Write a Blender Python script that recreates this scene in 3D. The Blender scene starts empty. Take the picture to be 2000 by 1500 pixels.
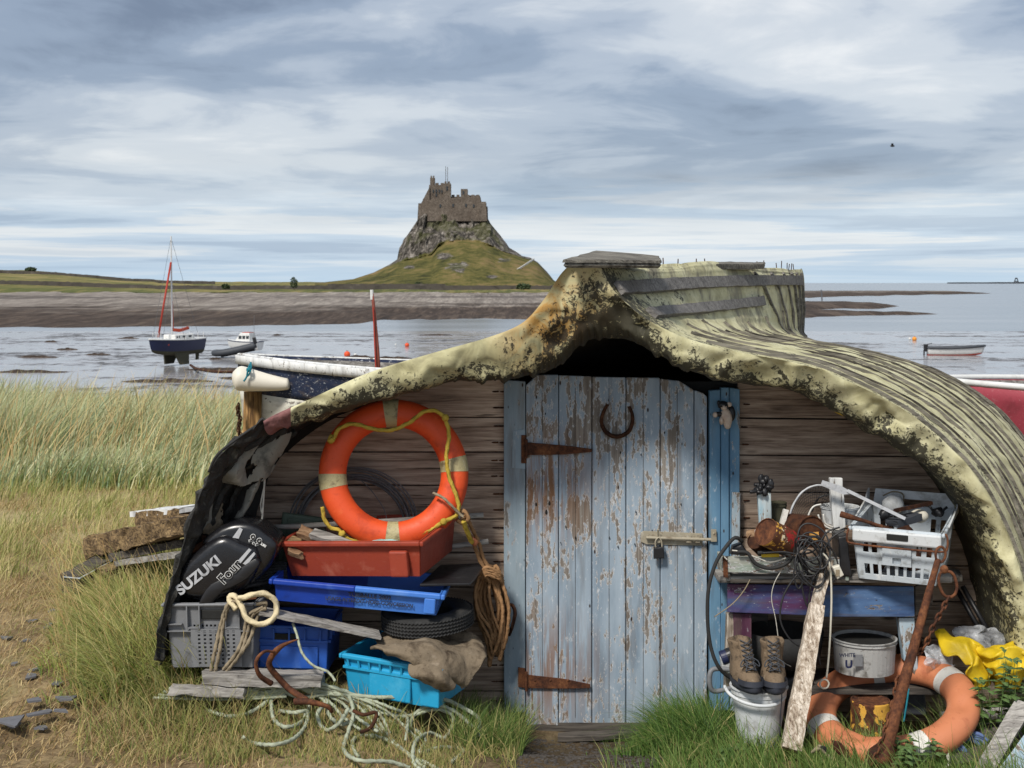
import bpy, math, random
import numpy as np
from mathutils import Vector, Matrix, Euler, noise
R = math.radians
F = 2700.0; EYE = 2.1
def P(px, py, Y):
    """point of the place seen at photo pixel (px,py) standing Y metres away"""
    return Vector(((px-1000)/F*Y, Y, EYE-(py-552)/F*Y))
scn = bpy.context.scene
C = scn.collection
# ---------------------------------------------------------------- camera
cam_d = bpy.data.cameras.new('camera'); cam = bpy.data.objects.new('camera', cam_d); C.objects.link(cam)
cam.location = (0, 0, EYE); cam.rotation_euler = (R(90), 0, 0)
cam_d.sensor_width = 36; cam_d.lens = 36*F/2000; cam_d.shift_y = -198/2000
cam_d.clip_start = .05; cam_d.clip_end = 30000
cam_d.dof.use_dof = True; cam_d.dof.focus_distance = 6.2; cam_d.dof.aperture_fstop = 11
scn.camera = cam
# ---------------------------------------------------------------- world
SUN_EL, SUN_AZ = 48, -150      # azimuth measured from +Y towards +X
W = bpy.data.worlds.new('World'); scn.world = W; W.use_nodes = True
def build_world():
    nt = W.node_tree; nt.nodes.clear(); L = nt.links
    def nd(t, **k):
        n = nt.nodes.new(t)
        for a, b in k.items(): setattr(n, a, b)
        return n
    def mth(op, a, b=None, c=None, clamp=False):
        n = nd('ShaderNodeMath', operation=op, use_clamp=clamp)
        for i, s in enumerate((a, b, c)):
            if s is None: continue
            if isinstance(s, (int, float)): n.inputs[i].default_value = s
            else: L.new(s, n.inputs[i])
        return n.outputs[0]
    def ramp(f, st, interp='LINEAR'):
        n = nd('ShaderNodeValToRGB'); n.color_ramp.interpolation = interp
        e = n.color_ramp.elements
        while len(e) < len(st): e.new(.5)
        for i, (p, c) in enumerate(st): e[i].position = p; e[i].color = tuple(c)+(1,)
        L.new(f, n.inputs[0]); return n.outputs[0]
    def mix(f, a, b):
        n = nd('ShaderNodeMix', data_type='RGBA')
        for i, s in ((0, f), (6, a), (7, b)):
            if isinstance(s, (int, float)): n.inputs[i].default_value = s
            elif isinstance(s, tuple): n.inputs[i].default_value = s+(1,)
            else: L.new(s, n.inputs[i])
        return n.outputs[2]
    sky = nd('ShaderNodeTexSky', sky_type='NISHITA', sun_disc=False)
    sky.sun_elevation = R(SUN_EL); sky.sun_rotation = R(SUN_AZ)
    b1 = nd('ShaderNodeBackground'); L.new(sky.outputs[0], b1.inputs[0]); b1.inputs[1].default_value = .11
    tc = nd('ShaderNodeTexCoord'); sp = nd('ShaderNodeSeparateXYZ'); L.new(tc.outputs['Generated'], sp.inputs[0])
    x, y, z = sp.outputs
    u = mth('MULTIPLY', mth('ARCTAN2', x, y), 2.6); v = mth('MULTIPLY', mth('LOGARITHM', mth('ADD', mth('MAXIMUM', z, 0.0), .05), 2.718), 1.35)
    cb = nd('ShaderNodeCombineXYZ'); L.new(u, cb.inputs[0]); L.new(v, cb.inputs[1])
    def noi(scale, det, rough, off=(0, 0, 0), sc=(1, 1, 1), dist=0.):
        mp = nd('ShaderNodeMapping'); mp.inputs[1].default_value = off; mp.inputs[3].default_value = sc
        L.new(cb.outputs[0], mp.inputs[0])
        n = nd('ShaderNodeTexNoise'); n.inputs['Scale'].default_value = scale; n.inputs['Detail'].default_value = det
        n.inputs['Roughness'].default_value = rough; n.inputs['Distortion'].default_value = dist
        L.new(mp.outputs[0], n.inputs[0]); return n.outputs[0]
    big = noi(1.55, 4, .5, (5.3, 1.1, 0), (.75, 1, 1), .35)
    med = noi(4.2, 9, .6, (7, 2, 0), (.7, 1, 1), .45)
    f = mth('ADD', mth('MULTIPLY', big, .68), mth('MULTIPLY', med, .32))
    cloud = ramp(f, [(.33, (.16, .20, .28)), (.43, (.27, .33, .43)), (.50, (.41, .465, .55)), (.57, (.58, .62, .67)), (.67, (.78, .79, .80))], 'EASE')
    low = noi(3.2, 7, .62, (1, 4, 0), (.28, 1.0, 1), .3)
    lowc = ramp(low, [(.38, (.36, .47, .62)), (.47, (.50, .62, .76)), (.55, (.74, .78, .82)), (.66, (.60, .67, .75))], 'EASE')
    wlow = mth('SUBTRACT', 1.0, mth('DIVIDE', mth('SUBTRACT', z, .035), .05, clamp=True), clamp=True)
    col = mix(mth('MULTIPLY', wlow, .85), cloud, lowc)
    hor = mth('SUBTRACT', 1.0, mth('DIVIDE', mth('MAXIMUM', z, 0.), .022, clamp=True), clamp=True)
    col = mix(mth('MULTIPLY', hor, .75), col, (.46, .62, .78))
    b2 = nd('ShaderNodeBackground'); L.new(col, b2.inputs[0]); b2.inputs[1].default_value = .84
    ms = nd('ShaderNodeMixShader'); ms.inputs[0].default_value = .88
    L.new(b1.outputs[0], ms.inputs[1]); L.new(b2.outputs[0], ms.inputs[2])
    o = nd('ShaderNodeOutputWorld'); L.new(ms.outputs[0], o.inputs[0])
build_world()
sd = bpy.data.lights.new('sun', 'SUN'); sd.energy = 3.0; sd.angle = R(10); sd.color = (1, .95, .87)
sun = bpy.data.objects.new('sun', sd); C.objects.link(sun)
d = Vector((math.sin(R(SUN_AZ))*math.cos(R(SUN_EL)), math.cos(R(SUN_AZ))*math.cos(R(SUN_EL)), math.sin(R(SUN_EL))))
sun.rotation_euler = d.to_track_quat('Z', 'Y').to_euler(); sun.location = d*50
scn.view_settings.view_transform = 'Standard'; scn.view_settings.look = 'None'
scn.view_settings.exposure = 0.42; scn.view_settings.gamma = 1
# ---------------------------------------------------------------- helpers
rnd = random.Random(7)
WO = {}      # world origin of every object
def _tag(o, label=None, cat=None, group=None, kind=None):
    if label: o['label'] = label
    if cat: o['category'] = cat
    if group: o['group'] = group
    if kind: o['kind'] = kind
def thing(name, label, cat, loc, group=None):
    o = bpy.data.objects.new(name, None); C.objects.link(o); o.location = loc; o.empty_display_size = .1
    WO[o.name] = Vector(loc); _tag(o, label, cat, group); return o
def nz(p, f=1., seed=0.): return noise.noise(Vector(p)*f + Vector((seed*7.3, seed*3.1, -seed*5.7)))
def smooth(pts, ds=.02, closed=False):
    pts = [Vector(p) for p in pts]; n = len(pts); out = []
    if n < 3:
        k = max(2, int((pts[1]-pts[0]).length/ds)); return [pts[0].lerp(pts[1], i/k) for i in range(k+1)]
    rng = range(n if closed else n-1)
    for i in rng:
        if closed: a, b, c, e = pts[i-1], pts[i], pts[(i+1) % n], pts[(i+2) % n]
        else: a, b, c, e = pts[max(i-1, 0)], pts[i], pts[i+1], pts[min(i+2, n-1)]
        k = max(1, int((c-b).length/ds+.5))
        for j in range(k):
            t = j/k
            out.append(.5*((2*b)+(c-a)*t+(2*a-5*b+4*c-e)*t*t+(3*b-a-3*c+e)*t**3))
    if not closed: out.append(pts[-1].copy())
    return out
def frame(o, yaw=0, pitch=0, roll=0):
    return Matrix.Translation(Vector(o)) @ Euler((R(pitch), R(roll), 0), 'XYZ').to_matrix().to_4x4() if not yaw else \
        Matrix.Translation(Vector(o)) @ Matrix.Rotation(R(yaw), 4, 'Z') @ Matrix.Rotation(R(pitch), 4, 'X') @ Matrix.Rotation(R(roll), 4, 'Y')
class MB:
    def __init__(s): s.v = []; s.f = []; s.at = None
    def add(s, vs, fs):
        k = len(s.v); s.v += [Vector(p) for p in vs]; s.f += [tuple(i+k for i in f) for f in fs]; return s
    def hexa(s, p): return s.add(p, [(0, 3, 2, 1), (4, 5, 6, 7), (0, 1, 5, 4), (1, 2, 6, 5), (2, 3, 7, 6), (3, 0, 4, 7)])
    def box(s, c, sz, M=None):
        c = Vector(c); x, y, z = [q/2 for q in sz]
        p = [c+Vector(q) for q in ((-x, -y, -z), (x, -y, -z), (x, y, -z), (-x, y, -z), (-x, -y, z), (x, -y, z), (x, y, z), (-x, y, z))]
        if M: p = [M @ q for q in p]
        return s.hexa(p)
    def prism(s, pts, vec):
        n = len(pts); vec = Vector(vec); pts = [Vector(p) for p in pts]
        return s.add(pts+[p+vec for p in pts], [tuple(range(n-1, -1, -1)), tuple(range(n, 2*n))]+[(i, (i+1) % n, n+(i+1) % n, n+i) for i in range(n)])
    def bar(s, p0, p1, w, t, up=(0, 0, 1), seg=0, jit=0., w1=None, t1=None, seed=0.):
        """plank from p0 to p1, w wide (across), t thick (along up)"""
        p0, p1 = Vector(p0), Vector(p1); d = (p1-p0).normalized(); sd = d.cross(Vector(up)).normalized(); u = sd.cross(d)
        w1 = w if w1 is None else w1; t1 = t if t1 is None else t1
        if seg < 1: seg = 1
        base = len(s.v); rings = []
        m = 8 if jit else 4
        for i in range(seg+1):
            k = i/seg; c = p0.lerp(p1, k); ww = w+(w1-w)*k; tt = t+(t1-t)*k
            q = [(-1, -1), (1, -1), (1, 1), (-1, 1)] if m == 4 else [(-1, -1), (0, -1), (1, -1), (1, 0), (1, 1), (0, 1), (-1, 1), (-1, 0)]
            ring = []
            for a, b in q:
                p = c+sd*(a*ww/2)+u*(b*tt/2)
                if jit:
                    p = p+Vector((nz(p, 18, seed), nz(p, 18, seed+1), nz(p, 18, seed+2)))*jit
                    if i in (0, seg): p += d*nz(p, 60, seed+5)*jit*3
                ring.append(p)
            rings.append(ring)
        vs = [p for r_ in rings for p in r_]
        fs = [tuple(range(m)), tuple(reversed(range(seg*m, seg*m+m)))]
        for i in range(seg):
            for j in range(m): a, b = i*m+j, i*m+(j+1) % m; fs.append((a, a+m, b+m, b))
        return s.add(vs, fs)
    def tube(s, pts, r, n=8, closed=False, lobes=0, pitch=1., depth=.2, rf=None, flat=1., caps=True):
        pts = [Vector(p) for p in pts]; m = len(pts)
        if m < 2: return s
        T = []
        for i in range(m):
            a = pts[i-1] if (i > 0 or closed) else pts[0]; b = pts[(i+1) % m] if (i < m-1 or closed) else pts[-1]
            t = b-a; T.append(t.normalized() if t.length > 1e-9 else Vector((0, 0, 1)))
        up = Vector((0, 0, 1)) if abs(T[0].z) < .9 else Vector((0, 1, 0))
        x = T[0].cross(up).normalized(); vs = []; L = 0.
        for i in range(m):
            x = (x-T[i]*x.dot(T[i]));
            x = x.normalized() if x.length > 1e-6 else T[i].orthogonal().normalized()
            y = T[i].cross(x)
            if i: L += (pts[i]-pts[i-1]).length
            rr = r*(rf(i/(m-1)) if rf else 1.)
            for j in range(n):
                th = 2*math.pi*j/n; q = rr
                if lobes: q = rr*(1+depth*abs(math.cos(lobes*.5*(th+L/pitch*2*math.pi/1)))*1.6-depth)
                vs.append(pts[i]+x*(q*math.cos(th))+y*(q*flat*math.sin(th)))
        fs = []
        for i in range(m if closed else m-1):
            for j in range(n):
                a = i*n+j; b = i*n+(j+1) % n; c = ((i+1) % m)*n; fs.append((a, b, c+(j+1) % n, c+j))
        if not closed and caps: fs += [tuple(range(n-1, -1, -1)), tuple(range((m-1)*n, m*n))]
        return s.add(vs, fs)
    def rope(s, pts, r, closed=False, n=9, depth=.42):
        return s.tube(smooth(pts, r*.75, closed), r, n, closed, lobes=3, pitch=r*18, depth=depth)
    def lathe(s, prof, M=None, n=28, sx=1., sy=1., cap0=False, cap1=False):
        vs = []; fs = []; m = len(prof)
        for r_, z in prof:
            for j in range(n):
                a = 2*math.pi*j/n; p = Vector((r_*math.cos(a)*sx, r_*math.sin(a)*sy, z)); vs.append(M @ p if M else p)
        for i in range(m-1):
            for j in range(n): a, b = i*n+j, i*n+(j+1) % n; fs.append((a, b, b+n, a+n))
        if cap0: fs.append(tuple(range(n-1, -1, -1)))
        if cap1: fs.append(tuple(range((m-1)*n, m*n)))
        return s.add(vs, fs)
    def grid(s, nu, nv, fn, cu=False):
        vs = [fn(i/(nu if cu else nu-1), j/(nv-1)) for i in range(nu) for j in range(nv)]; fs = []
        for i in range(nu if cu else nu-1):
            for j in range(nv-1): a = i*nv+j; b = ((i+1) % nu)*nv+j; fs.append((a, b, b+1, a+1))
        return s.add(vs, fs)
    def ball(s, c, r, n=12, amp=0., freq=8., seed=0., M=None):
        c = Vector(c); r = Vector((r, r, r)) if isinstance(r, (int, float)) else Vector(r)
        vs = []; fs = []; m = max(6, n)
        for i in range(m+1):
            ph = math.pi*i/m
            for j in range(2*m):
                th = math.pi*j/m; q = Vector((math.sin(ph)*math.cos(th), math.sin(ph)*math.sin(th), math.cos(ph)))
                k = 1+amp*nz(q, freq*.2, seed)+amp*.5*nz(q, freq*.5, seed+3) if amp else 1
                p = Vector((q.x*r.x, q.y*r.y, q.z*r.z))*k
                vs.append(c+(M @ p if M else p))
        for i in range(m):
            for j in range(2*m): a, b = i*2*m+j, i*2*m+(j+1) % (2*m); fs.append((a, a+2*m, b+2*m, b))
        return s.add(vs, fs)
    def panel(s, c00, c10, c11, c01, t, holes=(), M=None):
        """sheet with real rectangular holes; corners bl, br, tr, tl; holes in 0..1 (u0,v0,u1,v1); t = thickness vector"""
        us = sorted({0., 1.} | {h[0] for h in holes} | {h[2] for h in holes}); vs_ = sorted({0., 1.} | {h[1] for h in holes} | {h[3] for h in holes})
        c00, c10, c11, c01, t = map(Vector, (c00, c10, c11, c01, t)); idx = {}; V = []; Fc = []
        def pt(i, j, k):
            if (i, j, k) not in idx:
                u, v = us[i], vs_[j]; p = (c00*(1-u)+c10*u)*(1-v)+(c01*(1-u)+c11*u)*v+(t if k else Vector())
                idx[(i, j, k)] = len(V); V.append(M @ p if M else p)
            return idx[(i, j, k)]
        nu, nv = len(us)-1, len(vs_)-1
        def solid(i, j):
            if not (0 <= i < nu and 0 <= j < nv): return False
            u, v = (us[i]+us[i+1])/2, (vs_[j]+vs_[j+1])/2
            return not any(h[0] < u < h[2] and h[1] < v < h[3] for h in holes)
        for i in range(nu):
            for j in range(nv):
                if not solid(i, j): continue
                Fc.append((pt(i, j, 0), pt(i+1, j, 0), pt(i+1, j+1, 0), pt(i, j+1, 0)))
                Fc.append((pt(i, j, 1), pt(i, j+1, 1), pt(i+1, j+1, 1), pt(i+1, j, 1)))
                for di, dj, a, b in ((-1, 0, (i, j), (i, j+1)), (1, 0, (i+1, j+1), (i+1, j)), (0, -1, (i+1, j), (i, j)), (0, 1, (i, j+1), (i+1, j+1))):
                    if not solid(i+di, j+dj): Fc.append((pt(*a, 0), pt(*b, 0), pt(*b, 1), pt(*a, 1)))
        return s.add(V, Fc)
    def slab(s, outline, Yf, dep, rnd_=.02, n=4):
        """rounded body from an outline of photo pixels at distance Yf, dep metres deep"""
        o = smooth([P(a, b, Yf) for a, b in outline], .03, True) if len(outline) > 5 else [P(a0+(a1-a0)*k/6, b0+(b1-b0)*k/6, Yf) for (a0, b0), (a1, b1) in zip(outline, outline[1:]+outline[:1]) for k in range(6)]; c = sum(o, Vector())/len(o); R0 = max((p-c).length for p in o)
        vs = []; m = len(o); lay = []
        for k in range(n+1):
            a = math.pi/2*k/n; lay.append((rnd_*(1-math.sin(a)), rnd_*(1-math.cos(a))))
        full = [(ins, y) for ins, y in [(l[0], l[1]) for l in lay][::1]]
        seq = [(rnd_*(1-math.sin(math.pi/2*k/n)), rnd_*(1-math.cos(math.pi/2*k/n))) for k in range(n+1)]
        seq = seq + [(i_, dep-y_) for i_, y_ in reversed(seq)]
        for ins, y in seq:
            for p in o:
                d = p-c; vs.append(c+d*(1-ins/max(d.length, .001))+Vector((0, y, 0)))
        fs = [tuple(range(m-1, -1, -1)), tuple(range((len(seq)-1)*m, len(seq)*m))]
        for i in range(len(seq)-1):
            for j in range(m): a, b = i*m+j, i*m+(j+1) % m; fs.append((a, b, b+m, a+m))
        return s.add(vs, fs)
    def build(s, name, mat, parent=None, smooth_=False, bevel=0, solid=0, label=None, cat=None, group=None, kind=None, org=None, sub=0, wire=0, auto=0):
        if parent is not None: o0 = WO[parent.name]
        elif org is not None: o0 = Vector(org)
        else:
            xs = [p.x for p in s.v]; ys = [p.y for p in s.v]; zs = [p.z for p in s.v]
            o0 = Vector(((min(xs)+max(xs))/2, (min(ys)+max(ys))/2, min(zs)))
        me = bpy.data.meshes.new(name); me.from_pydata([tuple(p-o0) for p in s.v], [], s.f); me.update()
        if s.at:
            for an, vals in s.at.items():
                a = me.attributes.new(an, 'FLOAT', 'POINT'); a.data.foreach_set('value', vals)
        if smooth_: me.polygons.foreach_set('use_smooth', [True]*len(me.polygons))
        o = bpy.data.objects.new(name, me); C.objects.link(o); me.materials.append(mat)
        if parent is not None: o.parent = parent
        else: o.location = o0
        WO[o.name] = o0
        if wire: m = o.modifiers.new('w', 'WIREFRAME'); m.thickness = wire; m.use_even_offset = False
        if solid: m = o.modifiers.new('s', 'SOLIDIFY'); m.thickness = solid; m.offset = 0
        if bevel: m = o.modifiers.new('b', 'BEVEL'); m.width = bevel; m.segments = 2; m.limit_method = 'ANGLE'; m.angle_limit = R(40)
        if sub: m = o.modifiers.new('u', 'SUBSURF'); m.levels = sub; m.render_levels = sub
        _tag(o, label, cat, group, kind); return o
def patch(rows, nu, nv, amp=0., freq=6., seed=0., wx=(1, 1, 1)):
    """smooth surface through a net of control points [(px,py,Y) or Vector] with noise folds; returns fn(u,v)"""
    G = [[P(*q) if not isinstance(q, Vector) else q for q in r_] for r_ in rows]
    def cr(p, t):
        n = len(p); x = min(max(t, 0), 1)*(n-1); i = min(int(x), n-2); t = x-i
        a, b, c, e = p[max(i-1, 0)], p[i], p[i+1], p[min(i+2, n-1)]
        return .5*((2*b)+(c-a)*t+(2*a-5*b+4*c-e)*t*t+(3*b-a-3*c+e)*t**3)
    def fn(u, v):
        p = cr([cr(r_, u) for r_ in G], v)
        if amp:
            q = Vector((p.x*wx[0], p.y*wx[1], p.z*wx[2]))
            p = p+Vector((nz(q, freq, seed), nz(q, freq, seed+1)*1.4, nz(q, freq, seed+2)))*amp+Vector((nz(q, freq*3, seed), nz(q, freq*3, seed+1), nz(q, freq*3, seed+2)))*amp*.35
        return p
    return fn
def text(body, size, M, mat, name, parent, bold=0., sx=1., ext=.0008, shear=0.):
    cu = bpy.data.curves.new('t', 'FONT'); cu.body = body; cu.size = size; cu.extrude = ext; cu.offset = bold; cu.shear = shear
    cu.align_x = 'CENTER'; cu.align_y = 'CENTER'
    ob = bpy.data.objects.new('t', cu); C.objects.link(ob)
    me = bpy.data.meshes.new_from_object(ob); bpy.data.objects.remove(ob); bpy.data.curves.remove(cu)
    mb = MB(); mb.add([M @ Vector((v.co.x*sx, v.co.y, v.co.z)) for v in me.vertices], [tuple(p.vertices) for p in me.polygons])
    bpy.data.meshes.remove(me)
    return mb.build(name, mat, parent)
def facing(p, ang=0., yaw=0.):
    """text frame at p, readable from the camera side, turned ang degrees in its plane"""
    return Matrix.Translation(p) @ Matrix.Rotation(R(yaw), 4, 'Z') @ Matrix.Rotation(R(90), 4, 'X') @ Matrix.Rotation(R(ang), 4, 'Z')
# ---------------------------------------------------------------- materials
class G:
    def __init__(s, name):
        s.m = bpy.data.materials.new(name); s.m.use_nodes = True; s.nt = s.m.node_tree; s.nt.nodes.clear()
        s.tc = s.nd('ShaderNodeTexCoord'); s.obj = s.tc.outputs['Object']; s._geo = None
    def nd(s, t, **k):
        n = s.nt.nodes.new(t)
        for a, b in k.items(): setattr(n, a, b)
        return n
    def put(s, sock, v):
        if v is None: return
        if isinstance(v, (int, float)): sock.default_value = v
        elif isinstance(v, tuple): sock.default_value = v+(1,) if len(v) == 3 and len(sock.default_value) == 4 else v
        else: s.nt.links.new(v, sock)
    @property
    def geo(s):
        if not s._geo: s._geo = s.nd('ShaderNodeNewGeometry')
        return s._geo
    def map(s, sc=(1, 1, 1), loc=(0, 0, 0), rot=(0, 0, 0), src=None):
        n = s.nd('ShaderNodeMapping'); s.put(n.inputs[0], src or s.obj); n.inputs[1].default_value = loc; n.inputs[2].default_value = rot; n.inputs[3].default_value = sc
        return n.outputs[0]
    def noise(s, vec, scale=5., det=6., rough=.55, dist=0., col=False):
        n = s.nd('ShaderNodeTexNoise'); s.put(n.inputs[0], vec); n.inputs['Scale'].default_value = scale; n.inputs['Detail'].default_value = det
        n.inputs['Roughness'].default_value = rough; n.inputs['Distortion'].default_value = dist; return n.outputs[1 if col else 0]
    def vor(s, vec, scale, feat='F1'):
        n = s.nd('ShaderNodeTexVoronoi', feature=feat); s.put(n.inputs['Vector'], vec); n.inputs['Scale'].default_value = scale; return n.outputs[0]
    def ramp(s, f, st, interp='LINEAR'):
        n = s.nd('ShaderNodeValToRGB'); n.color_ramp.interpolation = interp; e = n.color_ramp.elements
        while len(e) < len(st): e.new(.5)
        for i, (p, c) in enumerate(st):
            e[i].position = p; c = (c, c, c) if isinstance(c, (int, float)) else c; e[i].color = tuple(c)+(1,)
        s.put(n.inputs[0], f); return n.outputs[0]
    def mix(s, f, a, b, mode='MIX'):
        n = s.nd('ShaderNodeMix', data_type='RGBA', blend_type=mode); s.put(n.inputs[0], f); s.put(n.inputs[6], a); s.put(n.inputs[7], b); return n.outputs[2]
    def math(s, op, a, b=None, c=None, clamp=False):
        n = s.nd('ShaderNodeMath', operation=op, use_clamp=clamp); s.put(n.inputs[0], a); s.put(n.inputs[1], b)
        if c is not None: s.put(n.inputs[2], c)
        return n.outputs[0]
    def step(s, v, a, b):
        n = s.nd('ShaderNodeMapRange'); n.clamp = True; s.put(n.inputs[0], v); n.inputs[1].default_value = a; n.inputs[2].default_value = b; return n.outputs[0]
    def hsv(s, col, val, sat=1.):
        n = s.nd('ShaderNodeHueSaturation'); s.put(n.inputs['Color'], col); s.put(n.inputs['Value'], val); s.put(n.inputs['Saturation'], sat); return n.outputs[0]
    def island(s, lo, hi):
        return s.math('MULTIPLY_ADD', s.geo.outputs['Random Per Island'], hi-lo, lo)
    def bump(s, h, st=.3, dist=.01, nrm=None):
        n = s.nd('ShaderNodeBump'); n.inputs['Strength'].default_value = st; n.inputs['Distance'].default_value = dist; s.put(n.inputs['Height'], h)
        if nrm is not None: s.put(n.inputs['Normal'], nrm)
        return n.outputs[0]
    def near(s, p, rad, soft=.5):
        """1 within rad of world point p, falling to 0"""
        n = s.nd('ShaderNodeVectorMath', operation='DISTANCE'); s.put(n.inputs[0], s.geo.outputs['Position']); n.inputs[1].default_value = tuple(p)
        return s.step(n.outputs['Value'], rad, rad*soft)
    def attr(s, name):
        n = s.nd('ShaderNodeAttribute', attribute_name=name); return n
    def out(s, col, rough=.6, metal=0., nrm=None, spec=.5, trans=0., alpha=None, sss=0.):
        b = s.nd('ShaderNodeBsdfPrincipled'); s.put(b.inputs['Base Color'], col); s.put(b.inputs['Roughness'], rough); s.put(b.inputs['Metallic'], metal)
        s.put(b.inputs['Normal'], nrm) if nrm is not None else None
        s.put(b.inputs['Specular IOR Level'], spec); s.put(b.inputs['Transmission Weight'], trans)
        if alpha is not None: s.put(b.inputs['Alpha'], alpha)
        o = s.nd('ShaderNodeOutputMaterial'); s.nt.links.new(b.outputs[0], o.inputs[0]); return s.m
AX = {0: lambda a, b: (a, b, b), 1: lambda a, b: (b, a, b), 2: lambda a, b: (b, b, a)}
def wood(name, dark, mid, light, axis=0, k=1., bump=.5, vary=(.75, 1.15), rough=.85, knots=True):
    if name == 'weathered_plank': vary = (.66, 1.22)
    g = G(name); isl = g.geo.outputs['Random Per Island']
    off = g.nd('ShaderNodeVectorMath', operation='ADD'); g.put(off.inputs[0], g.obj)
    cmb = g.nd('ShaderNodeCombineXYZ'); sh = g.math('MULTIPLY', isl, 37.)
    for i in range(3): g.put(cmb.inputs[i], sh)
    g.put(off.inputs[1], cmb.outputs[0]); src = off.outputs[0]
    v = g.map(AX[axis](3.0*k, 34*k), src=src); fine = g.noise(v, 1, 8, .6, .6)
    v2 = g.map(AX[axis](5*k, 210*k), src=src); grain = g.noise(v2, 1, 4, .6)
    blot = g.noise(g.map(AX[axis](1.5*k, 5*k), src=src), 1.5, 5, .6)
    f = g.math('ADD', g.math('MULTIPLY', fine, .55), g.math('ADD', g.math('MULTIPLY', grain, .25), g.math('MULTIPLY', blot, .3)))
    c = g.ramp(f, [(.40, dark), (.51, mid), (.64, light)])
    if knots:
        kn = g.vor(g.map(AX[axis](2.6*k, 9*k), src=src), 1.0); c = g.mix(g.step(kn, .13, .05), c, tuple(q*.35 for q in mid))
    crack = g.ramp(g.noise(g.map(AX[axis](3*k, 120*k), src=src), 1, 3, .5), [(.30, 1.), (.36, 0.)])
    c = g.mix(g.math('MULTIPLY', crack, .8), c, tuple(q*.25 for q in dark))
    c = g.hsv(c, g.island(*vary))
    h = g.math('SUBTRACT', f, g.math('MULTIPLY', crack, .35))
    return g.out(c, rough, 0, g.bump(h, bump, .006), spec=.25)
def peel(name, p1, p2, wd, wl, cover=.5, axis=2, k=1., white=.5, rust=(), wear=None, bump=.5, vary=(.85, 1.12), world=None, fine_k=0):
    """flaking paint over grey timber. cover 0..1"""
    g = G(name); src = g.obj
    if True:
        isl = g.geo.outputs['Random Per Island']; off = g.nd('ShaderNodeVectorMath', operation='ADD'); g.put(off.inputs[0], g.obj)
        cmb = g.nd('ShaderNodeCombineXYZ'); sh = g.math('MULTIPLY', isl, 21.); g.put(cmb.inputs[0], sh); g.put(cmb.inputs[2], sh); g.put(off.inputs[1], cmb.outputs[0]); src = off.outputs[0]
    grain = g.noise(g.map(AX[axis](4*k, 150*k), src=src), 1, 5, .6); fine = g.noise(g.map(AX[axis](2*k, 30*k), src=src), 1, 8, .6, .4)
    timber = g.ramp(g.math('ADD', g.math('MULTIPLY', grain, .5), g.math('MULTIPLY', fine, .5)), [(.36, wd), (.62, wl)])
    m = g.noise(g.map(AX[axis](4.5*k, 11*k), src=src), 1, 10, .62, .5); m2 = g.noise(g.map(AX[axis](22*k, 60*k), src=src), 1, 6, .65)
    m3 = g.noise(g.map(AX[axis](1.2*k, 6*k), src=src), 1, 3, .5)
    wa, wb, wc_ = (.42, .36, .22) if fine_k else (.55, .22, .23); f = g.math('ADD', g.math('MULTIPLY', m, wa), g.math('ADD', g.math('MULTIPLY', m2, wb), g.math('MULTIPLY', m3, wc_)))
    f = g.math('ADD', f, g.math('MULTIPLY', g.math('SUBTRACT', fine, .5), .25))
    if wear is not None: f = g.math('SUBTRACT', f, g.math('MULTIPLY', g.near(*wear), .05))
    t = .5+(.5-cover)*.28
    paintmask = g.step(f, t-.004, t+.006)
    edge = g.math('MULTIPLY', g.step(f, t-.022, t-.012), white)
    pv = g.noise(g.map(AX[axis](2*k, 9*k), src=src), 1, 5, .6); pc = g.ramp(pv, [(.35, p1), (.65, p2)])
    wf = g.math('MULTIPLY', g.step(g.noise(g.map(AX[axis](14*k, 40*k), src=src), 1, 6, .7), .60, .66), white)
    c = g.mix(edge, timber, (.62, .64, .66)); c = g.mix(paintmask, c, pc); c = g.mix(g.math('MULTIPLY', wf, .85), c, (.66, .68, .70))
    dirt = g.noise(g.map(AX[axis](1.5*k, 14*k), src=src), 1, 6, .6); c = g.mix(g.math('MULTIPLY', g.step(dirt, .52, .72), .55), c, (.13, .10, .075))
    nail = g.vor(g.map(AX[axis](7*k, 16*k), src=src), 1); c = g.mix(g.step(nail, .09, .05), c, (.035, .02, .012))
    for p, rad in rust:
        rn = g.noise(g.map(AX[axis](3, 55)), 1, 6, .6); rr = g.math('MULTIPLY', g.near(p, rad, .2), g.step(rn, .42, .54)); c = g.mix(g.math('MULTIPLY', rr, .75), c, (.22, .10, .04))
    c = g.hsv(c, g.island(*vary))
    h = g.math('ADD', g.math('MULTIPLY', paintmask, .35), g.math('ADD', g.math('MULTIPLY', grain, .3), g.math('MULTIPLY', fine, .3)))
    return g.out(c, .75, 0, g.bump(h, bump, .005), spec=.3)
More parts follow.
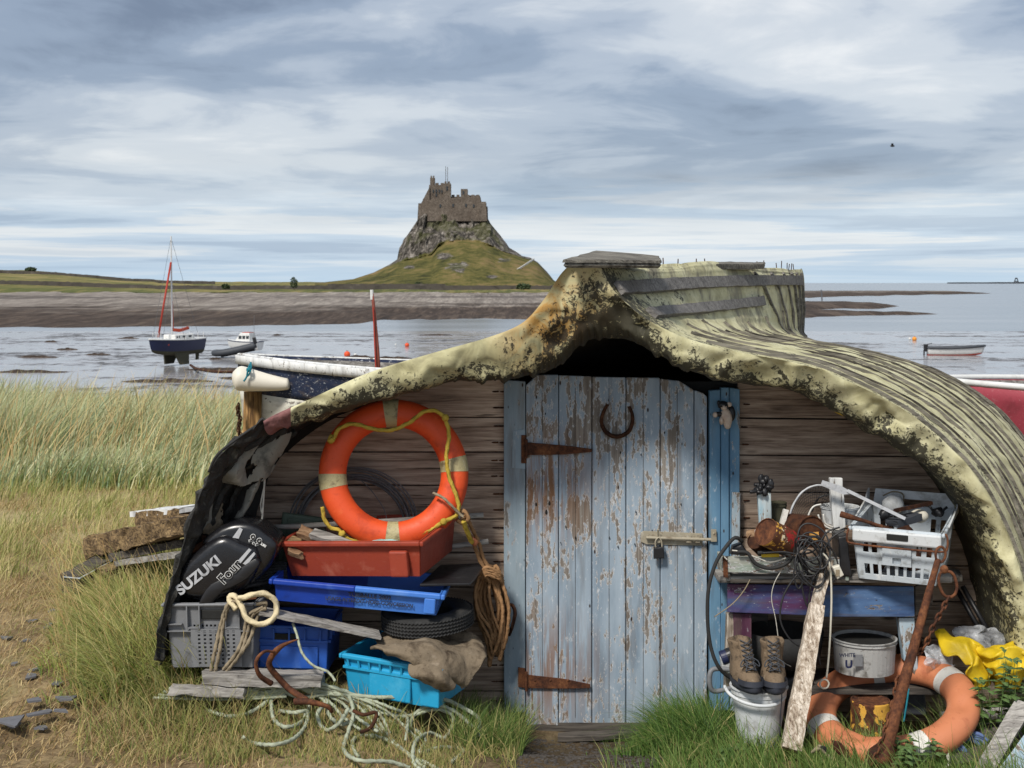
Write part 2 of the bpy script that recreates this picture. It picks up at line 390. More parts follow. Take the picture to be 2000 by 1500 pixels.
def dirty(name, col, dark=None, light=None, rough=.5, metal=0., k=1., amt=.5, bump=.15, spec=.45, scr=.3, trans=0.):
    """plastic / paint / cloth with grime, fading and scratches"""
    g = G(name); dark = dark or tuple(q*.45 for q in col); light = light or tuple(min(1, q*1.35+.03) for q in col)
    n = g.noise(g.obj, 5*k, 7, .6, .3); n2 = g.noise(g.obj, 26*k, 6, .65)
    c = g.ramp(n, [(.32, dark), (.46, col), (.60, col), (.78, light)])
    c = g.mix(1-amt, c, col)
    sp = g.step(n2, .60, .72); c = g.mix(g.math('MULTIPLY', sp, amt*.8), c, dark)
    if scr:
        s1 = g.noise(g.map((6*k, 40*k, 90*k), rot=(.3, .5, .2)), 1, 5, .7); c = g.mix(g.math('MULTIPLY', g.step(s1, .62, .70), scr), c, light)
        s2 = g.noise(g.map((80*k, 8*k, 30*k), rot=(.7, .1, .4)), 1, 4, .7); c = g.mix(g.math('MULTIPLY', g.step(s2, .64, .72), scr), c, dark)
    r_ = g.math('MULTIPLY_ADD', n2, .35, rough-.15, clamp=True)
    return g.out(c, r_, metal, g.bump(g.math('ADD', n, n2), bump, .006), spec=spec, trans=trans)
def rusty(name, k=1., paint=None, pc=.5, dark=.0):
    g = G(name); n = g.noise(g.obj, 14*k, 9, .65, .4); n2 = g.noise(g.obj, 60*k, 6, .7)
    f = g.math('ADD', g.math('MULTIPLY', n, .6), g.math('MULTIPLY', n2, .4))
    q = 1-dark
    c = g.ramp(f, [(.33, (.022*q, .012*q, .009*q)), (.46, (.085*q, .032*q, .017*q)), (.56, (.17*q, .065*q, .028*q)), (.68, (.30*q, .13*q, .05*q))])
    if paint:
        m = g.noise(g.obj, 9*k, 8, .6, .2); c = g.mix(g.step(m, .5+(.5-pc)*.3, .515+(.5-pc)*.3), c, paint)
    return g.out(c, .85, .15, g.bump(f, .6, .006), spec=.3)
M = {}
M['plank'] = wood('weathered_plank', (.085, .058, .042), (.30, .215, .16), (.54, .42, .325), 0, 1.)
M['greywood'] = wood('grey_timber', (.06, .055, .05), (.20, .185, .17), (.40, .38, .35), 0, 1.5)
M['greywood_z'] = wood('grey_timber_upright', (.07, .045, .03), (.30, .235, .175), (.66, .59, .50), 2, 2.6, bump=.9, knots=False)
M['darkwood'] = wood('dark_timber', (.018, .016, .015), (.055, .048, .042), (.12, .105, .09), 0, 1.5)
M['rotwood'] = wood('rotten_timber', (.018, .012, .008), (.085, .055, .03), (.32, .22, .11), 0, 2.5, bump=1.)
M['brownwood'] = wood('brown_timber', (.05, .025, .012), (.16, .085, .045), (.30, .19, .11), 0, 1.5)
M['hullbatten'] = wood('pale_grey_batten', (.05, .045, .038), (.13, .12, .10), (.24, .22, .185), 0, 1., knots=False)
M['batten'] = wood('grey_batten', (.035, .032, .03), (.12, .112, .105), (.24, .225, .21), 0, 3.)
hp = P(1060, 950, 6.48); hp2 = P(1060, 1310, 6.48)
M['door'] = peel('flaked_blue_paint', (.22, .285, .355), (.37, .445, .52), (.12, .10, .085), (.34, .305, .265), .66, 2, 1., .8, rust=((hp, .34), (hp2, .36)), wear=(P(1250, 800, 6.48), 1.0, .2), fine_k=1)
M['frame'] = peel('blue_frame_paint', (.22, .285, .335), (.30, .37, .42), (.11, .10, .09), (.30, .28, .25), .78, 2, 1.1, .4)
M['frame_r'] = peel('bright_blue_frame_paint', (.09, .20, .325), (.16, .30, .43), (.09, .08, .07), (.28, .26, .23), .82, 2, 1.1, .5)
M['whitepaint'] = peel('flaked_white_paint', (.55, .56, .56), (.72, .72, .70), (.10, .08, .06), (.30, .26, .2), .75, 2, 2., .3)
M['benchblue'] = peel('bench_blue_purple_paint', (.04, .08, .19), (.10, .19, .36), (.05, .04, .04), (.2, .17, .15), .85, 0, 2., .25)
M['benchpurple'] = peel('bench_purple_paint', (.07, .02, .045), (.12, .045, .08), (.05, .04, .04), (.2, .17, .15), .85, 2, 2., .3)
M['benchpale'] = peel('bench_pale_paint', (.25, .35, .42), (.40, .47, .52), (.08, .06, .05), (.26, .22, .17), .6, 2, 2., .6)
M['traypaint'] = peel('tray_flaked_paint', (.25, .31, .26), (.42, .42, .37), (.07, .05, .04), (.28, .22, .17), .5, 0, 2., .9)
M['creampaint'] = peel('boat_white_paint', (.50, .49, .42), (.62, .60, .53), (.08, .07, .06), (.3, .27, .22), .85, 0, 1., .2)
M['navypaint'] = peel('boat_navy_paint', (.010, .017, .04), (.016, .026, .06), (.08, .08, .09), (.30, .30, .30), .85, 0, 2., .8)
M['orange'] = dirty('orange_buoy_plastic', (.68, .075, .014), (.36, .035, .01), (.82, .18, .05), .55, k=2.2, amt=.6, scr=.3)
M['orange2'] = dirty('faded_orange_plastic', (.52, .185, .085), (.34, .10, .045), (.68, .33, .18), .55, k=1.5, amt=.8, scr=.15)
M['band'] = dirty('silver_band', (.42, .36, .19), (.16, .12, .06), (.66, .64, .56), .45, k=5, amt=.9, bump=.5, scr=.5)
M['bandw'] = dirty('white_band', (.62, .60, .55), (.30, .27, .22), None, .5, k=3, amt=.6)
M['red'] = dirty('red_crate_plastic', (.30, .045, .022), (.15, .025, .014), (.50, .17, .11), .5, k=1.3, amt=.7, scr=.35)
M['blue'] = dirty('blue_box_plastic', (.008, .045, .33), (.004, .02, .15), (.08, .18, .55), .42, k=1.2, amt=.5, scr=.25)
M['blue2'] = dirty('pale_blue_box_plastic', (.055, .19, .60), (.03, .10, .35), (.25, .42, .72), .42, k=1.2, amt=.5, scr=.25)
M['blue3'] = dirty('blue_crate_plastic', (.02, .095, .42), (.008, .04, .2), (.12, .25, .6), .45, k=1.5, amt=.5, scr=.3)
M['cyan'] = dirty('light_blue_crate_plastic', (.02, .32, .56), (.012, .15, .3), (.15, .52, .72), .4, k=1.2, amt=.45, scr=.2)
M['grey'] = dirty('grey_crate_plastic', (.18, .185, .195), (.07, .07, .075), (.36, .37, .38), .5, k=1.3, amt=.6, scr=.3)
M['whiteplastic'] = dirty('grubby_white_plastic', (.56, .58, .59), (.20, .18, .15), (.74, .74, .72), .5, k=2, amt=.75, scr=.4)
M['bluewhite'] = dirty('bluish_white_plastic', (.47, .52, .56), (.15, .15, .14), (.72, .73, .72), .5, k=2.5, amt=.95, scr=.5)
M['cream'] = dirty('cream_plastic', (.60, .57, .48), (.3, .26, .2), None, .5, k=2, amt=.5)
M['green'] = dirty('green_plastic', (.075, .105, .075), (.035, .05, .035), None, .55, k=1, amt=.4)
M['black'] = dirty('black_plastic', (.014, .014, .016), (.006, .006, .006), (.09, .09, .09), .4, k=1.5, amt=.6, scr=.25)
M['cowl'] = dirty('glossy_black_cowl', (.009, .009, .011), (.004, .004, .004), (.16, .16, .16), .25, k=1., amt=.25, scr=.22, bump=.05, spec=.6)
M['rubber'] = dirty('black_rubber', (.02, .02, .02), (.008, .008, .008), (.06, .055, .05), .75, k=2, amt=.6)
M['cable'] = dirty('black_cable', (.02, .02, .022), None, (.09, .09, .09), .5, k=3, amt=.5)
M['silver'] = dirty('silver_decal', (.45, .46, .48), (.15, .15, .15), (.7, .7, .7), .4, k=3, amt=.6, scr=.6)
M['whitemark'] = dirty('white_marking', (.72, .72, .70), (.3, .3, .3), None, .5, k=6, amt=.5)
M['darkmark'] = dirty('dark_printing', (.02, .025, .05), (.05, .09, .2), None, .6, k=4, amt=.5)
M['steel'] = dirty('worn_steel', (.36, .32, .24), (.10, .06, .03), (.55, .52, .45), .5, .15, k=4, amt=.8)
M['wire'] = dirty('grey_wire', (.13, .13, .135), (.04, .04, .04), (.26, .26, .26), .5, .3, k=3, amt=.5)
M['rust'] = rusty('rusty_iron'); M['darkrust'] = rusty('dark_rusty_iron', 1, dark=.55); M['hinge'] = rusty('rusty_hinge', 1.2, dark=.2)
M['tin'] = rusty('rusty_tin', 1.5, (.75, .42, .07), .46); M['tin2'] = rusty('rusty_brown_tin', 1, dark=.45); M['tinred'] = rusty('rusty_red_tin', 2, (.35, .015, .02), .6)
def ropem(name, c, k=1.): return dirty(name, c, tuple(q*.35 for q in c), None, .85, k=k*3, amt=.6, bump=.6, spec=.15, scr=.3)
M['rope_y'] = ropem('yellow_rope', (.48, .34, .055)); M['rope_g'] = ropem('pale_green_rope', (.37, .40, .30)); M['rope_b'] = ropem('brown_rope', (.31, .175, .085))
M['rope_c'] = ropem('cream_rope', (.66, .56, .36)); M['rope_t'] = ropem('tan_rope', (.27, .22, .15)); M['rope_k'] = ropem('black_rope', (.03, .03, .032)); M['rope_a'] = ropem('aqua_rope', (.38, .60, .57))
M['rope_w'] = ropem('white_cord', (.52, .50, .44)); M['rope_teal'] = ropem('teal_rope', (.02, .17, .22))
M['sack'] = dirty('stained_canvas', (.19, .15, .105), (.055, .04, .028), (.36, .30, .23), .95, k=2., amt=1., bump=.9, spec=.1)
M['greycloth'] = dirty('torn_grey_canvas', (.24, .23, .20), (.06, .06, .055), (.45, .44, .38), .9, k=1.6, amt=.9, bump=.5, spec=.1)
M['yellow'] = dirty('yellow_oilskin', (.66, .46, .015), (.36, .23, .01), (.80, .62, .06), .45, k=1.5, amt=.5, bump=.3)
M['glove'] = dirty('blue_glove', (.10, .15, .30), (.04, .06, .12), None, .8, k=4, amt=.6)
M['leather'] = dirty('worn_tan_leather', (.17, .12, .075), (.04, .028, .018), (.46, .39, .29), .85, k=5, amt=1., bump=.6)
M['sole'] = dirty('dark_sole', (.028, .032, .045), None, None, .7, k=3, amt=.5)
M['pottery'] = dirty('pale_figurine', (.58, .47, .38), (.35, .22, .17), (.7, .62, .54), .5, k=6, amt=.6)
M['soilstone'] = dirty('dark_gravel', (.06, .052, .045), (.02, .017, .015), (.15, .135, .12), .9, k=4, amt=.8)
M['whitedirty'] = dirty('stained_white_plastic', (.36, .36, .35), (.10, .09, .075), (.58, .58, .56), .55, k=2.5, amt=1., scr=.5)
M['slate'] = dirty('slate', (.12, .12, .13), (.05, .05, .055), (.25, .25, .27), .7, k=4, amt=.7)
M['hullred'] = dirty('faded_red_paint', (.32, .045, .065), (.20, .03, .04), (.62, .42, .42), .6, k=1.2, amt=.7, scr=.5)
M['hullwhite'] = dirty('boat_white', (.66, .66, .64), (.35, .34, .32), None, .5, k=1, amt=.5)
M['hullblue'] = dirty('boat_blue', (.012, .018, .06), None, None, .45, k=1, amt=.4)
M['antifoul'] = dirty('antifouling', (.05, .046, .025), (.05, .05, .03), None, .8, k=1, amt=.5)
M['redpaint'] = dirty('red_paint', (.40, .04, .02), None, None, .6, k=1, amt=.4)
M['darkgrey'] = dirty('dark_grey_rubber', (.045, .05, .06), None, None, .6, k=1, amt=.4)
M['sail'] = dirty('red_sailcloth', (.5, .07, .03), None, None, .8, k=1, amt=.3)
def m_bag():
    g = G('clear_plastic_bag'); n = g.noise(g.obj, 14, 6, .6)
    b = g.nd('ShaderNodeBsdfPrincipled'); g.put(b.inputs['Base Color'], (.55, .57, .6)); b.inputs['Roughness'].default_value = .25
    g.put(b.inputs['Alpha'], g.step(n, .25, .75)); g.put(b.inputs['Normal'], g.bump(n, .6, .02))
    o = g.nd('ShaderNodeOutputMaterial'); g.nt.links.new(b.outputs[0], o.inputs[0]); return g.m
M['bag'] = m_bag()
def m_glass():
    g = G('dark_window'); return g.out((.03, .035, .04), .2)
M['glass'] = m_glass()
# tarpaulin painted over the old hull
def m_tarp():
    g = G('lichened_tarpaulin'); a = g.attr('lip').outputs['Fac']; v = g.attr('vv').outputs['Fac']
    big = g.noise(g.obj, 2.6, 6, .6, .5); mid = g.noise(g.obj, 9, 8, .68, .8); fin = g.noise(g.obj, 44, 10, .74, .9)
    st = g.noise(g.map((16, 3, 4)), 1, 7, .65, .3)
    c = g.ramp(g.math('ADD', g.math('MULTIPLY', mid, .5), g.math('MULTIPLY', big, .5)), [(.34, (.25, .225, .13)), (.45, (.42, .39, .22)), (.60, (.62, .59, .38))])
    c = g.mix(g.math('MULTIPLY', g.step(st, .50, .64), g.step(v, .02, .08)), c, (.19, .17, .115))
    och = g.math('MULTIPLY', g.near(P(1090, 630, 5.95), .34, .3), g.step(mid, .38, .55)); c = g.mix(g.math('MULTIPLY', och, .85), c, (.36, .17, .02))
    blk = g.math('ADD', g.math('MULTIPLY', fin, .50), g.math('ADD', g.math('MULTIPLY', mid, .30), g.math('MULTIPLY', big, .24)))
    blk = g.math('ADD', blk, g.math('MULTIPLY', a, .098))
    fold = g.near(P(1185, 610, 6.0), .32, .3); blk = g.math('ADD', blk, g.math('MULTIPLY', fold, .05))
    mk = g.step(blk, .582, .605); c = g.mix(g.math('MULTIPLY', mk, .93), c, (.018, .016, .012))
    h = g.math('ADD', g.math('MULTIPLY', mid, .6), g.math('ADD', g.math('MULTIPLY', mk, .25), g.math('MULTIPLY', st, .3)))
    return g.out(c, .72, 0, g.bump(h, .55, .012), spec=.3)
M['tarp'] = m_tarp()
M['tarp_pink'] = dirty('pink_painted_tarp', (.20, .085, .08), (.08, .03, .03), (.32, .17, .14), .8, k=3, amt=.9, bump=.6)
M['tar'] = dirty('tarred_timber', (.022, .021, .019), (.007, .007, .006), (.22, .21, .18), .7, k=3, amt=.8, bump=1., scr=.5)
M['pitch'] = dirty('black_and_inside_shade', (.012, .012, .011), (.005, .005, .005), (.04, .04, .035), .8, k=2, amt=.6)  # near black; on the shell inside the hull it stands in for shade
# ground
def m_ground():
    g = G('worn_turf_ground'); p = g.obj
    big = g.noise(p, .55, 5, .6, .3); mid = g.noise(p, 3.2, 8, .65); fin = g.noise(p, 38, 8, .7); vf = g.noise(p, 150, 4, .7)
    f = g.math('ADD', g.math('MULTIPLY', mid, .5), g.math('ADD', g.math('MULTIPLY', fin, .35), g.math('MULTIPLY', vf, .2)))
    c = g.ramp(f, [(.38, (.055, .038, .023)), (.49, (.165, .115, .062)), (.58, (.30, .22, .12)), (.72, (.46, .37, .22))])
    gr = g.ramp(fin, [(.3, (.045, .055, .014)), (.7, (.17, .17, .05))]); c = g.mix(g.math('MULTIPLY', g.step(g.math('ADD', g.math('MULTIPLY', mid, .6), g.math('MULTIPLY', big, .4)), .53, .63), .5), c, gr)
    pale = g.near((-3.2, 10.6, .35), 2.2, .3); c = g.mix(g.math('MULTIPLY', pale, .55), c, (.42, .36, .18))
    peb = g.vor(p, 55); c = g.mix(g.math('MULTIPLY', g.step(peb, .16, .08), .5), c, (.17, .16, .16))
    soil = g.near(P(1190, 1470, 6.0), .85, .45); c = g.mix(g.math('MULTIPLY', soil, .85), c, g.ramp(fin, [(.35, (.015, .012, .009)), (.65, (.06, .047, .036))]))
    return g.out(c, .95, 0, g.bump(g.math('ADD', f, g.math('MULTIPLY', peb, .1)), .8, .02), spec=.1)
M['ground'] = m_ground()
def m_grass():
    g = G('grass_blade'); a = g.attr('col'); c = a.outputs['Color']
    b = g.nd('ShaderNodeBsdfPrincipled'); g.put(b.inputs['Base Color'], c); b.inputs['Roughness'].default_value = .6; b.inputs['Specular IOR Level'].default_value = .25
    t = g.nd('ShaderNodeBsdfTranslucent'); g.put(t.inputs[0], c); ms = g.nd('ShaderNodeMixShader'); ms.inputs[0].default_value = .3
    g.nt.links.new(b.outputs[0], ms.inputs[1]); g.nt.links.new(t.outputs[0], ms.inputs[2])
    o = g.nd('ShaderNodeOutputMaterial'); g.nt.links.new(ms.outputs[0], o.inputs[0]); return g.m
M['grass'] = m_grass()
def m_mud():
    g = G('wet_mud_flat'); p = g.obj
    n1 = g.noise(g.map((.03, .08, 1)), 1, 9, .66, .6); n2 = g.noise(g.map((.14, .16, 1)), 1, 8, .66, .3); n3 = g.noise(g.map((.9, .5, 1)), 1, 7, .7)
    f = g.math('ADD', g.math('MULTIPLY', n1, .36), g.math('ADD', g.math('MULTIPLY', n2, .34), g.math('MULTIPLY', n3, .30)))
    wet = g.step(f, .60, .50); weed = g.step(f, .525, .55)
    c = g.ramp(n2, [(.35, (.22, .21, .21)), (.65, (.38, .37, .38))]); c = g.mix(weed, c, (.055, .045, .035))
    r_ = g.math('MULTIPLY_ADD', wet, -.46, .55); r2 = g.math('MULTIPLY_ADD', n2, .12, r_)
    return g.out(c, r2, 0, g.bump(g.math('ADD', n3, n2), .10, .08), spec=.55)
M['mud'] = m_mud()
def m_sea():
    g = G('grey_sea'); w = g.noise(g.map((.25, 1.1, 1)), 1, 6, .6)
    s2 = g.noise(g.map((.012, .05, 1)), 1, 4, .5)
    c = g.ramp(s2, [(.4, (.16, .18, .20)), (.6, (.26, .28, .30))])
    return g.out(c, g.math('MULTIPLY_ADD', s2, .15, .12), 0, g.bump(w, .12, .12), spec=.5)
M['sea'] = m_sea()
def m_beach():
    g = G('shingle_beach'); n = g.noise(g.map((.02, .06, .2)), 1, 9, .7, .3); f = g.noise(g.map((.45, .035, .3)), 1, 9, .75)
    z = g.nd('ShaderNodeSeparateXYZ'); g.put(z.inputs[0], g.geo.outputs['Position']); hz = z.outputs[2]
    hf = g.math('ADD', hz, g.math('MULTIPLY', g.math('SUBTRACT', n, .5), 2.2))
    f2 = g.noise(g.map((1.8, .10, .5)), 1, 6, .8); t = g.math('ADD', g.math('MULTIPLY', f, .45), g.math('ADD', g.math('MULTIPLY', n, .15), g.math('MULTIPLY', f2, .4)))
    low = g.ramp(t, [(.40, (.020, .014, .010)), (.5, (.055, .038, .028)), (.64, (.16, .12, .09))])
    up = g.ramp(t, [(.38, (.08, .066, .056)), (.5, (.21, .18, .155)), (.62, (.40, .36, .31))])
    c = g.mix(g.step(hf, -3.2, -2.5), low, up)
    c = g.mix(g.math('MULTIPLY', g.math('MULTIPLY', g.step(hf, -1.9, -1.7), g.step(hf, -1.4, -1.6)), .7), c, (.05, .04, .038))
    return g.out(c, .9, 0, g.bump(f, .6, .5), spec=.2)
M['beach'] = m_beach()
def m_field():
    g = G('far_pasture'); n = g.noise(g.map((.006, .02, .1)), 1, 8, .65, .3); f = g.noise(g.map((.25, .02, .2)), 1, 8, .75)
    c = g.ramp(g.math('ADD', g.math('MULTIPLY', n, .45), g.math('MULTIPLY', f, .55)), [(.36, (.045, .05, .02)), (.46, (.10, .11, .035)), (.54, (.22, .18, .07)), (.66, (.34, .27, .12))])
    return g.out(c, .95, spec=.1)
M['field'] = m_field()
def m_hill():
    g = G('crag_rock_and_turf'); n = g.noise(g.obj, .045, 8, .65, .4); f = g.noise(g.obj, .22, 9, .72, .4); v = g.noise(g.map((.5, .5, .12)), 1, 7, .7)
    rock = g.ramp(g.math('ADD', g.math('MULTIPLY', f, .45), g.math('MULTIPLY', v, .55)), [(.40, (.014, .013, .011)), (.48, (.065, .058, .05)), (.55, (.17, .15, .13)), (.64, (.40, .37, .33))])
    turf = g.ramp(g.math('ADD', g.math('MULTIPLY', n, .5), g.math('MULTIPLY', f, .5)), [(.38, (.03, .031, .013)), (.45, (.07, .07, .022)), (.52, (.125, .108, .036)), (.60, (.20, .142, .065))])
    a = g.attr('rock').outputs['Fac']; k = g.step(g.math('ADD', a, g.math('MULTIPLY', g.math('SUBTRACT', f, .5), 1.3)), .46, .56)
    moss = g.math('MULTIPLY', g.step(n, .52, .58), .5); rock = g.mix(moss, rock, (.075, .08, .025))
    return g.out(g.mix(k, turf, rock), .95, 0, g.bump(f, .8, 1.2), spec=.1)
M['hill'] = m_hill()
def m_castle():
    g = G('castle_stone'); n = g.noise(g.obj, .25, 7, .6); br = g.nd('ShaderNodeTexBrick'); g.put(br.inputs[0], g.map((.35, .35, .35), rot=(R(90), 0, 0)))
    br.inputs['Color1'].default_value = (.13, .11, .092, 1); br.inputs['Color2'].default_value = (.20, .165, .135, 1); br.inputs['Mortar'].default_value = (.10, .08, .065, 1)
    c = g.mix(g.step(n, .35, .7), br.outputs[0], (.095, .075, .06)); f = g.noise(g.obj, 1.2, 6, .7); c = g.hsv(c, g.math('MULTIPLY_ADD', f, 2.2, -.15))
    return g.out(c, .95, 0, g.bump(f, .7, .3), spec=.1)
M['castle'] = m_castle()
M['stonewall'] = dirty('field_stone', (.075, .065, .055), (.03, .026, .022), (.16, .14, .12), .95, k=.05, amt=.9)
M['bush'] = dirty('bush_leaves', (.035, .055, .018), (.012, .02, .008), (.09, .12, .04), .8, k=1., amt=.8)
M['nettle'] = dirty('nettle_leaf', (.075, .13, .035), (.03, .055, .015), (.15, .22, .08), .6, k=4, amt=.7)
# ---------------------------------------------------------------- land, water
SEA = -4.3
def sm(t): t = min(max(t, 0), 1); return t*t*(3-2*t)
def gz(x, y):
    l = sm((-.12-x)/.6); h = .30*l+.02; nr = sm((6.35-y)/.75); h = h*(1-nr)+(.13+.06*l)*nr
    h -= .12*math.exp(-((x-.45)/.55)**2-((y-6.2)/.28)**2)*.5
    h -= sm((y-14)/14)*1.0+sm((y-22)/18)*4.6
    return h+.02*nz((x, y, 0), 1.3)+.008*nz((x, y, 0), 6)*(1 if y < 14 else 0)
def zgrid(xs, ys): return MB().add([Vector((x, y, gz(x, y))) for x in xs for y in ys], [(i*len(ys)+j, (i+1)*len(ys)+j, (i+1)*len(ys)+j+1, i*len(ys)+j+1) for i in range(len(xs)-1) for j in range(len(ys)-1)])
xs = sorted(set([round(-60+i*3, 3) for i in range(19)]+[round(-4+i*.06, 3) for i in range(134)]+[round(5+i*3, 3) for i in range(19)]))
ys = [round(-2+i*.5, 3) for i in range(14)]+[round(5+i*.06, 3) for i in range(50)]+[round(8.1+i*.3, 3) for i in range(30)]+[round(17.5+i*1., 3) for i in range(28)]
zgrid(xs, ys).build('ground', M['ground'], smooth_=True, kind='structure', org=(0, 0, 0))
def flat(name, x0, x1, y0, y1, z, mat, nx=2, ny=2):
    MB().grid(nx, ny, lambda u, v: Vector((x0+(x1-x0)*u, y0+(y1-y0)*v, z))).build(name, mat, kind='structure', org=(0, 0, z))
flat('mud_flat', -400, 400, 24, 182, SEA, M['mud'])
flat('sea', -9000, 9000, 20, 26000, SEA-.02, M['sea'])
def lerpk(t, ks):
    for (a, b), (c, d_) in zip(ks, ks[1:]):
        if t <= c: return b+(d_-b)*max(0, (t-a)/(c-a))
    return ks[-1][1]
def onsea(px, py): Y = (EYE-SEA)*F/(py-552); return Y
def shore():
    prof = [(0, SEA-.3, 0), (.03, SEA+.05, 0), (.3, -3.1, 0), (.6, -2.2, 0), (.85, -1.2, 0), (1, -.75, 0)]
    def fn(u, v):
        px = -900+u*2250; near = onsea(px, lerpk(px, [(-900, 650), (0, 642), (400, 640), (700, 634), (760, 622), (1040, 617), (1150, 614), (1350, 596.5)]))
        Y = near+(405-near)*v+nz((px*.012, 3, 0), 1)*4*(1-v); Z = lerpk(v, [(a, b) for a, b, c in prof])
        x = (px-1000)/F*Y; q = nz((x*.09, Y*.05, 0))+.7*nz((x*.4, Y*.06, 0)); return Vector((x, Y, Z+q*.36*min(1, v*12)))
    MB().grid(260, 46, fn).build('beach', M['beach'], smooth_=True, kind='structure', org=(0, 300, 0))
shore()
def mound(name, pts, h, mat=M['beach']):
    x0, x1 = pts[0][0], pts[-1][0]
    def fn(u, v):
        px = x0+(x1-x0)*u; a = lerpk(px, [(p[0], p[1]) for p in pts]); b = lerpk(px, [(p[0], p[2]) for p in pts])
        a += nz((px*.03, 1, 0))*(a-b)*.25; Ya, Yb = onsea(px, a), onsea(px, b); Y = Ya+(Yb-Ya)*v; x = (px-1000)/F*Y
        return Vector((x, Y, SEA-.25+h*math.sin(math.pi*min(max(v, 0), 1))**.6*min(1, u*20+.2, (1-u)*6+.05)+nz((x*.2, Y*.1, 0))*.22))
    MB().grid(120, 14, fn).build(name, mat, smooth_=True, kind='structure')
mound('reef', [(700, 629, 613), (900, 623, 613), (1060, 624, 614), (1200, 622, 612)], .55)
mound('reef', [(1380, 623, 606), (1560, 621, 604), (1700, 616, 611), (1780, 615, 612), (1850, 614, 613)], .8)
mound('reef', [(1380, 606, 590), (1560, 607, 590), (1640, 603, 592), (1700, 604, 594), (1762, 599, 597)], 1.3)
mound('reef', [(1380, 586, 569), (1560, 582, 569), (1700, 578, 569.5), (1850, 575, 571), (1945, 573.5, 572.6)], 1.7)
for px, py, wpx in ((75, 698, 90), (190, 693, 60), (130, 683, 50), (420, 702, 30), (700, 697, 60), (760, 700, 100), (430, 722, 150), (600, 726, 120), (520, 739, 220), (330, 745, 200), (100, 668, 30), (60, 727, 160), (850, 655, 80), (250, 661, 50), (540, 655, 20)):
    Y = onsea(px, py); w = wpx/F*Y; x = (px-1000)/F*Y
    mb = MB(); mb.grid(22, 9, lambda u, v: Vector((x+(u-.5)*w, Y+(v-.5)*w*.35*(1+.5*nz((u*4, px, 0))), SEA-.06+.2*math.sin(math.pi*u)**.7*math.sin(math.pi*v)**.7*(1+.8*nz((u*6, v*5, px))))))
    mb.build('seaweed_patch', M['beach'], smooth_=True, kind='structure')
SIL = [(-900, 505), (-300, 520), (0, 527), (100, 531), (180, 538), (250, 545), (330, 548), (420, 550), (640, 551.5), (1200, 552.5)]
def field():
    def fn(u, v):
        px = -900+u*2040; Y = 403+(1000-403)*v**1.3; zt = EYE+(552-lerpk(px, SIL))/F*1000
        Z = lerpk(v, [(0, -.85), (.12, -.2), (.3, .15), (1, zt)]) if px > 300 else -.85+(zt+.85)*v**.85
        x = (px-1000)/F*Y; return Vector((x, Y, Z+nz((x*.03, Y*.02, 0))*.7*min(1, v*5)+nz((x*.12, Y*.05, 2))*.25))
    MB().grid(200, 40, fn).build('pasture', M['field'], smooth_=True, kind='structure', org=(0, 500, 0))
field()
def fz(px, Y):
    v = ((Y-403)/597)**(1/1.3); zt = EYE+(552-lerpk(px, SIL))/F*1000
    return lerpk(v, [(0, -.85), (.12, -.2), (.3, .15), (1, zt)]) if px > 300 else -.85+(zt+.85)*v**.85
def stone_wall(x0, x1, Y, h, label):
    mb = MB(); n = int((x1-x0)/6)
    top = []
    for i in range(n+1):
        px = x0+(x1-x0)*i/n; x = (px-1000)/F*Y; z = fz(px, Y); t = h+nz((px*.2, Y, 0))*.3
        for dx, dz in ((-.35, -1.2), (-.25, t), (.25, t), (.35, -1.2)): top.append(Vector((x, Y+dx, z+dz)))
    fs = [(i*4+j, i*4+4+j, i*4+5+j, i*4+j+1) for i in range(n) for j in range(3)]+[(0, 1, 2, 3), (n*4+3, n*4+2, n*4+1, n*4)]
    mb.add(top, fs); mb.build('stone_wall', M['stonewall'], label=label, cat='stone wall')
stone_wall(-120, 1090, 452, 1.3, 'long low drystone wall running above the shingle beach across to the castle hill')
stone_wall(640, 870, 520, 1.5, 'short dark drystone wall at the left foot of the castle hill')
stone_wall(-120, 420, 700, 1.6, 'thin drystone wall on the crest of the far left pasture')
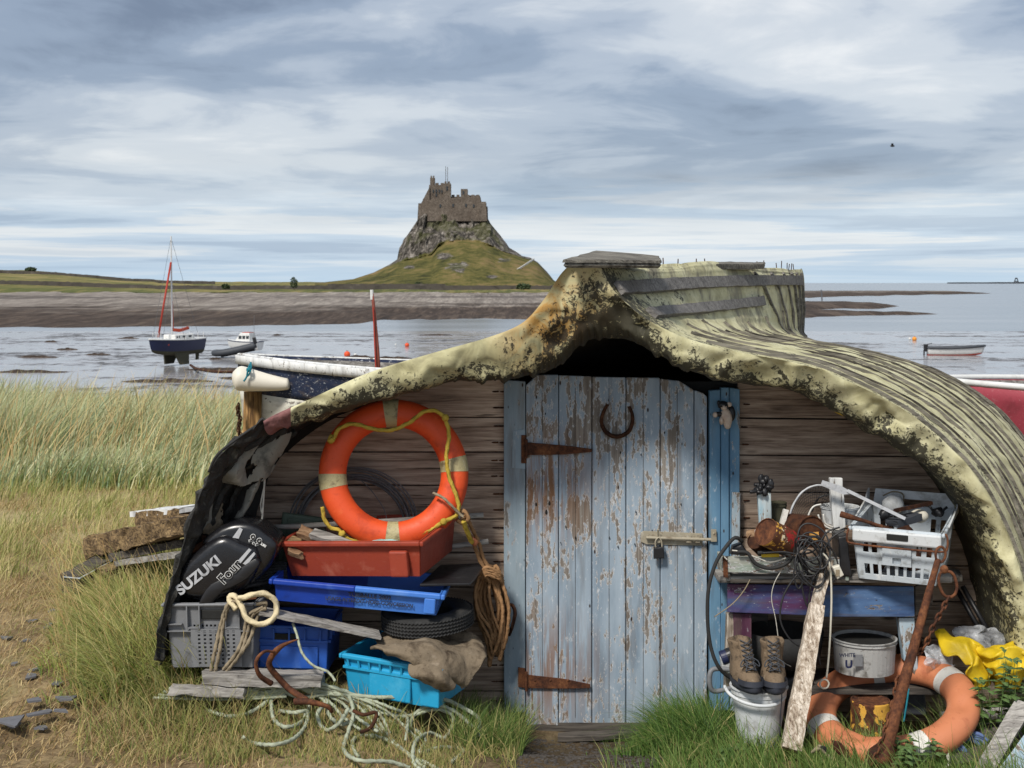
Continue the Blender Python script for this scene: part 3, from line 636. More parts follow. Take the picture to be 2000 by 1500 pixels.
# castle hill
HS = [(625, 552), (690, 545), (730, 532), (760, 517), (776, 506), (779, 485), (800, 452), (815, 430), (820, 416), (950, 424), (958, 436), (978, 460), (995, 484), (1020, 500), (1036, 503), (1050, 512), (1068, 530), (1082, 548), (1100, 554)]
HR = [(625, 552), (760, 520), (776, 512), (808, 505), (843, 498), (856, 481), (870, 475), (895, 470), (940, 474), (975, 488), (1000, 497), (1036, 507), (1050, 514), (1082, 549), (1100, 554)]
def hill():
    mb = MB(); cols = 230; rows = 74; rk = []
    def fn(u, v):
        px = 615+490*u; ys_ = lerpk(px, HS); yr = max(lerpk(px, HR), ys_+.5); yb = 560+2*nz((px*.02, 0, 0)); amp = 0.; r_ = 0.
        if v < .4:
            t = v/.4; Y = 540+82*t; y = yb+(yr-yb)*(t**.9); z = P(px, y, Y).z+.7*nz((px*.05, Y*.05, 1))*math.sin(math.pi*t); r_ = 0.; amp = .12
            r_ = 0
            for ox, oy, ow, oh in ((893, 522, 34, 19), (868, 500, 26, 10), (960, 541, 16, 6), (800, 522, 16, 7), (985, 508, 20, 6)):
                dd = math.hypot((px-ox)/ow, (y-oy)/oh); r_ = max(r_, .85-dd*.6 if dd < 1.3 else 0)
            if px > 930 and y < 505: r_ = max(r_, .3)
        elif v < .8: t = (v-.4)/.4; Y = 622+16*t; y = yr+(ys_-yr)*t; z = P(px, y, Y).z; r_ = min(1., .35+t*3); amp = 1.
        elif v < .9: t = (v-.8)/.1; Y = 638+27*t; z = P(px, ys_, 638).z-t*.3; r_ = .6; amp = .1
        else: t = (v-.9)/.1; Y = 665+70*t; z = P(px, ys_, 638).z*(1-t)-3*t; amp = .3
        k = amp*min(1, max(0, (yr-ys_)/25)); x = (px-1000)/F*Y
        dy = (nz((x*.11, z*.11, Y*.02))*6+nz((x*.35, z*.2, 3))*3.5+nz((x*.9, z*.45, 3))*1.6)*k+nz((x*.05, Y*.05, 4))*1.2*(v < .4)
        rk.append(r_); return Vector((x+nz((x*.2, z*.2, 9))*1.1*k, Y+dy, z+nz((x*.15, Y*.1, 5))*1.1*k))
    mb.grid(cols, rows, fn); mb.at = {'rock': rk}; mb.build('castle_hill', M['hill'], kind='structure', org=(P(880, 552, 600).x, 600, 0), smooth_=False)
hill()
mb = MB(); mb.grid(30, 2, lambda u, v: P(985+58*u, 543-37*u+(v-.5)*3.2, 575+35*u-8)); mb.build('path', M['bandw'], kind='structure', solid=.3)
# castle
def castle():
    c = thing('castle', 'brown stone castle with flagpoles on top of the rocky crag', 'castle', P(880, 425, 645))
    def blk(name, x0, x1, yt, yb, Yf, dep, batter=0., cren=0):
        mb = MB(); a = P(x0, yb, Yf); b = P(x1, yb, Yf); zt = P(x0, yt, Yf).z; k = batter
        mb.hexa([(a.x-k, Yf-k, a.z), (b.x+k, Yf-k, a.z), (b.x, Yf+dep, a.z), (a.x, Yf+dep, a.z), (a.x, Yf, zt), (b.x, Yf, zt), (b.x, Yf+dep, zt), (a.x, Yf+dep, zt)])
        if cren:
            n = max(2, int((b.x-a.x)/2.2))
            for i in range(n):
                x = a.x+(b.x-a.x)*(i+.5)/n; mb.box((x, Yf+.5, zt+.45), ((b.x-a.x)/n*.6, .9, .9))
        return mb.build(name, M['castle'], c)
    blk('curtain_wall', 838, 938, 390, 432, 636, 26, .8, 0); blk('parapet', 860, 938, 386.5, 390, 637, 24); blk('bastion', 936, 949, 394, 432, 634, 14, .5)
    blk('bastion', 817, 840, 397, 432, 637, 18, .4); blk('keep', 838, 869, 361, 391, 640, 16, .2, 1); blk('tower', 840, 849, 347, 365, 640.5, 4, 0, 1)
    blk('tower', 867, 880, 358, 391, 638, 7, .1, 1); blk('tower', 900, 913, 369, 388, 642, 7, 0, 0); blk('battlement', 880, 938, 384, 387, 641, 12, 0, 1); blk('lower_range', 913, 937, 381.5, 387, 650, 8)
    blk('turret', 948, 952, 403, 432, 637, 8, .3); blk('battlement', 826, 838, 388, 400, 645, 10)
    mb = MB(); mb.prism([P(822, 398, 639), P(839, 365, 639), P(839, 398, 639)], (0, 10, 0)); mb.build('ramp_wall', M['castle'], c)
    for x, y, w, h in ((846, 373, .8, 1.6), (852, 373, .8, 1.6), (858, 373, .8, 1.6), (852, 381, .8, 1.4), (863, 374, .7, 1.5), (905, 377, 1, 2), (860, 402, .9, 1.6), (885, 401, .9, 1.6), (910, 401, .9, 1.6), (925, 402, .9, 1.6), (873, 368, .9, 2)):
        mb = MB(); Yf = 635.6 if y > 395 else (637.8 if x == 873 else (641.9 if x == 905 else 639.7)); p = P(x, y, Yf); mb.box(p, (w*.8, .3, h*.9)); mb.build('window', M['glass'], c)
    for x, yt in ((870.5, 325), (874.2, 326)):
        mb = MB(); mb.tube([P(x, 360, 641), P(x, yt, 641)], .13, 6); mb.build('flagpole', M['wire'], c)
castle()
# bushes on the far shore
def bush(px, py, Y, w, h, label, trunk=False):
    z0 = fz(px, Y); x = (px-1000)/F*Y; t = thing('bush', label, 'bush', (x, Y, z0-.1)); rr = random.Random(int(px*7))
    mb = MB()
    for i in range(260):
        a = rr.random()*6.28; k = rr.random()**.5; q = Vector((x+math.cos(a)*w/2*k, Y+math.sin(a)*w/2*k, z0+h*(.15+.85*rr.random()**.8*(1-.35*k*k))))
        d1 = Vector((rr.uniform(-1, 1), rr.uniform(-1, 1), rr.uniform(-1, 1))).normalized()*w*.08; d2 = d1.orthogonal()*rr.uniform(.6, 1.2); mb.add([q-d1, q-d2, q+d1, q+d2], [(0, 1, 2, 3)])
    mb.build('foliage', M['bush'], t); mb = MB(); mb.tube([(x, Y, z0-.3), (x+.1, Y, z0+h*.6)], w*.04, 6); mb.build('stem', M['darkwood'], t)
bush(574, 548, 440, 2.4, 4.2, 'tall dark bush standing alone at the wall between the sailing boat and the castle')
bush(441, 560, 440, 2.6, 2.0, 'round low bush by the wall directly right of the sailing boat mast')
bush(1023, 549, 445, 4.5, 2.0, 'wide dark bush in front of the wall below the right end of the castle hill')
bush(1042, 507, 612, 4.6, 5., 'green bush growing on the right shoulder of the castle hill')
bush(60, 533, 900, 7, 3., 'small bush on the skyline of the far left pasture')
bush(816, 553, 530, 2.2, 2.4, 'tiny dark bush at the foot of the castle hill under its cliff')
# ---------------------------------------------------------------- grass
def grass(name, x, y, h, w, lean, leandir, col, kind='stuff', label=None, cat='grass', zoff=0., curl=1., tipc=None):
    rs = np.random.RandomState(sum(map(ord, name))+len(x)); n = len(x)
    zb = np.array([gz(a, b) for a, b in zip(x, y)])+zoff
    ang = rs.uniform(-.9, .9, n); sx = np.cos(ang); sy = np.sin(ang)
    ld = leandir+rs.normal(0, 1.1, n); lx = np.cos(ld); ly = np.sin(ld); ln = lean*rs.uniform(.3, 1.5, n)
    V = np.zeros((n, 7, 3), np.float32); S = [0, .38, .74, 1.]; Wd = [1, .85, .5, 0]; k = 0
    for s_, wd in zip(S, Wd):
        cx = x+lx*h*ln*s_**1.8*curl; cy = y+ly*h*ln*s_**1.8*curl; cz = zb+h*s_*np.sqrt(np.clip(1-(ln*s_*.62)**2, .12, 1))
        for sg in ((-1, 1) if wd else (0,)):
            V[:, k, 0] = cx+sg*sx*w*wd*.5; V[:, k, 1] = cy+sg*sy*w*wd*.5; V[:, k, 2] = cz; k += 1
    me = bpy.data.meshes.new(name); me.vertices.add(n*7)
    o0 = np.array([x.mean(), y.mean(), zb.mean()]); me.vertices.foreach_set('co', (V-o0).reshape(-1).astype(np.float32))
    fi = np.array([0, 1, 3, 2, 2, 3, 5, 4, 4, 5, 6]); li = (np.arange(n)[:, None]*7+fi[None]).reshape(-1)
    me.loops.add(len(li)); me.loops.foreach_set('vertex_index', li.astype(np.int32))
    ls = (np.arange(n)[:, None]*11+np.array([0, 4, 8])[None]).reshape(-1); lt = np.tile([4, 4, 3], n)
    me.polygons.add(n*3); me.polygons.foreach_set('loop_start', ls.astype(np.int32)); me.polygons.foreach_set('loop_total', lt.astype(np.int32)); me.update(calc_edges=True)
    a = me.attributes.new('col', 'FLOAT_COLOR', 'POINT'); cc = np.ones((n, 7, 4), np.float32); cc[:, :, :3] = col[:, None, :]
    if tipc is not None:
        for i, f in enumerate((0, 0, .1, .1, .45, .45, .9)): cc[:, i, :3] = cc[:, i, :3]*(1-f)+np.array(tipc)*f
    a.data.foreach_set('color', cc.reshape(-1)); me.materials.append(M['grass'])
    o = bpy.data.objects.new(name, me); C.objects.link(o); o.location = o0; _tag(o, label, cat, None, kind); return o
def cols(rs, n, pal, wts, var=.25):
    pal = np.array(pal)*1.25; i = rs.choice(len(pal), n, p=np.array(wts)/sum(wts)); return np.clip(pal[i]*rs.uniform(1-var, 1+var, (n, 1)), 0, 1)
def clump(rs, n, x0, x1, y0, y1, nc, sig):
    cx = rs.uniform(x0, x1, nc); cy = rs.uniform(y0, y1, nc); i = rs.randint(0, nc, n); r_ = rs.normal(0, sig, (n, 2)); return cx[i]+r_[:, 0], cy[i]+r_[:, 1], i
def all_grass():
    rs = np.random.RandomState(3)
    # tall marram field
    n = 78000; y = 11.8+14*rs.uniform(0, 1, n)**1.1; px = rs.uniform(-380, 640, n); x = (px-1000)/F*y
    pat = np.array([nz((a*.9, b*.6, 0)) for a, b in zip(x, y)]); keep = rs.uniform(-.5, .6, n) < pat+.28; x, y, pat = x[keep], y[keep], pat[keep]; n = len(x)
    h = np.clip(.44+.34*pat+rs.normal(0, .13, n), .15, .95)*np.where(y < 13, .6, 1)
    c = cols(rs, n, [(.42, .38, .18), (.34, .34, .14), (.20, .27, .09), (.09, .14, .045), (.56, .54, .34), (.27, .37, .22), (.34, .23, .09)], [2.5, 3, 3.5, 2.5, 3, 3.5, 1])
    grass('marram_grass', x, y, h, rs.uniform(.006, .016, n), .62, .1, c, label='tall pale marram grass blowing behind the path', tipc=(.50, .50, .30))
    # fringe where turf meets the tall grass, and low turf on the path
    n = 38000; y = 5.3+7.2*rs.uniform(0, 1, n)**.9; px = rs.uniform(-150, 520, n); x = (px-1000)/F*y
    pat = np.array([nz((a*1.6, b*1.6, 5))+.4*nz((a*5, b*5, 1)) for a, b in zip(x, y)]); keep = rs.uniform(-.4, .55, n) < pat+.16; x, y, pat = x[keep], y[keep], pat[keep]; n = len(x)
    c = cols(rs, n, [(.34, .24, .11), (.44, .35, .18), (.20, .18, .06), (.14, .15, .04), (.24, .155, .07)], [4, 3.5, 1.4, .8, 2.5])
    grass('turf', x, y, np.clip(.022+.03*(pat+.3)+rs.exponential(.012, n), .01, .12), np.full(n, .0035), 1.3, 0, c, label='short dry turf on the trodden path', cat='turf', curl=1.2)
    n = 5000; x, y, i = clump(rs, n, -4.6, -2.2, 8.2, 12.4, 90, .12); c = cols(rs, n, [(.30, .30, .10), (.20, .24, .07), (.42, .36, .17)], [3, 2, 3])
    grass('grass_tuft', x, y, rs.uniform(.06, .2, n), np.full(n, .005), .7, 0, c, label='scattered tufts at the back of the path', cat='grass')
    # clump left of the hull
    n = 11500; px = rs.normal(255, 75, n); y = rs.uniform(6.0, 8.3, n); px = np.clip(px-(y-6)*-22, 70+(y-6)*40, 420); x = (px-1000)/F*y
    pat = np.array([nz((a*4, b*4, 7)) for a, b in zip(x, y)]); c = cols(rs, n, [(.15, .21, .045), (.24, .29, .06), (.36, .32, .11), (.08, .13, .03), (.36, .22, .09), (.46, .44, .20)], [4, 4, 2, 3, 1.2, 1.5])
    edge = np.clip((px-90)/140, .35, 1); grass('long_grass', x, y, np.clip((.25+.24*pat+rs.normal(0, .08, n)), .06, .5)*edge, rs.uniform(.003, .007, n), 1.05, 2.9, c, label='long green and straw grass left of the upturned hull', tipc=(.38, .34, .13))
    n = 420; px = rs.uniform(110, 420, n); y = rs.uniform(6.1, 8, n); x = (px-1000)/F*y; c = cols(rs, n, [(.42, .33, .15), (.36, .24, .10)], [2, 1])
    grass('seed_stalks', x, y, rs.uniform(.25, .55, n), np.full(n, .0045), .9, 2.6, c, label='straw coloured seed stalks over the long grass left of the hull')
    n = 900; y = rs.uniform(12, 20, n); x = (rs.uniform(-60, 600, n)-1000)/F*y; c = cols(rs, n, [(.42, .30, .14), (.5, .42, .2)], [2, 1])
    grass('seed_stalks', x, y, rs.uniform(.5, .95, n), np.full(n, .010), .6, .4, c, label='brown seed stalks standing above the marram grass')
    # strip in front of the crates
    n = 11000; px = rs.uniform(150, 1010, n); y = rs.uniform(5.45, 6.12, n); x = (px-1000)/F*y
    pat = np.array([nz((a*5, b*5, 9)) for a, b in zip(x, y)]); keep = (rs.uniform(-.4, .5, n) < pat+.22) & (rs.uniform(0, 1, n) < np.clip((px-150)/260, .05, 1)+(y-5.5)*.8); x, y, pat, px = x[keep], y[keep], pat[keep], px[keep]; n = len(x)
    tall = rs.uniform(0, 1, n) < np.clip((y-5.6)/.5, 0.02, .5)*np.where(px > 480, .35, 1); h = np.where(tall, rs.uniform(.10, .24, n), rs.uniform(.025, .08, n))*np.where(px < 560, 1.1, .8)
    c = cols(rs, n, [(.13, .16, .035), (.20, .20, .055), (.36, .28, .12), (.085, .12, .03), (.24, .16, .075)], [3, 3, 2.5, 2, 1.5])
    grass('rough_grass', x, y, h, np.full(n, .0036), 1.05, 1.9, c, label='rough grass growing through the ropes in front of the crates', tipc=(.33, .29, .12))
    # lush tuft right of the door and strip to the right corner
    n = 7500; px = np.concatenate([rs.normal(1330, 45, n//2), rs.normal(1420, 50, n-n//2)]); y = rs.uniform(5.75, 6.3, n); x = (px-1000)/F*y
    c = cols(rs, n, [(.055, .11, .02), (.085, .15, .03), (.15, .20, .05), (.30, .27, .11), (.035, .07, .015)], [4, 4, 2, .5, 2])
    fall = np.exp(-((px-1360)/95)**2); grass('long_grass', x, y, np.clip(.30*fall*rs.uniform(.2, 1.15, n)*(.72+.7*np.array([nz((q*.035, w_*4, 2)) for q, w_ in zip(px, y)]))+.03, .03, .42), rs.uniform(.0028, .006, n), 1.15, 2.4, c, label='lush dark green grass tuft at the right foot of the door')
    n = 15000; px = rs.uniform(1180, 2040, n); y = rs.uniform(5.3, 5.95, n); x = (px-1000)/F*y
    pat = np.array([nz((a*5, b*5, 4)) for a, b in zip(x, y)]); keep = (rs.uniform(-.4, .5, n) < pat+.18) & ((px > 1300) | (rs.uniform(0, 1, n) < .12)); x, y, px = x[keep], y[keep], px[keep]; n = len(x)
    c = cols(rs, n, [(.06, .11, .02), (.10, .16, .035), (.17, .21, .06), (.28, .25, .10)], [4, 4, 2, 1])
    grass('foreground_grass', x, y, rs.uniform(.03, .13, n)*np.where(rs.uniform(0, 1, n) < .12, 1.8, 1), np.full(n, .0036), .7, 2.2, c, label='green grass along the foot of the right hand clutter')
    n = 3000; px = np.concatenate([rs.uniform(880, 1020, n//2), rs.uniform(1840, 2050, n-n//2)]); y = rs.uniform(5.8, 6.4, n); x = (px-1000)/F*y
    c = cols(rs, n, [(.07, .12, .025), (.14, .18, .045), (.28, .25, .10)], [4, 3, 1])
    grass('long_grass', x, y, rs.uniform(.06, .24, n), np.full(n, .0036), .7, 1.2, c, label='green grass at both outer ends of the clutter beside the wall')
all_grass()
# pebbles and slate flakes
def slates():
    rr = random.Random(11)
    for k, (px, py, s) in enumerate(((20, 1412, .085), (80, 1397, .05), (70, 1310, .03), (55, 1325, .05), (110, 1338, .03), (28, 1300, .025), (120, 1280, .035), (50, 1255, .03), (105, 1195, .03), (92, 1228, .025), (98, 1222, .02), (62, 1215, .04), (130, 1366, .05), (66, 1371, .035), (118, 1393, .04), (3, 1250, .05), (28, 1420, .03), (78, 1425, .03))):
        Y = 5.5+(1500-py)/500*4; 
        for _ in range(5): Y = (EYE-gz((px-1000)/F*Y, Y))*F/(py-552)
        p = P(px, py, Y); n = rr.randint(5, 7); o = [Vector((p.x+math.cos(a)*s*rr.uniform(.7, 1.2), p.y+math.sin(a)*s*rr.uniform(.6, 1.3), p.z+.004+math.cos(a)*s*.03)) for a in sorted(rr.uniform(0, 6.28) for _ in range(n))]
        mb = MB(); mb.prism(o, (0, 0, .008)); mb.build('slate_flake', M['slate'], label=('largest grey slate flake, at the left edge just above the driftwood stick' if k == 0 else 'thin grey slate flake lying loose on the trodden path'), cat='slate flake', group='slate flakes scattered on the path')
    mb = MB()
    for k in range(1500):
        px = rr.uniform(980, 1330); Y = rr.uniform(5.45, 6.4); x = (px-1000)/F*Y; mb.ball((x, Y, gz(x, Y)), (rr.uniform(.003, .012), rr.uniform(.003, .01), rr.uniform(.002, .007)), 3)
    mb.build('gravel', M['soilstone'], kind='stuff', cat='gravel', label='dark gravel scattered below the blue door')
slates()
# ---------------------------------------------------------------- the shed: half a boat, upside down
SH = thing('boat_shed', 'shed made from an upturned yellowed boat hull with a blue plank door', 'shed', (.5, 6.5, 0))
A_ = [(300, 1290), (322, 1190), (345, 1110), (372, 1020), (398, 950), (432, 888), (515, 822), (600, 782), (720, 728), (850, 688), (950, 660), (1018, 632), (1060, 588), (1098, 532), (1128, 511), (1168, 516), (1198, 566), (1255, 618), (1340, 660), (1450, 689), (1560, 710), (1650, 742), (1760, 797), (1850, 868), (1925, 957), (1982, 1080), (2012, 1200), (2024, 1340)]
C_ = [(322, 1295), (345, 1195), (372, 1120), (405, 1035), (432, 965), (470, 905), (535, 846), (605, 822), (735, 785), (865, 747), (950, 745), (1015, 736), (1065, 722), (1105, 700), (1146, 668), (1195, 660), (1240, 670), (1290, 692), (1340, 720), (1440, 745), (1545, 763), (1640, 806), (1740, 866), (1825, 922), (1888, 998), (1932, 1100), (1962, 1210), (1978, 1340)]
B_ = [(750, 1150), (755, 1110), (770, 1060), (800, 1000), (850, 930), (900, 860), (1000, 800), (1100, 760), (1250, 720), (1400, 700), (1500, 684), (1551, 655), (1556, 600), (1560, 548), (1564, 525), (1568, 530), (1571, 548), (1573, 605), (1577, 660), (1690, 692), (1800, 720), (1870, 745), (1950, 800), (2010, 870), (2060, 960), (2090, 1060), (2100, 1110), (2105, 1150)]
YA, YB = 5.95, 9.5
sA = smooth([P(x, y, YA) for x, y in A_], 9); sB = None
def dense(lst, Y, k=9):
    pts = [P(x, y, Y) for x, y in lst]; out = []
    for i in range(len(pts)-1):
        a, b, c, e = pts[max(i-1, 0)], pts[i], pts[i+1], pts[min(i+2, len(pts)-1)]
        for j in range(k): t = j/k; out.append(.5*((2*b)+(c-a)*t+(2*a-5*b+4*c-e)*t*t+(3*b-a-3*c+e)*t**3))
    out.append(pts[-1]); return out
K = 9; DA, DB, DC = dense(A_, YA, K), dense(B_, YB, K), dense(C_, 6.1, K); ND = len(DA)
def hullpt(i, v, off=0.):
    """i = index along the dense section (float), v = 0 front .. 1 stem"""
    i = min(max(i, 0), ND-1.001); a = int(i); t = i-a
    def q(j, v): return DA[j].lerp(DB[j], v)
    p = q(a, v).lerp(q(a+1, v), t)
    k = i/K
    if 16.6 < k: p = p+Vector((.06, 0, .05))*math.sin(math.pi*v)*sm((k-16.6)/3)
    if off:
        j = max(1, min(ND-2, a)); tg = (q(j+1, v)-q(j-1, v)).normalized(); ax = (DB[j]-DA[j]).normalized(); n = ax.cross(tg).normalized()
        c0 = Vector((.45+1.1*v, 6+3.5*v, .7))
        if n.dot(p-c0) < 0: n = -n
        if 11 < k < 17.5 and k > 14.2 and n.x < 0: n = -n
        p = p+n*off
    return p
def build_hull():
    NV = 70
    for nm, i0, i1, mt in (('hull_side', 0, 6*K, M['tar']), ('tarpaulin_roof', 6*K, ND-1, M['tarp'])):
        mb = MB(); lip = []; vv = []
        NI = (i1-i0)*2+1
        for a in range(NI):
            i = i0+a/2
            for b in range(NV):
                v = (b/(NV-1))**1.5; p = hullpt(i, v); amp = .016 if nm != 'hull_side' else .012
                e = Vector((p.x, p.y*.45, p.z)); w = min(1, (1-v)*8)*min(1, v*10+.0)
                p = hullpt(i, v, (nz(e, 3.2)*amp+nz(e, 9, 2)*amp*.5+nz((i*.55, v*2.5, 0), 1, 4)*.007)*w)
                if nm != 'hull_side' and v > 0: p.z -= .014*math.sin(v*9)*sm((8.5-abs(i/K-14.5)*4)/8)
                mb.v.append(p); k = i/K; lip.append(max(0, 1-v*9)*.5+(.25 if 14.5 < k < 17.5 and v < .25 else 0)+(.06 if v > .05 and k > 18 else 0)); vv.append(v if k < 18.3 else v*.07)
        for a in range(NI-1):
            for b in range(NV-1): q = a*NV+b; mb.f.append((q, q+NV, q+NV+1, q+1))
        mb.at = {'lip': lip, 'vv': vv}; mb.build(nm, mt, SH, smooth_=True, kind=None)
    # rolled front edge
    for nm, i0, i1, mt in (('edge_tar', 0, 6*K, M['tar']), ('edge_roll_end', 6*K, 7*K-3, M['tarp_pink']), ('edge_roll', 7*K-3, ND-1, M['tarp'])):
        mb = MB(); lip = []; vv = []; NR = 26; NI = (i1-i0)*4+1
        for a in range(NI):
            i = i0+a/4; ia = min(int(i), ND-2); t = i-ia; pa = DA[ia].lerp(DA[ia+1], t); pc = DC[ia].lerp(DC[ia+1], t); k = i/K
            gable = sm((k-11.2)/1.6)*sm((17.8-k)/1.6); bul = (.10-.035*sm((k-17.5)/2))*(1-gable*.45)
            if nm == 'edge_tar': bul = .03; pc = pc.lerp(pa, .35)
            for b in range(NR):
                s_ = b/(NR-1)
                if s_ < .72:
                    q = s_/.72; p = pa.lerp(pc, q); p.y -= bul*((q/.82)**.7 if q < .82 else max(0, 1-((q-.82)/.18)**2)**.5)
                    out = (pa-pc).normalized(); p += out*(.006*math.sin(math.pi*q)+q*q*(.020*nz((k*4, 1, 0), 1.7)+.012*nz((k*11, 2, 0), 1.7)))
                else: q = (s_-.72)/.28; p = pc+Vector((0, .02+.5*q, .03*q))+(pa-pc)*(.10*q)
                w = math.sin(math.pi*min(1, s_/.72))**.5 if s_ < .72 else .4
                amp = (.030 if nm != 'edge_tar' else .034)*w*(1+gable*.5)
                p = p+Vector((nz(p, 4.5, 1)*.5, nz(p, 4.5, 2)*1.4, nz(p, 4.5, 3)))*amp+Vector((nz(p, 13, 1), nz(p, 13, 2)*1.2, nz(p, 13, 3)))*amp*((.60+.35*sm((k-17.5)/2)) if nm != 'edge_tar' else 1.1)
                if nm != 'edge_tar': p = p+Vector((0, .6, -.5))*(.045*w*max(0, .16-abs(nz((p.x*2.5, p.y*3, p.z*2.5), 2.4, 9)))*2.2)
                if nm == 'edge_roll' and .55 < s_ < .9: p.z -= .030*max(0, nz((k*2.3, 0, 0), 1.3))
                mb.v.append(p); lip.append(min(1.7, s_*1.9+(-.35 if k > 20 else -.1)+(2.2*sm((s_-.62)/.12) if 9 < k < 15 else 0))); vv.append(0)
        for a in range(NI-1):
            for b in range(NR-1): q = a*NR+b; mb.f.append((q, q+1, q+NR+1, q+NR))
        mb.at = {'lip': lip, 'vv': vv}; mb.build(nm, mt, SH, smooth_=True)
    # inner shell coloured black, painting in the shade of the hull's inside
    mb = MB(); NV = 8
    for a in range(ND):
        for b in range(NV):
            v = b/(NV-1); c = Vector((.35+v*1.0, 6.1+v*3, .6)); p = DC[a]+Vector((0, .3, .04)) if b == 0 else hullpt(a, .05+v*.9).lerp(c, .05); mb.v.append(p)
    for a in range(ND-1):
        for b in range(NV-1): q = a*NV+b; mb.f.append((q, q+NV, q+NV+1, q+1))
    mb.build('inner_shade_shell', M['pitch'], SH, smooth_=True)
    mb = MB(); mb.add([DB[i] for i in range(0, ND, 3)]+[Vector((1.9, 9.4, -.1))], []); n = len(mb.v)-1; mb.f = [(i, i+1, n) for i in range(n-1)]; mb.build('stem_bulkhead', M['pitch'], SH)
    # battens: along the keel
    def lath(name, ks, w=.05, t=.018, off=.012, mat=M['batten'], m=40, jit=.003):
        pts = []
        for a in range(m+1):
            k, v = ks(a/m); pts.append((hullpt(k*K, v, off), hullpt(k*K, v, off+.03)))
        mb = MB(); vs = []; fs = []
        for a in range(m+1):
            p, q = pts[a]; n = (q-p).normalized(); tg = (pts[min(a+1, m)][0]-pts[max(a-1, 0)][0]).normalized(); s_ = tg.cross(n).normalized()
            ww = w*(1+.12*nz(p, 9))*(min(1, a/m*5+.2) if name == 'hull_batten' else 1)
            j = Vector((nz(p, 12, 3), nz(p, 12, 4), nz(p, 12, 5)))*jit
            for x, y in ((-1, -1), (1, -1), (1, 1), (-1, 1)): vs.append(p+s_*ww/2*x+n*t/2*y+j)
        for a in range(m):
            for b in range(4): c0 = a*4+b; c1 = a*4+(b+1) % 4; fs.append((c0, c0+4, c1+4, c1))
        fs += [(0, 1, 2, 3), (m*4+3, m*4+2, m*4+1, m*4)]; mb.add(vs, fs); mb.build(name, mat, SH)
    lath('keel_batten', lambda t: (16.0-.1*math.sin(t*3.1), .012+t*.955), .062, .022)
    lath('keel_batten', lambda t: (16.95-.30*t, .035+t*.62), .055, .022)
    for n_, (v0, v1, k0) in enumerate(((.014, .014, 18.3), (.06, .065, 17.8), (.13, .13, 17.4), (.215, .21, 17.3), (.33, .31, 17.4), (.47, .45, 17.4), (.63, .61, 17.2), (.79, .78, 17.0), (.93, .93, 16.6))):
        lath('hull_batten', lambda t, v0=v0, v1=v1, k0=k0: (k0+t*(27-k0), v0+(v1-v0)*t+.008*math.sin(t*7+v0*30)), .015, .014, .007, mat=M['hullbatten'], m=90, jit=.004)
    for v0 in (.090, .172, .27, .39, .55, .71, .86):   # thin seams between them
        lath('hull_seam', lambda t, v0=v0: (17.8+t*9, v0+.012*math.sin(t*5+v0*40)), .005, .010, .006, mat=M['darkwood'], m=90, jit=.004)
    for v0 in (.74, .82, .88, .925, .955, .98):
        lath('stem_batten', lambda t, v0=v0: (15.4+t*2.6, v0-(1-t)**1.5*.35*(1-v0)), .016, .016, .008, m=24)
    # keel nails
    for px in (1296, 1324, 1360, 1378, 1480, 1485, 1492, 1517, 1526, 1537, 1540, 1545, 1550):
        v = (px-1140)/425; v = v/(v+(1-v)*YB/YA); p = hullpt(14.3*K, v, .0); mb = MB(); mb.tube([p-Vector((0, 0, .02)), p+Vector((rnd.uniform(-.006, .006), 0, rnd.uniform(.025, .045)))], .003, 5); mb.build('nail', M['darkrust'], SH)
build_hull()
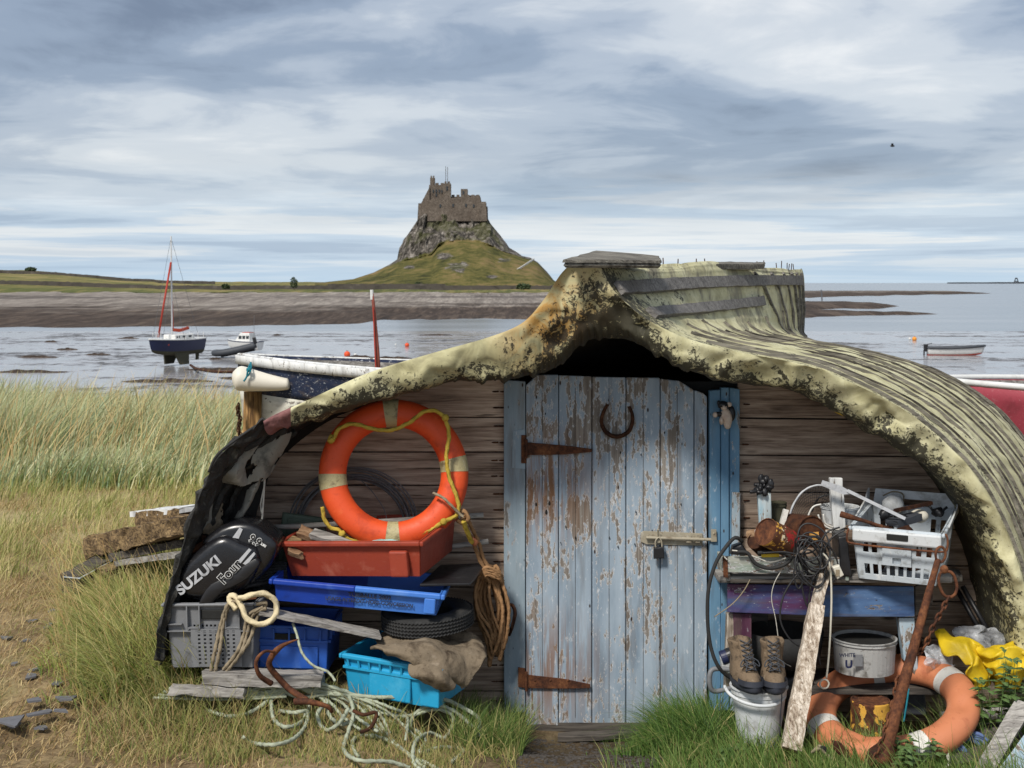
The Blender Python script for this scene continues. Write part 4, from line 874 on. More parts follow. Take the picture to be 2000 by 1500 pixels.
# inner frames and torn canvas on the left
def left_end():
    # split timbers along the open left edge
    for k, (off, y, w) in enumerate(((0, 5.98, .03), (16, 6.05, .03), (34, 6.14, .035), (58, 6.24, .03))):
        pts = [P(a+off*(.35+.65*min(1, (1290-b)/300)), b+off*.25, y) for a, b in [(306, 1290), (326, 1190), (348, 1110), (376, 1018), (404, 945), (438, 888), (520, 826)]]
        mb = MB(); sp = smooth(pts, .02); sp = [p+Vector((nz(p, 14, k), nz(p, 14, k+3), nz(p, 14, k+6)))*.022 for p in sp]
        mb.tube(sp, w*.62, 7, rf=lambda t: 1+.6*nz((t*23, k, 0))+.5*nz((t*70, k, 3)), flat=.7); mb.build('rib', M['tar'], SH, smooth_=False)
    mb = MB(); mb.tube(smooth([P(408, 922, 5.95), P(425, 888, 5.93), P(470, 852, 5.93), P(500, 832, 5.95)], .02), .006, 6); mb.build('loose_strip', M['rubber'], SH, smooth_=True)
    def flap(rows, seed, mat, cut=.0, amp=.014):
        fn = patch(rows, 0, 0, amp, 7, seed); nu, nv = 44, 44; mb = MB(); idx = {}
        for i in range(nu-1):
            for j in range(nv-1):
                u, v = (i+.5)/nu, (j+.5)/nv; d = min(u, 1-u, v, 1-v)
                if d+.22*nz((u*4+seed, v*4, seed))+.10*nz((u*14, v*14, seed)) < cut: continue
                f = []
                for a, b in ((i, j), (i+1, j), (i+1, j+1), (i, j+1)):
                    if (a, b) not in idx: idx[(a, b)] = len(mb.v); mb.v.append(fn(a/(nu-1), b/(nv-1)))
                    f.append(idx[(a, b)])
                mb.f.append(tuple(f))
        mb.build('torn_canvas', mat, SH, smooth_=True, solid=.003)
    flap([[(508, 858, 6.12), (552, 850, 6.15), (570, 845, 6.2)], [(492, 905, 6.12), (530, 890, 6.13), (552, 885, 6.2)], [(480, 950, 6.15), (512, 945, 6.15), (528, 930, 6.2)]], 1, M['greycloth'], .04)
    flap([[(440, 905, 6.1), (470, 880, 6.1), (505, 868, 6.12)], [(428, 925, 6.08), (460, 925, 6.05), (480, 925, 6.12)], [(430, 945, 6.12), (470, 950, 6.1), (490, 945, 6.14)]], 2, M['greycloth'], .05)
    flap([[(398, 935, 6.1), (412, 930, 6.08), (432, 925, 6.12)], [(385, 985, 6.1), (400, 990, 6.08), (428, 975, 6.15)], [(365, 1040, 6.12), (385, 1040, 6.1), (425, 1020, 6.15)]], 3, M['greycloth'], .04)
    flap([[(405, 985, 6.15), (420, 980, 6.15), (435, 975, 6.18)], [(385, 1015, 6.12), (405, 1015, 6.12), (432, 1010, 6.18)], [(375, 1035, 6.14), (405, 1045, 6.12), (432, 1040, 6.18)]], 4, M['sack'], .03)
    flap([[(482, 955, 6.2), (500, 945, 6.18), (512, 930, 6.2)], [(470, 990, 6.18), (486, 980, 6.16), (498, 965, 6.2)], [(448, 1030, 6.2), (468, 1022, 6.18), (480, 1000, 6.2)]], 5, M['greycloth'], .06)
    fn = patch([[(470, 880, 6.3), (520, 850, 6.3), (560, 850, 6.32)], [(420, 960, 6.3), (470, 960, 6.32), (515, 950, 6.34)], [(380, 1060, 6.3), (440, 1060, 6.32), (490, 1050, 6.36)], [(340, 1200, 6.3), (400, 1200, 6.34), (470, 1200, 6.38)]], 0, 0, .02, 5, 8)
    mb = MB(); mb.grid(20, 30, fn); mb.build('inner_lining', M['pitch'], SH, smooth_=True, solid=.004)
left_end()
# plank wall
WY = 6.52
def cpx(px_edge_y, side):
    """x pixel of the mid lip at pixel row y"""
    best = None
    for (ax, ay), (cx, cy) in zip(A_, C_):
        w_ = .08 if side < 0 else .45; mx, my = (ax*w_+cx*(1-w_)), (ay*w_+cy*(1-w_))
        if (side < 0) == (mx < 1140): 
            if best is None: best = []
            best.append((my, mx))
    best.sort()
    for (y0, x0), (y1, x1) in zip(best, best[1:]):
        if y0 <= px_edge_y <= y1: return x0+(x1-x0)*(px_edge_y-y0)/(y1-y0+1e-6)
    return best[0][1] if px_edge_y < best[0][0] else best[-1][1]
def wall():
    rows_l = [748, 815, 883, 948, 1014, 1080, 1147, 1214, 1282, 1350, 1425]; rows_r = [722, 816, 888, 960, 1031, 1102, 1172, 1244, 1316, 1390, 1455]
    for side, rows in ((-1, rows_l), (1, rows_r)):
        for i in range(len(rows)-1):
            y0, y1 = rows[i]+1.2, rows[i+1]-1.2; g = .6
            if side < 0: xa0, xa1, xb = cpx(y0, -1), cpx(y1, -1), 992; q = [(max(xa1, 345), y1), (xb, y1), (xb, y0), (max(xa0, 345), y0)]
            else: xb0, xb1, xa = cpx(y0, 1)+2, cpx(y1, 1)+2, 1441; q = [(xa, y1+1), (xb1, y1+4), (xb0, y0+4), (xa, y0+1)]
            if side > 0 and i == 0: q = [(1441, 815), (1690, 818), (1600, 762), (1441, 728)]
            if side < 0 and i == 0: q = [(640, 814), (992, 814), (992, 722), (900, 722), (740, 760)]
            dz = rnd.uniform(-.004, .004); mb = MB(); mb.prism([P(x, y, WY+dz) for x, y in q], (0, .022, 0)); mb.build('wall_plank', M['plank'], SH, bevel=.0025)
    mb = MB(); mb.box((.45, WY+.06, .7), (3.9, .01, 1.9)); 
    mb = MB(); mb.prism([P(x, y, WY+.05) for x, y in ((470, 1430), (1960, 1430), (1950, 1150), (1860, 950), (1700, 820), (1560, 760), (1440, 745), (985, 745), (800, 780), (640, 830), (520, 900), (440, 1000))], (0, .012, 0)); mb.build('wall_backing', M['pitch'], SH)
    # nail heads down both wall ends
    for rows, xs_ in ((rows_l, (972, 985)), (rows_r, (1452,))):
        for i in range(len(rows)-1):
            for f in (.25, .72):
                for x in xs_:
                    p = P(x+rnd.uniform(-3, 3), rows[i]+(rows[i+1]-rows[i])*f, WY-.006); mb = MB(); mb.ball(p, (.006, .004, .004), 6)
                    mb.ball(p+Vector((.012 if x > 1400 else -.012, .004, -.001)), (.016, .003, .004), 6); mb.build('nail', M['darkrust'], SH)
wall()
# door
DR = None
def door():
    fr = (('door_frame', [(984, 1392), (1026, 1392), (1026, 745), (984, 742)], M['frame'], 6.49, .05), ('door_frame', [(1386, 1388), (1408, 1388), (1407, 761), (1386, 763)], M['frame_r'], 6.47, .05),
          ('door_frame', [(1408.5, 1388), (1424, 1388), (1424, 757), (1408.5, 757)], M['frame_r'], 6.462, .06), ('door_frame', [(1424.5, 1388), (1444, 1388), (1445, 760), (1424.5, 757)], M['frame_r'], 6.475, .05), ('door_frame', [(1427, 1390), (1444, 1390), (1446, 962), (1430, 962)], M['benchpale'], 6.455, .018))
    for nm, q, mt, Y, dp in fr:
        mb = MB(); mb.prism([P(x, y, Y) for x, y in q], (0, dp, 0)); mb.build(nm, mt, SH, bevel=.004)
    D = MB(); d = MB()
    xs_ = [(1027.5, 1090.5), (1091.5, 1155.5), (1157, 1222), (1223.5, 1289), (1290.5, 1355), (1356.5, 1381)]
    tops = [[(1090.5, 732), (1050, 732), (1027.5, 752)], [(1155.5, 735), (1091.5, 733)], [(1222, 737), (1157, 736)], [(1289, 738), (1223.5, 737)], [(1355, 762), (1327, 744), (1290.5, 740)], [(1381, 775), (1374, 768), (1356.5, 762)]]
    par = None
    bot = [1418, 1424, 1427, 1426, 1420, 1415]
    root = bpy.data.objects.new('door', None)
    # the door is one part of the shed: its planks are sub-parts of its back board
    mb = MB(); mb.prism([P(x, y, 6.525) for x, y in ((1030, 1405), (1380, 1405), (1380, 790), (1340, 760), (1050, 745), (1030, 760))], (0, .008, 0)); dr = mb.build('door', M['darkwood'], SH)
    WO[dr.name] = WO[SH.name]
    for i, ((a, b), tp) in enumerate(zip(xs_, tops)):
        Y = 6.492+rnd.uniform(-.003, .003); mb = MB(); q = [(a, bot[i]+rnd.uniform(-3, 3)), ((a+b)/2, bot[i]+rnd.uniform(-6, 4)), (b, bot[i]+rnd.uniform(-3, 3))]+tp
        mb.prism([P(x, y, Y) for x, y in q], (0, .028, 0)); mb.build('door_plank', M['door'], dr, bevel=.005)
        if i < 5:   # bead in the middle of each board
            mb = MB(); mb.box(P((a+b)/2, 1080, Y-.0005), (.002, .002, .95*.0+1.55 if i not in (0,) else 1.5)); mb.build('board_groove', M['darkwood'], dr)
    # strap hinges
    for y, x0, mt in ((876, 1018, M['hinge']), (1328, 1012, M['hinge'])):
        mb = MB()
        if y < 1000: q1 = [(x0, 850), (x0, 905), (1028, 905), (1028, 850)]; q2 = [(1028, 864), (1028, 889), (1100, 888), (1156, 883), (1156, 877), (1100, 870)]
        else: q1 = [(x0, 1304), (x0, 1342), (1026, 1344), (1026, 1306)]; q2 = [(1026, 1318), (1026, 1344), (1100, 1345), (1153, 1344), (1153, 1337), (1100, 1326)]
        mb.prism([P(x, yy, 6.478) for x, yy in q1], (0, .012, 0)); h = mb.build('hinge', mt, dr, bevel=.002)
        WO[h.name] = WO[SH.name]
        mb = MB(); mb.prism([P(x, yy, 6.474) for x, yy in q2], (0, .008, 0)); mb.tube([P(1028, q2[0][1]-6, 6.47), P(1028, q2[1][1]+6, 6.47)], .007, 8)
        for x in (1045, 1075, 1110, 1140): mb.ball(P(x, y+1, 6.473), (.006, .003, .006), 6)
        mb.build('hinge', mt, dr, bevel=.001)
    mb = MB(); mb.prism([P(x, y, 6.486) for x, y in ((1002, 842), (1026, 838), (1026, 916), (1000, 914))], (0, .006, 0)); mb.build('hinge_plate', M['frame'], SH)
    # sliding bolt
    mb = MB(); mb.prism([P(x, y, 6.484) for x, y in ((1252, 1040), (1258, 1037), (1372, 1042), (1372, 1066), (1262, 1063), (1252, 1058))], (0, .006, 0))
    b = mb.build('bolt', M['steel'], dr, bevel=.001)
    mb = MB(); mb.tube([P(1262, 1050, 6.47), P(1392, 1054, 6.462)], .0075, 10)
    for x in (1285, 1345, 1362): mb.box(P(x, 1052, 6.474), (.022, .02, .034))
    mb.tube([P(1285, 1050, 6.47), P(1285, 1034, 6.455)], .005, 8); mb.build('bolt_rod', M['steel'], dr, smooth_=False)
    mb = MB(); mb.prism([P(x, y, 6.455) for x, y in ((1389, 1034), (1399, 1034), (1400, 1058), (1389, 1058))], (0, .006, 0)); mb.ball(P(1394, 1042, 6.455), (.005, .004, .005), 6); mb.build('bolt_keeper', M['steel'], SH)
    # nails, knots and keyholes in the boards
    for x, y, r_ in ((1047, 985, .006), (1073, 983, .007), (1067, 1000, .008), (1212, 884, .004), (1252, 888, .004), (1242, 1000, .004), (1124, 1050, .005), (1105, 1029, .004), (1207, 1068, .004), (1240, 1063, .004), (1065, 808, .004), (1190, 1050, .004), (1330, 985, .004), (1298, 845, .004), (1095, 1060, .003)):
        mb = MB(); mb.ball(P(x, y, 6.487), (r_*.7, .003, r_*1.5), 6); mb.build('nail_hole', M['pitch'], dr)
    return dr
DR = door()
mb = MB(); mb.bar(P(1090, 1440, 6.42), P(1410, 1424, 6.4), .07, .02, seg=12, jit=.006); mb.build('doorstep', M['darkwood'], SH)
mb = MB(); mb.box(P(1205, 1452, 6.5), (1.05, .02, .2)); mb.build('door_sill', M['darkwood'], SH)
# loose boards lying on the keel
mb = MB(); mb.prism([P(1101, 509, 5.85), P(1165, 500, 5.85), P(1296, 512, 6.4), P(1290, 505, 6.9), P(1170, 494, 6.5)], (0, 0, -.001)); 
def board_on(q, t, label, seed):
    mb = MB(); n = len(q); pts = []
    for i in range(n):
        a, b = q[i], q[(i+1) % n]
        for k in range(8): p = a.lerp(b, k/8); pts.append(p+Vector((nz(p, 30, seed), nz(p, 30, seed+1), nz(p, 30, seed+2)*.3))*.012)
    c = sum(pts, Vector())/len(pts); m = len(pts); V = []
    for lay, k in ((0, 1.), (-t*.35, 1.02), (-t*.36, .97), (-t*.7, 1.), (-t, .96)):
        V += [c+(p-c)*k+Vector((0, 0, lay)) for p in pts]
    fs = [tuple(range(m)), tuple(reversed(range(4*m, 5*m)))]
    for l in range(4):
        for i in range(m): a = l*m+i; b = l*m+(i+1) % m; fs.append((a, a+m, b+m, b))
    mb.add(V, fs); mb.build('loose_board', M['rotdark'], label=label, cat='board')
M['rotdark'] = wood('splintered_grey_board', (.02, .018, .015), (.10, .09, .075), (.26, .24, .20), 0, 2.5, bump=1.)
board_on([P(1100, 507, 5.80), P(1290, 508, 6.05), P(1286, 499, 6.5), P(1165, 489, 6.35)], .035, 'big splintered grey board lying on the front tip of the shed ridge', 1)
board_on([P(1398, 516, 7.55), P(1492, 516, 8.2), P(1494, 512, 8.4), P(1400, 511, 7.75)], .03, 'small grey board lying on the middle of the shed ridge', 2)
# horseshoe
def horseshoe():
    t0 = P(1187, 793, 6.47); t1 = P(1225, 797, 6.47); c = P(1205.5, 823, 6.47); mb = MB(); V = []
    pts = [P(x, y, 6.474) for x, y in ((1187, 790), (1178, 806), (1175, 824), (1182, 842), (1198, 852), (1214, 851), (1228, 842), (1235, 826), (1235, 810), (1229, 794))]
    sp = smooth(pts, .006)
    mb.tube(sp, .0185, 8, flat=.5, rf=lambda t: .78+.35*math.sin(math.pi*t)); mb.build('horseshoe', M['darkrust'], smooth_=False, label='dark rusty horseshoe nailed to the blue door', cat='horseshoe')
    mb = MB(); mb.tube(smooth([P(1204, 840, 6.48), P(1206, 815, 6.46), P(1214, 787, 6.465)], .01), .0013, 5); mb.build('wire_hook', M['wire'], label='thin bent wire sticking out of the door inside the horseshoe', cat='wire')
horseshoe()
def padlock():
    t = thing('padlock', 'small black padlock hanging from the sliding bolt', 'padlock', P(1287, 1092, 6.46))
    mb = MB(); mb.slab([(1277, 1070), (1297, 1068), (1298, 1091), (1277, 1092)], 6.445, .025, .006); mb.build('body', M['black'], t, smooth_=False)
    mb = MB(); mb.tube(smooth([P(1281, 1070, 6.457), P(1280, 1058, 6.457), P(1286, 1050, 6.457), P(1292, 1057, 6.457), P(1293, 1070, 6.457)], .004), .0035, 8); mb.build('shackle', M['steel'], t, smooth_=True)
padlock()
def figurine():
    Y = 6.43; t = thing('animal_figurine', 'small black and white animal figurine fixed to the top of the bright blue door post', 'figurine', P(1420, 830, Y))
    mb = MB(); mb.ball(P(1419, 815, Y), (.027, .022, .042), 12, .12, 8, M=Matrix.Rotation(R(-12), 3, 'Y')); mb.ball(P(1421, 829, Y), (.017, .016, .022), 10); mb.build('body', M['pottery'], t, smooth_=True)
    mb = MB(); mb.ball(P(1428, 808, Y+.012), (.020, .014, .038), 10); mb.ball(P(1404, 809, Y-.005), (.022, .010, .012), 8); mb.ball(P(1412, 791, Y), (.026, .022, .020), 10); mb.ball(P(1404, 787, Y), (.009, .008, .012), 6); mb.build('black_fur', M['black'], t, smooth_=True)
    mb = MB(); mb.ball(P(1414, 796, Y-.014), (.015, .014, .013), 8); mb.ball(P(1424, 790, Y-.004), (.013, .008, .012), 8); mb.ball(P(1397, 810, Y-.006), (.012, .011, .013), 8); mb.ball(P(1409, 822, Y-.012), (.010, .012, .018), 8); mb.build('paws_and_muzzle', M['pottery'], t, smooth_=True)
    mb = MB(); mb.ball(P(1410, 794, Y-.027), (.003, .003, .003), 5); mb.ball(P(1417, 793, Y-.027), (.003, .003, .003), 5); mb.build('eyes', M['pitch'], t)
figurine()
def yellow_scrap():
    fn = patch([[(1575, 762, 6.12), (1640, 800, 6.12), (1700, 812, 6.15)], [(1590, 775, 6.14), (1650, 812, 6.14), (1706, 820, 6.16)]], 0, 0, .006, 9, 3)
    mb = MB(); mb.grid(24, 5, fn); mb.build('tarpaulin_scrap', M['yellow'], SH, smooth_=True, solid=.003)
yellow_scrap()
# ---------------------------------------------------------------- crates
def crate(name, label, cat, o, yaw, pitch, roll, Wd, Dp, Ht, tap, mat, mat_b=None, split=None, rimw=.022, rimh=.028, t=.006, ribs=0, holes=None, sideholes=None, hand=None, recess=False, group=None):
    """open box; o = bottom front left corner, front faces the camera"""
    root = thing(name, label, cat, o, group); MM = frame(o, yaw, pitch, roll)
    b = [(tap, tap), (Wd-tap, tap), (Wd-tap, Dp-tap), (tap, Dp-tap)]; tp = [(0, 0), (Wd, 0), (Wd, Dp), (0, Dp)]
    def V3(p, z): return Vector((p[0], p[1], z))
    def lerp2(a, c, s_): return (a[0]+(c[0]-a[0])*s_, a[1]+(c[1]-a[1])*s_)
    spl = [(0, 1, mat)] if not split else [(0, split, mat), (split, 1, mat_b)]
    for k, (s0, s1, mt) in enumerate(spl):
        mb = MB()
        hs = [] if not holes else [((h[0]-s0)/(s1-s0), h[1], (h[2]-s0)/(s1-s0), h[3]) for h in holes]
        mb.panel(V3(lerp2(b[0], b[1], s0), 0), V3(lerp2(b[0], b[1], s1), 0), V3(lerp2(tp[0], tp[1], s1), Ht), V3(lerp2(tp[0], tp[1], s0), Ht), (0, t, 0), hs, M=MM)
        mb.panel(V3(lerp2(b[3], b[2], s0), 0), V3(lerp2(b[3], b[2], s1), 0), V3(lerp2(tp[3], tp[2], s1), Ht), V3(lerp2(tp[3], tp[2], s0), Ht), (0, -t, 0), hs, M=MM)
        if k == 0: mb.panel(V3(b[0], 0), V3(b[3], 0), V3(tp[3], Ht), V3(tp[0], Ht), (t, 0, 0), sideholes or [], M=MM)
        if k == len(spl)-1: mb.panel(V3(b[1], 0), V3(b[2], 0), V3(tp[2], Ht), V3(tp[1], Ht), (-t, 0, 0), sideholes or [], M=MM)
        mb.panel(V3(lerp2(b[0], b[1], s0), .001), V3(lerp2(b[0], b[1], s1), .001), V3(lerp2(b[3], b[2], s1), .001), V3(lerp2(b[3], b[2], s0), .001), (0, 0, t), [], M=MM)
        w = mb.build('wall', mt, root, bevel=.0015)
        mb = MB(); x0, x1 = Wd*s0, Wd*s1
        mb.box(((x0+x1)/2, -rimw/2, Ht-rimh/2), (x1-x0+(rimw*2 if not split else 0)*0, rimw, rimh), MM); mb.box(((x0+x1)/2, Dp+rimw/2, Ht-rimh/2), (x1-x0, rimw, rimh), MM)
        if k == 0: mb.box((-rimw/2, Dp/2, Ht-rimh/2-.0005), (rimw, Dp+rimw*2, rimh), MM)
        if k == len(spl)-1: mb.box((Wd+rimw/2, Dp/2, Ht-rimh/2-.0005), (rimw, Dp+rimw*2, rimh), MM)
        mb.build('rim', mt, root, bevel=.006)
    if ribs:
        mb = MB()
        for i in range(ribs):
            u = (i+.5)/ribs
            for (pa, pb, ta, tb, n) in ((b[0], b[1], tp[0], tp[1], (0, -1)), (b[1], b[2], tp[1], tp[2], (1, 0))):
                p0, p1 = lerp2(pa, pb, u), lerp2(ta, tb, u); N = Vector((n[0], n[1], 0))*.006
                z0, z1 = (Ht*.68, Ht-rimh)
                q = p0[0]+(p1[0]-p0[0])*.68, p0[1]+(p1[1]-p0[1])*.68
                mb.bar(MM @ (V3(q, z0)+N), MM @ (V3(p1, z1)+N), .008, .012, up=(n[0], n[1], .01))
        z = Ht*.68; mb.box((Wd/2, tap*.3-.006, z), (Wd-tap*.4, .012, .010), MM); mb.box((Wd-tap*.3+.006, Dp/2, z), (.012, Dp-tap*.4, .010), MM)
        mb.build('ribs', mat, root)
    if hand:
        for (x0, z0, x1, z1) in hand:
            mb = MB(); mb.box(((x0+x1)/2, -.0065+tap*(1-(z0+z1)/2/Ht), (z0+z1)/2), (x1-x0, .008, z1-z0), MM); mb.build('hand_slot', M['pitch'], root, bevel=.004)
    return root, MM
OB = thing('outboard_motor', 'black outboard motor cowl leaning under the left end of the hull', 'outboard motor', P(430, 1170, 6.1))
def outboard():
    t = OB; Yf = 5.98
    mb = MB(); mb.slab([(343, 1140), (352, 1108), (378, 1082), (412, 1056), (440, 1047), (470, 1060), (500, 1072), (506, 1090), (500, 1120), (478, 1150), (440, 1168), (400, 1172), (360, 1166)], Yf, .26, .045, 6); mb.build('cowl', M['cowl'], t, smooth_=True)
    mb = MB(); mb.slab([(392, 1062), (420, 1036), (455, 1022), (492, 1024), (520, 1042), (541, 1062), (536, 1090), (515, 1122), (480, 1146), (462, 1100), (430, 1060)], Yf+.035, .24, .035, 5); mb.build('cowl_back', M['cowl'], t, smooth_=True)
    mb = MB(); mb.slab([(392, 1168), (410, 1142), (440, 1128), (474, 1106), (500, 1090), (508, 1100), (486, 1128), (452, 1150), (430, 1158), (412, 1180), (385, 1186)], Yf-.006, .05, .012, 3); mb.build('lower_cover', M['black'], t, smooth_=True)
    text('SUZUKI', .060, facing(P(388, 1124, Yf-.004), 39), M['silver'], 'lettering', t, .0022, 1.12)
    text('Four', .062, facing(P(449, 1117, Yf-.010), 47), M['whitemark'], 'lettering', t, .003, 1.0); text('Four', .062, facing(P(449, 1117, Yf-.0125), 47), M['cowl'], 'lettering', t, .0006, 1.0)
    text('9.9', .050, facing(P(498, 1056, Yf+.028), 58+90*0-90), M['whitemark'], 'lettering', t, .003, .9); text('9.9', .050, facing(P(498, 1056, Yf+.0255), -32), M['cowl'], 'lettering', t, .0004, .9)
    text('SUZUKI', .014, facing(P(510, 1062, Yf+.028), -32+90*0), M['whitemark'], 'lettering', t, .0008)
    for q, Y in (([(454, 1050), (468, 1030), (474, 1034), (466, 1052)], Yf+.030), ([(462, 1098), (486, 1071), (491, 1074), (470, 1100)], Yf-.004), ([(474, 1101), (496, 1078), (499, 1082), (482, 1104)], Yf-.004)):
        mb = MB(); mb.prism([P(x, y, Y) for x, y in q], (0, .003, 0)); mb.build('decal', M['silver'], t)
    mb = MB(); mb.tube(smooth([P(350, 1110, 6.1), P(370, 1080, 6.08), P(400, 1060, 6.1), P(392, 1045, 6.15)], .02), .016, 8); mb.build('tiller', M['darkrust'], t, smooth_=True)
outboard()
# ---- left pile
gc, GM = crate('perforated_crate', 'grey plastic crate with a grid of small square holes, black rope inside', 'crate', P(326, 1306, 6.0), -5, 0, -1.5, .395, .36, .285, .018, M['grey'], rimw=.016, rimh=.014,
    holes=[(.30+i*.048, .08+j*.0685, .322+i*.048, .113+j*.0685) for i in range(7) for j in range(9)])
def gray_extra():
    mb = MB()
    for x in (.10, .155, .27, .33): mb.box((x, -.008, .225), (.005, .022, .10), GM)
    mb.box((.127, -.008, .18), (.055, .022, .005), GM); mb.box((.30, -.008, .18), (.06, .022, .005), GM); mb.box((.19, -.006, .165), (.36, .018, .004), GM); mb.box((.04, -.006, .195), (.07, .018, .004), GM)
    mb.build('ribs', M['grey'], gc); mb = MB(); mb.box((.21, -.0005, .235), (.105, .008, .042), GM); mb.build('hand_slot', M['pitch'], gc, bevel=.006)
    mb = MB(); mb.panel((.115, -.002, .01), (.335, -.002, .01), (.335, -.010, .175), (.115, -.010, .175), (0, -.006, 0), [(.14+i*.116, .07+j*.105, .19+i*.116, .125+j*.105) for i in range(7) for j in range(9)], M=GM); mb.build('hole_panel', M['grey'], gc)
gray_extra()
def blackrope():
    mb = MB(); rr = random.Random(5)
    for k in range(9):
        c = GM @ Vector((.19+rr.uniform(-.02, .02), .18, .24+k*.007)); a = .13+rr.uniform(-.02, .02); b = .12+rr.uniform(-.02, .02)
        mb.rope([c+Vector((a*math.cos(q), b*math.sin(q), .012*math.sin(q*2+k))) for q in [i*.52 for i in range(12)]], .0085, True)
    for k in range(7):
        mb.rope([P(380+k*5, 1192-k*2, 6.02+k*.02), P(420, 1168-k*4, 6.0+k*.02), P(470, 1148-k*4, 6.02+k*.02), P(520, 1138-k*6, 6.1+k*.02), P(560, 1130-k*5, 6.2)], .008)
    mb.build('black_rope', M['rope_k'], smooth_=True, label='coil of black rope heaped in the grey perforated crate', cat='rope')
blackrope()
rc, RM = crate('fish_crate', 'brick red fish crate with driftwood and aqua rope in it', 'crate', P(556, 1128, 6.18), -17, 5, -3.4, .665, .46, .165, .024, M['red'], rimw=.018, rimh=.022)
mb = MB(); mb.box((.56, -.004, .065), (.085, .03, .115), RM); mb.build('handle_block', M['red'], rc, bevel=.008)
bc, BM = crate('fish_box', 'shallow two tone blue fish box under the red crate', 'crate', P(531, 1174, 6.02), -3, 0, 4.6, .735, .38, .10, .016, M['blue'], M['blue2'], .49, rimw=.018, rimh=.024)
mb = MB(); mb.box((.69, -.006, .045), (.05, .022, .07), BM); mb.build('handle_block', M['blue2'], bc, bevel=.006)
Rx = Matrix.Rotation(R(90), 4, 'X')
text('TURBALLE 2002', .026, BM @ Matrix.Translation((.425, .000, .060)) @ Rx, M['darkmark'], 'lettering', bc, .0006, 1.05); text('USAGE INTERDIT HORS CONCESSION', .022, BM @ Matrix.Translation((.425, .0005, .035)) @ Rx, M['darkmark'], 'lettering', bc, .0006, 1.02)
b3, B3M = crate('stacking_crate', 'small royal blue ribbed crate standing behind the rusty grapnel', 'crate', P(488, 1311, 6.08), -2, 0, 1, .345, .34, .205, .006, M['blue3'], rimw=.008, rimh=.012, ribs=5, hand=[(.10, .142, .20, .172)])
mb = MB(); mb.panel((.045, -.001, .02), (.30, -.001, .02), (.30, -.001, .115), (.045, -.001, .115), (0, -.005, 0)); MB_ = [B3M @ p for p in mb.v]; mb.v = MB_; mb.build('raised_panel', M['blue3'], b3, bevel=.002)
b4, B4M = crate('tipped_crate', 'bright light blue crate tipped forward under the canvas sack', 'crate', P(668, 1356, 6.04), -22, 2, 2.5, .47, .36, .185, .022, M['cyan'], rimw=.014, rimh=.022, ribs=9)
mb = MB(); mb.box((.23, -.006+.012, .075), (.20, .014, .13), B4M); mb.box((.42, -.006+.012, .075), (.09, .014, .13), B4M); mb.build('raised_panel', M['cyan'], b4, bevel=.006)
# planks and log
mb = MB(); mb.bar(P(508, 1192, 5.97), P(742, 1240, 6.05), .10, .012, up=(0, -.06, 1), seg=18, jit=.003); mb.build('grey_board', M['greywood'], label='long weathered grey board sloping between the fish box and the lower crates', cat='board')
mb = MB(); mb.bar(P(400, 1322, 5.95), P(630, 1326, 5.95), .10, .05, seg=20, jit=.008); mb.build('timber_baulk', M['greywood'], label='grey timber baulk lying under the grey and royal blue crates', cat='timber')
mb = MB(); mb.bar(P(330, 1345, 5.9), P(480, 1352, 5.9), .07, .03, seg=20, jit=.008); mb.build('timber_baulk', M['greywood'], label='short grey timber half hidden in grass below the perforated crate', cat='timber')
mb = MB(); mb.prism([P(x, y, Y) for x, y, Y in ((820, 1146, 6.02), (918, 1144, 6.05), (952, 1104, 6.42), (860, 1108, 6.45))], (0, 0, .012)); mb.build('rubber_mat', M['black'], label='flat black rubber sheet sticking out right between red crate and blue box', cat='mat', bevel=.003)
# tyre
def tyre():
    c = P(835, 1205, 6.2); t = thing('tyre', 'black treaded tyre lying flat under the right end of the blue fish box', 'tyre', c); TM = Matrix.Translation(c) @ Euler((R(3), R(-3), 0)).to_matrix().to_4x4()
    prof = [(.115, -.032), (.13, -.043), (.165, -.045), (.195, -.036), (.203, -.022), (.203, .022), (.195, .036), (.165, .045), (.13, .043), (.115, .032)]
    mb = MB(); mb.lathe(prof+[prof[0]], TM, 96); mb.build('tyre_body', M['rubber'], t, smooth_=True)
    mb = MB()
    for k in range(5):
        z = -.030+k*.015; mb.tube([TM @ Vector((.2035*math.cos(a), .2035*math.sin(a), z+.0025*(1 if i % 2 else -1))) for i, a in enumerate([j*2*math.pi/150 for j in range(150)])], .0042, 5, True)
    mb.build('tread', M['rubber'], t)
tyre()
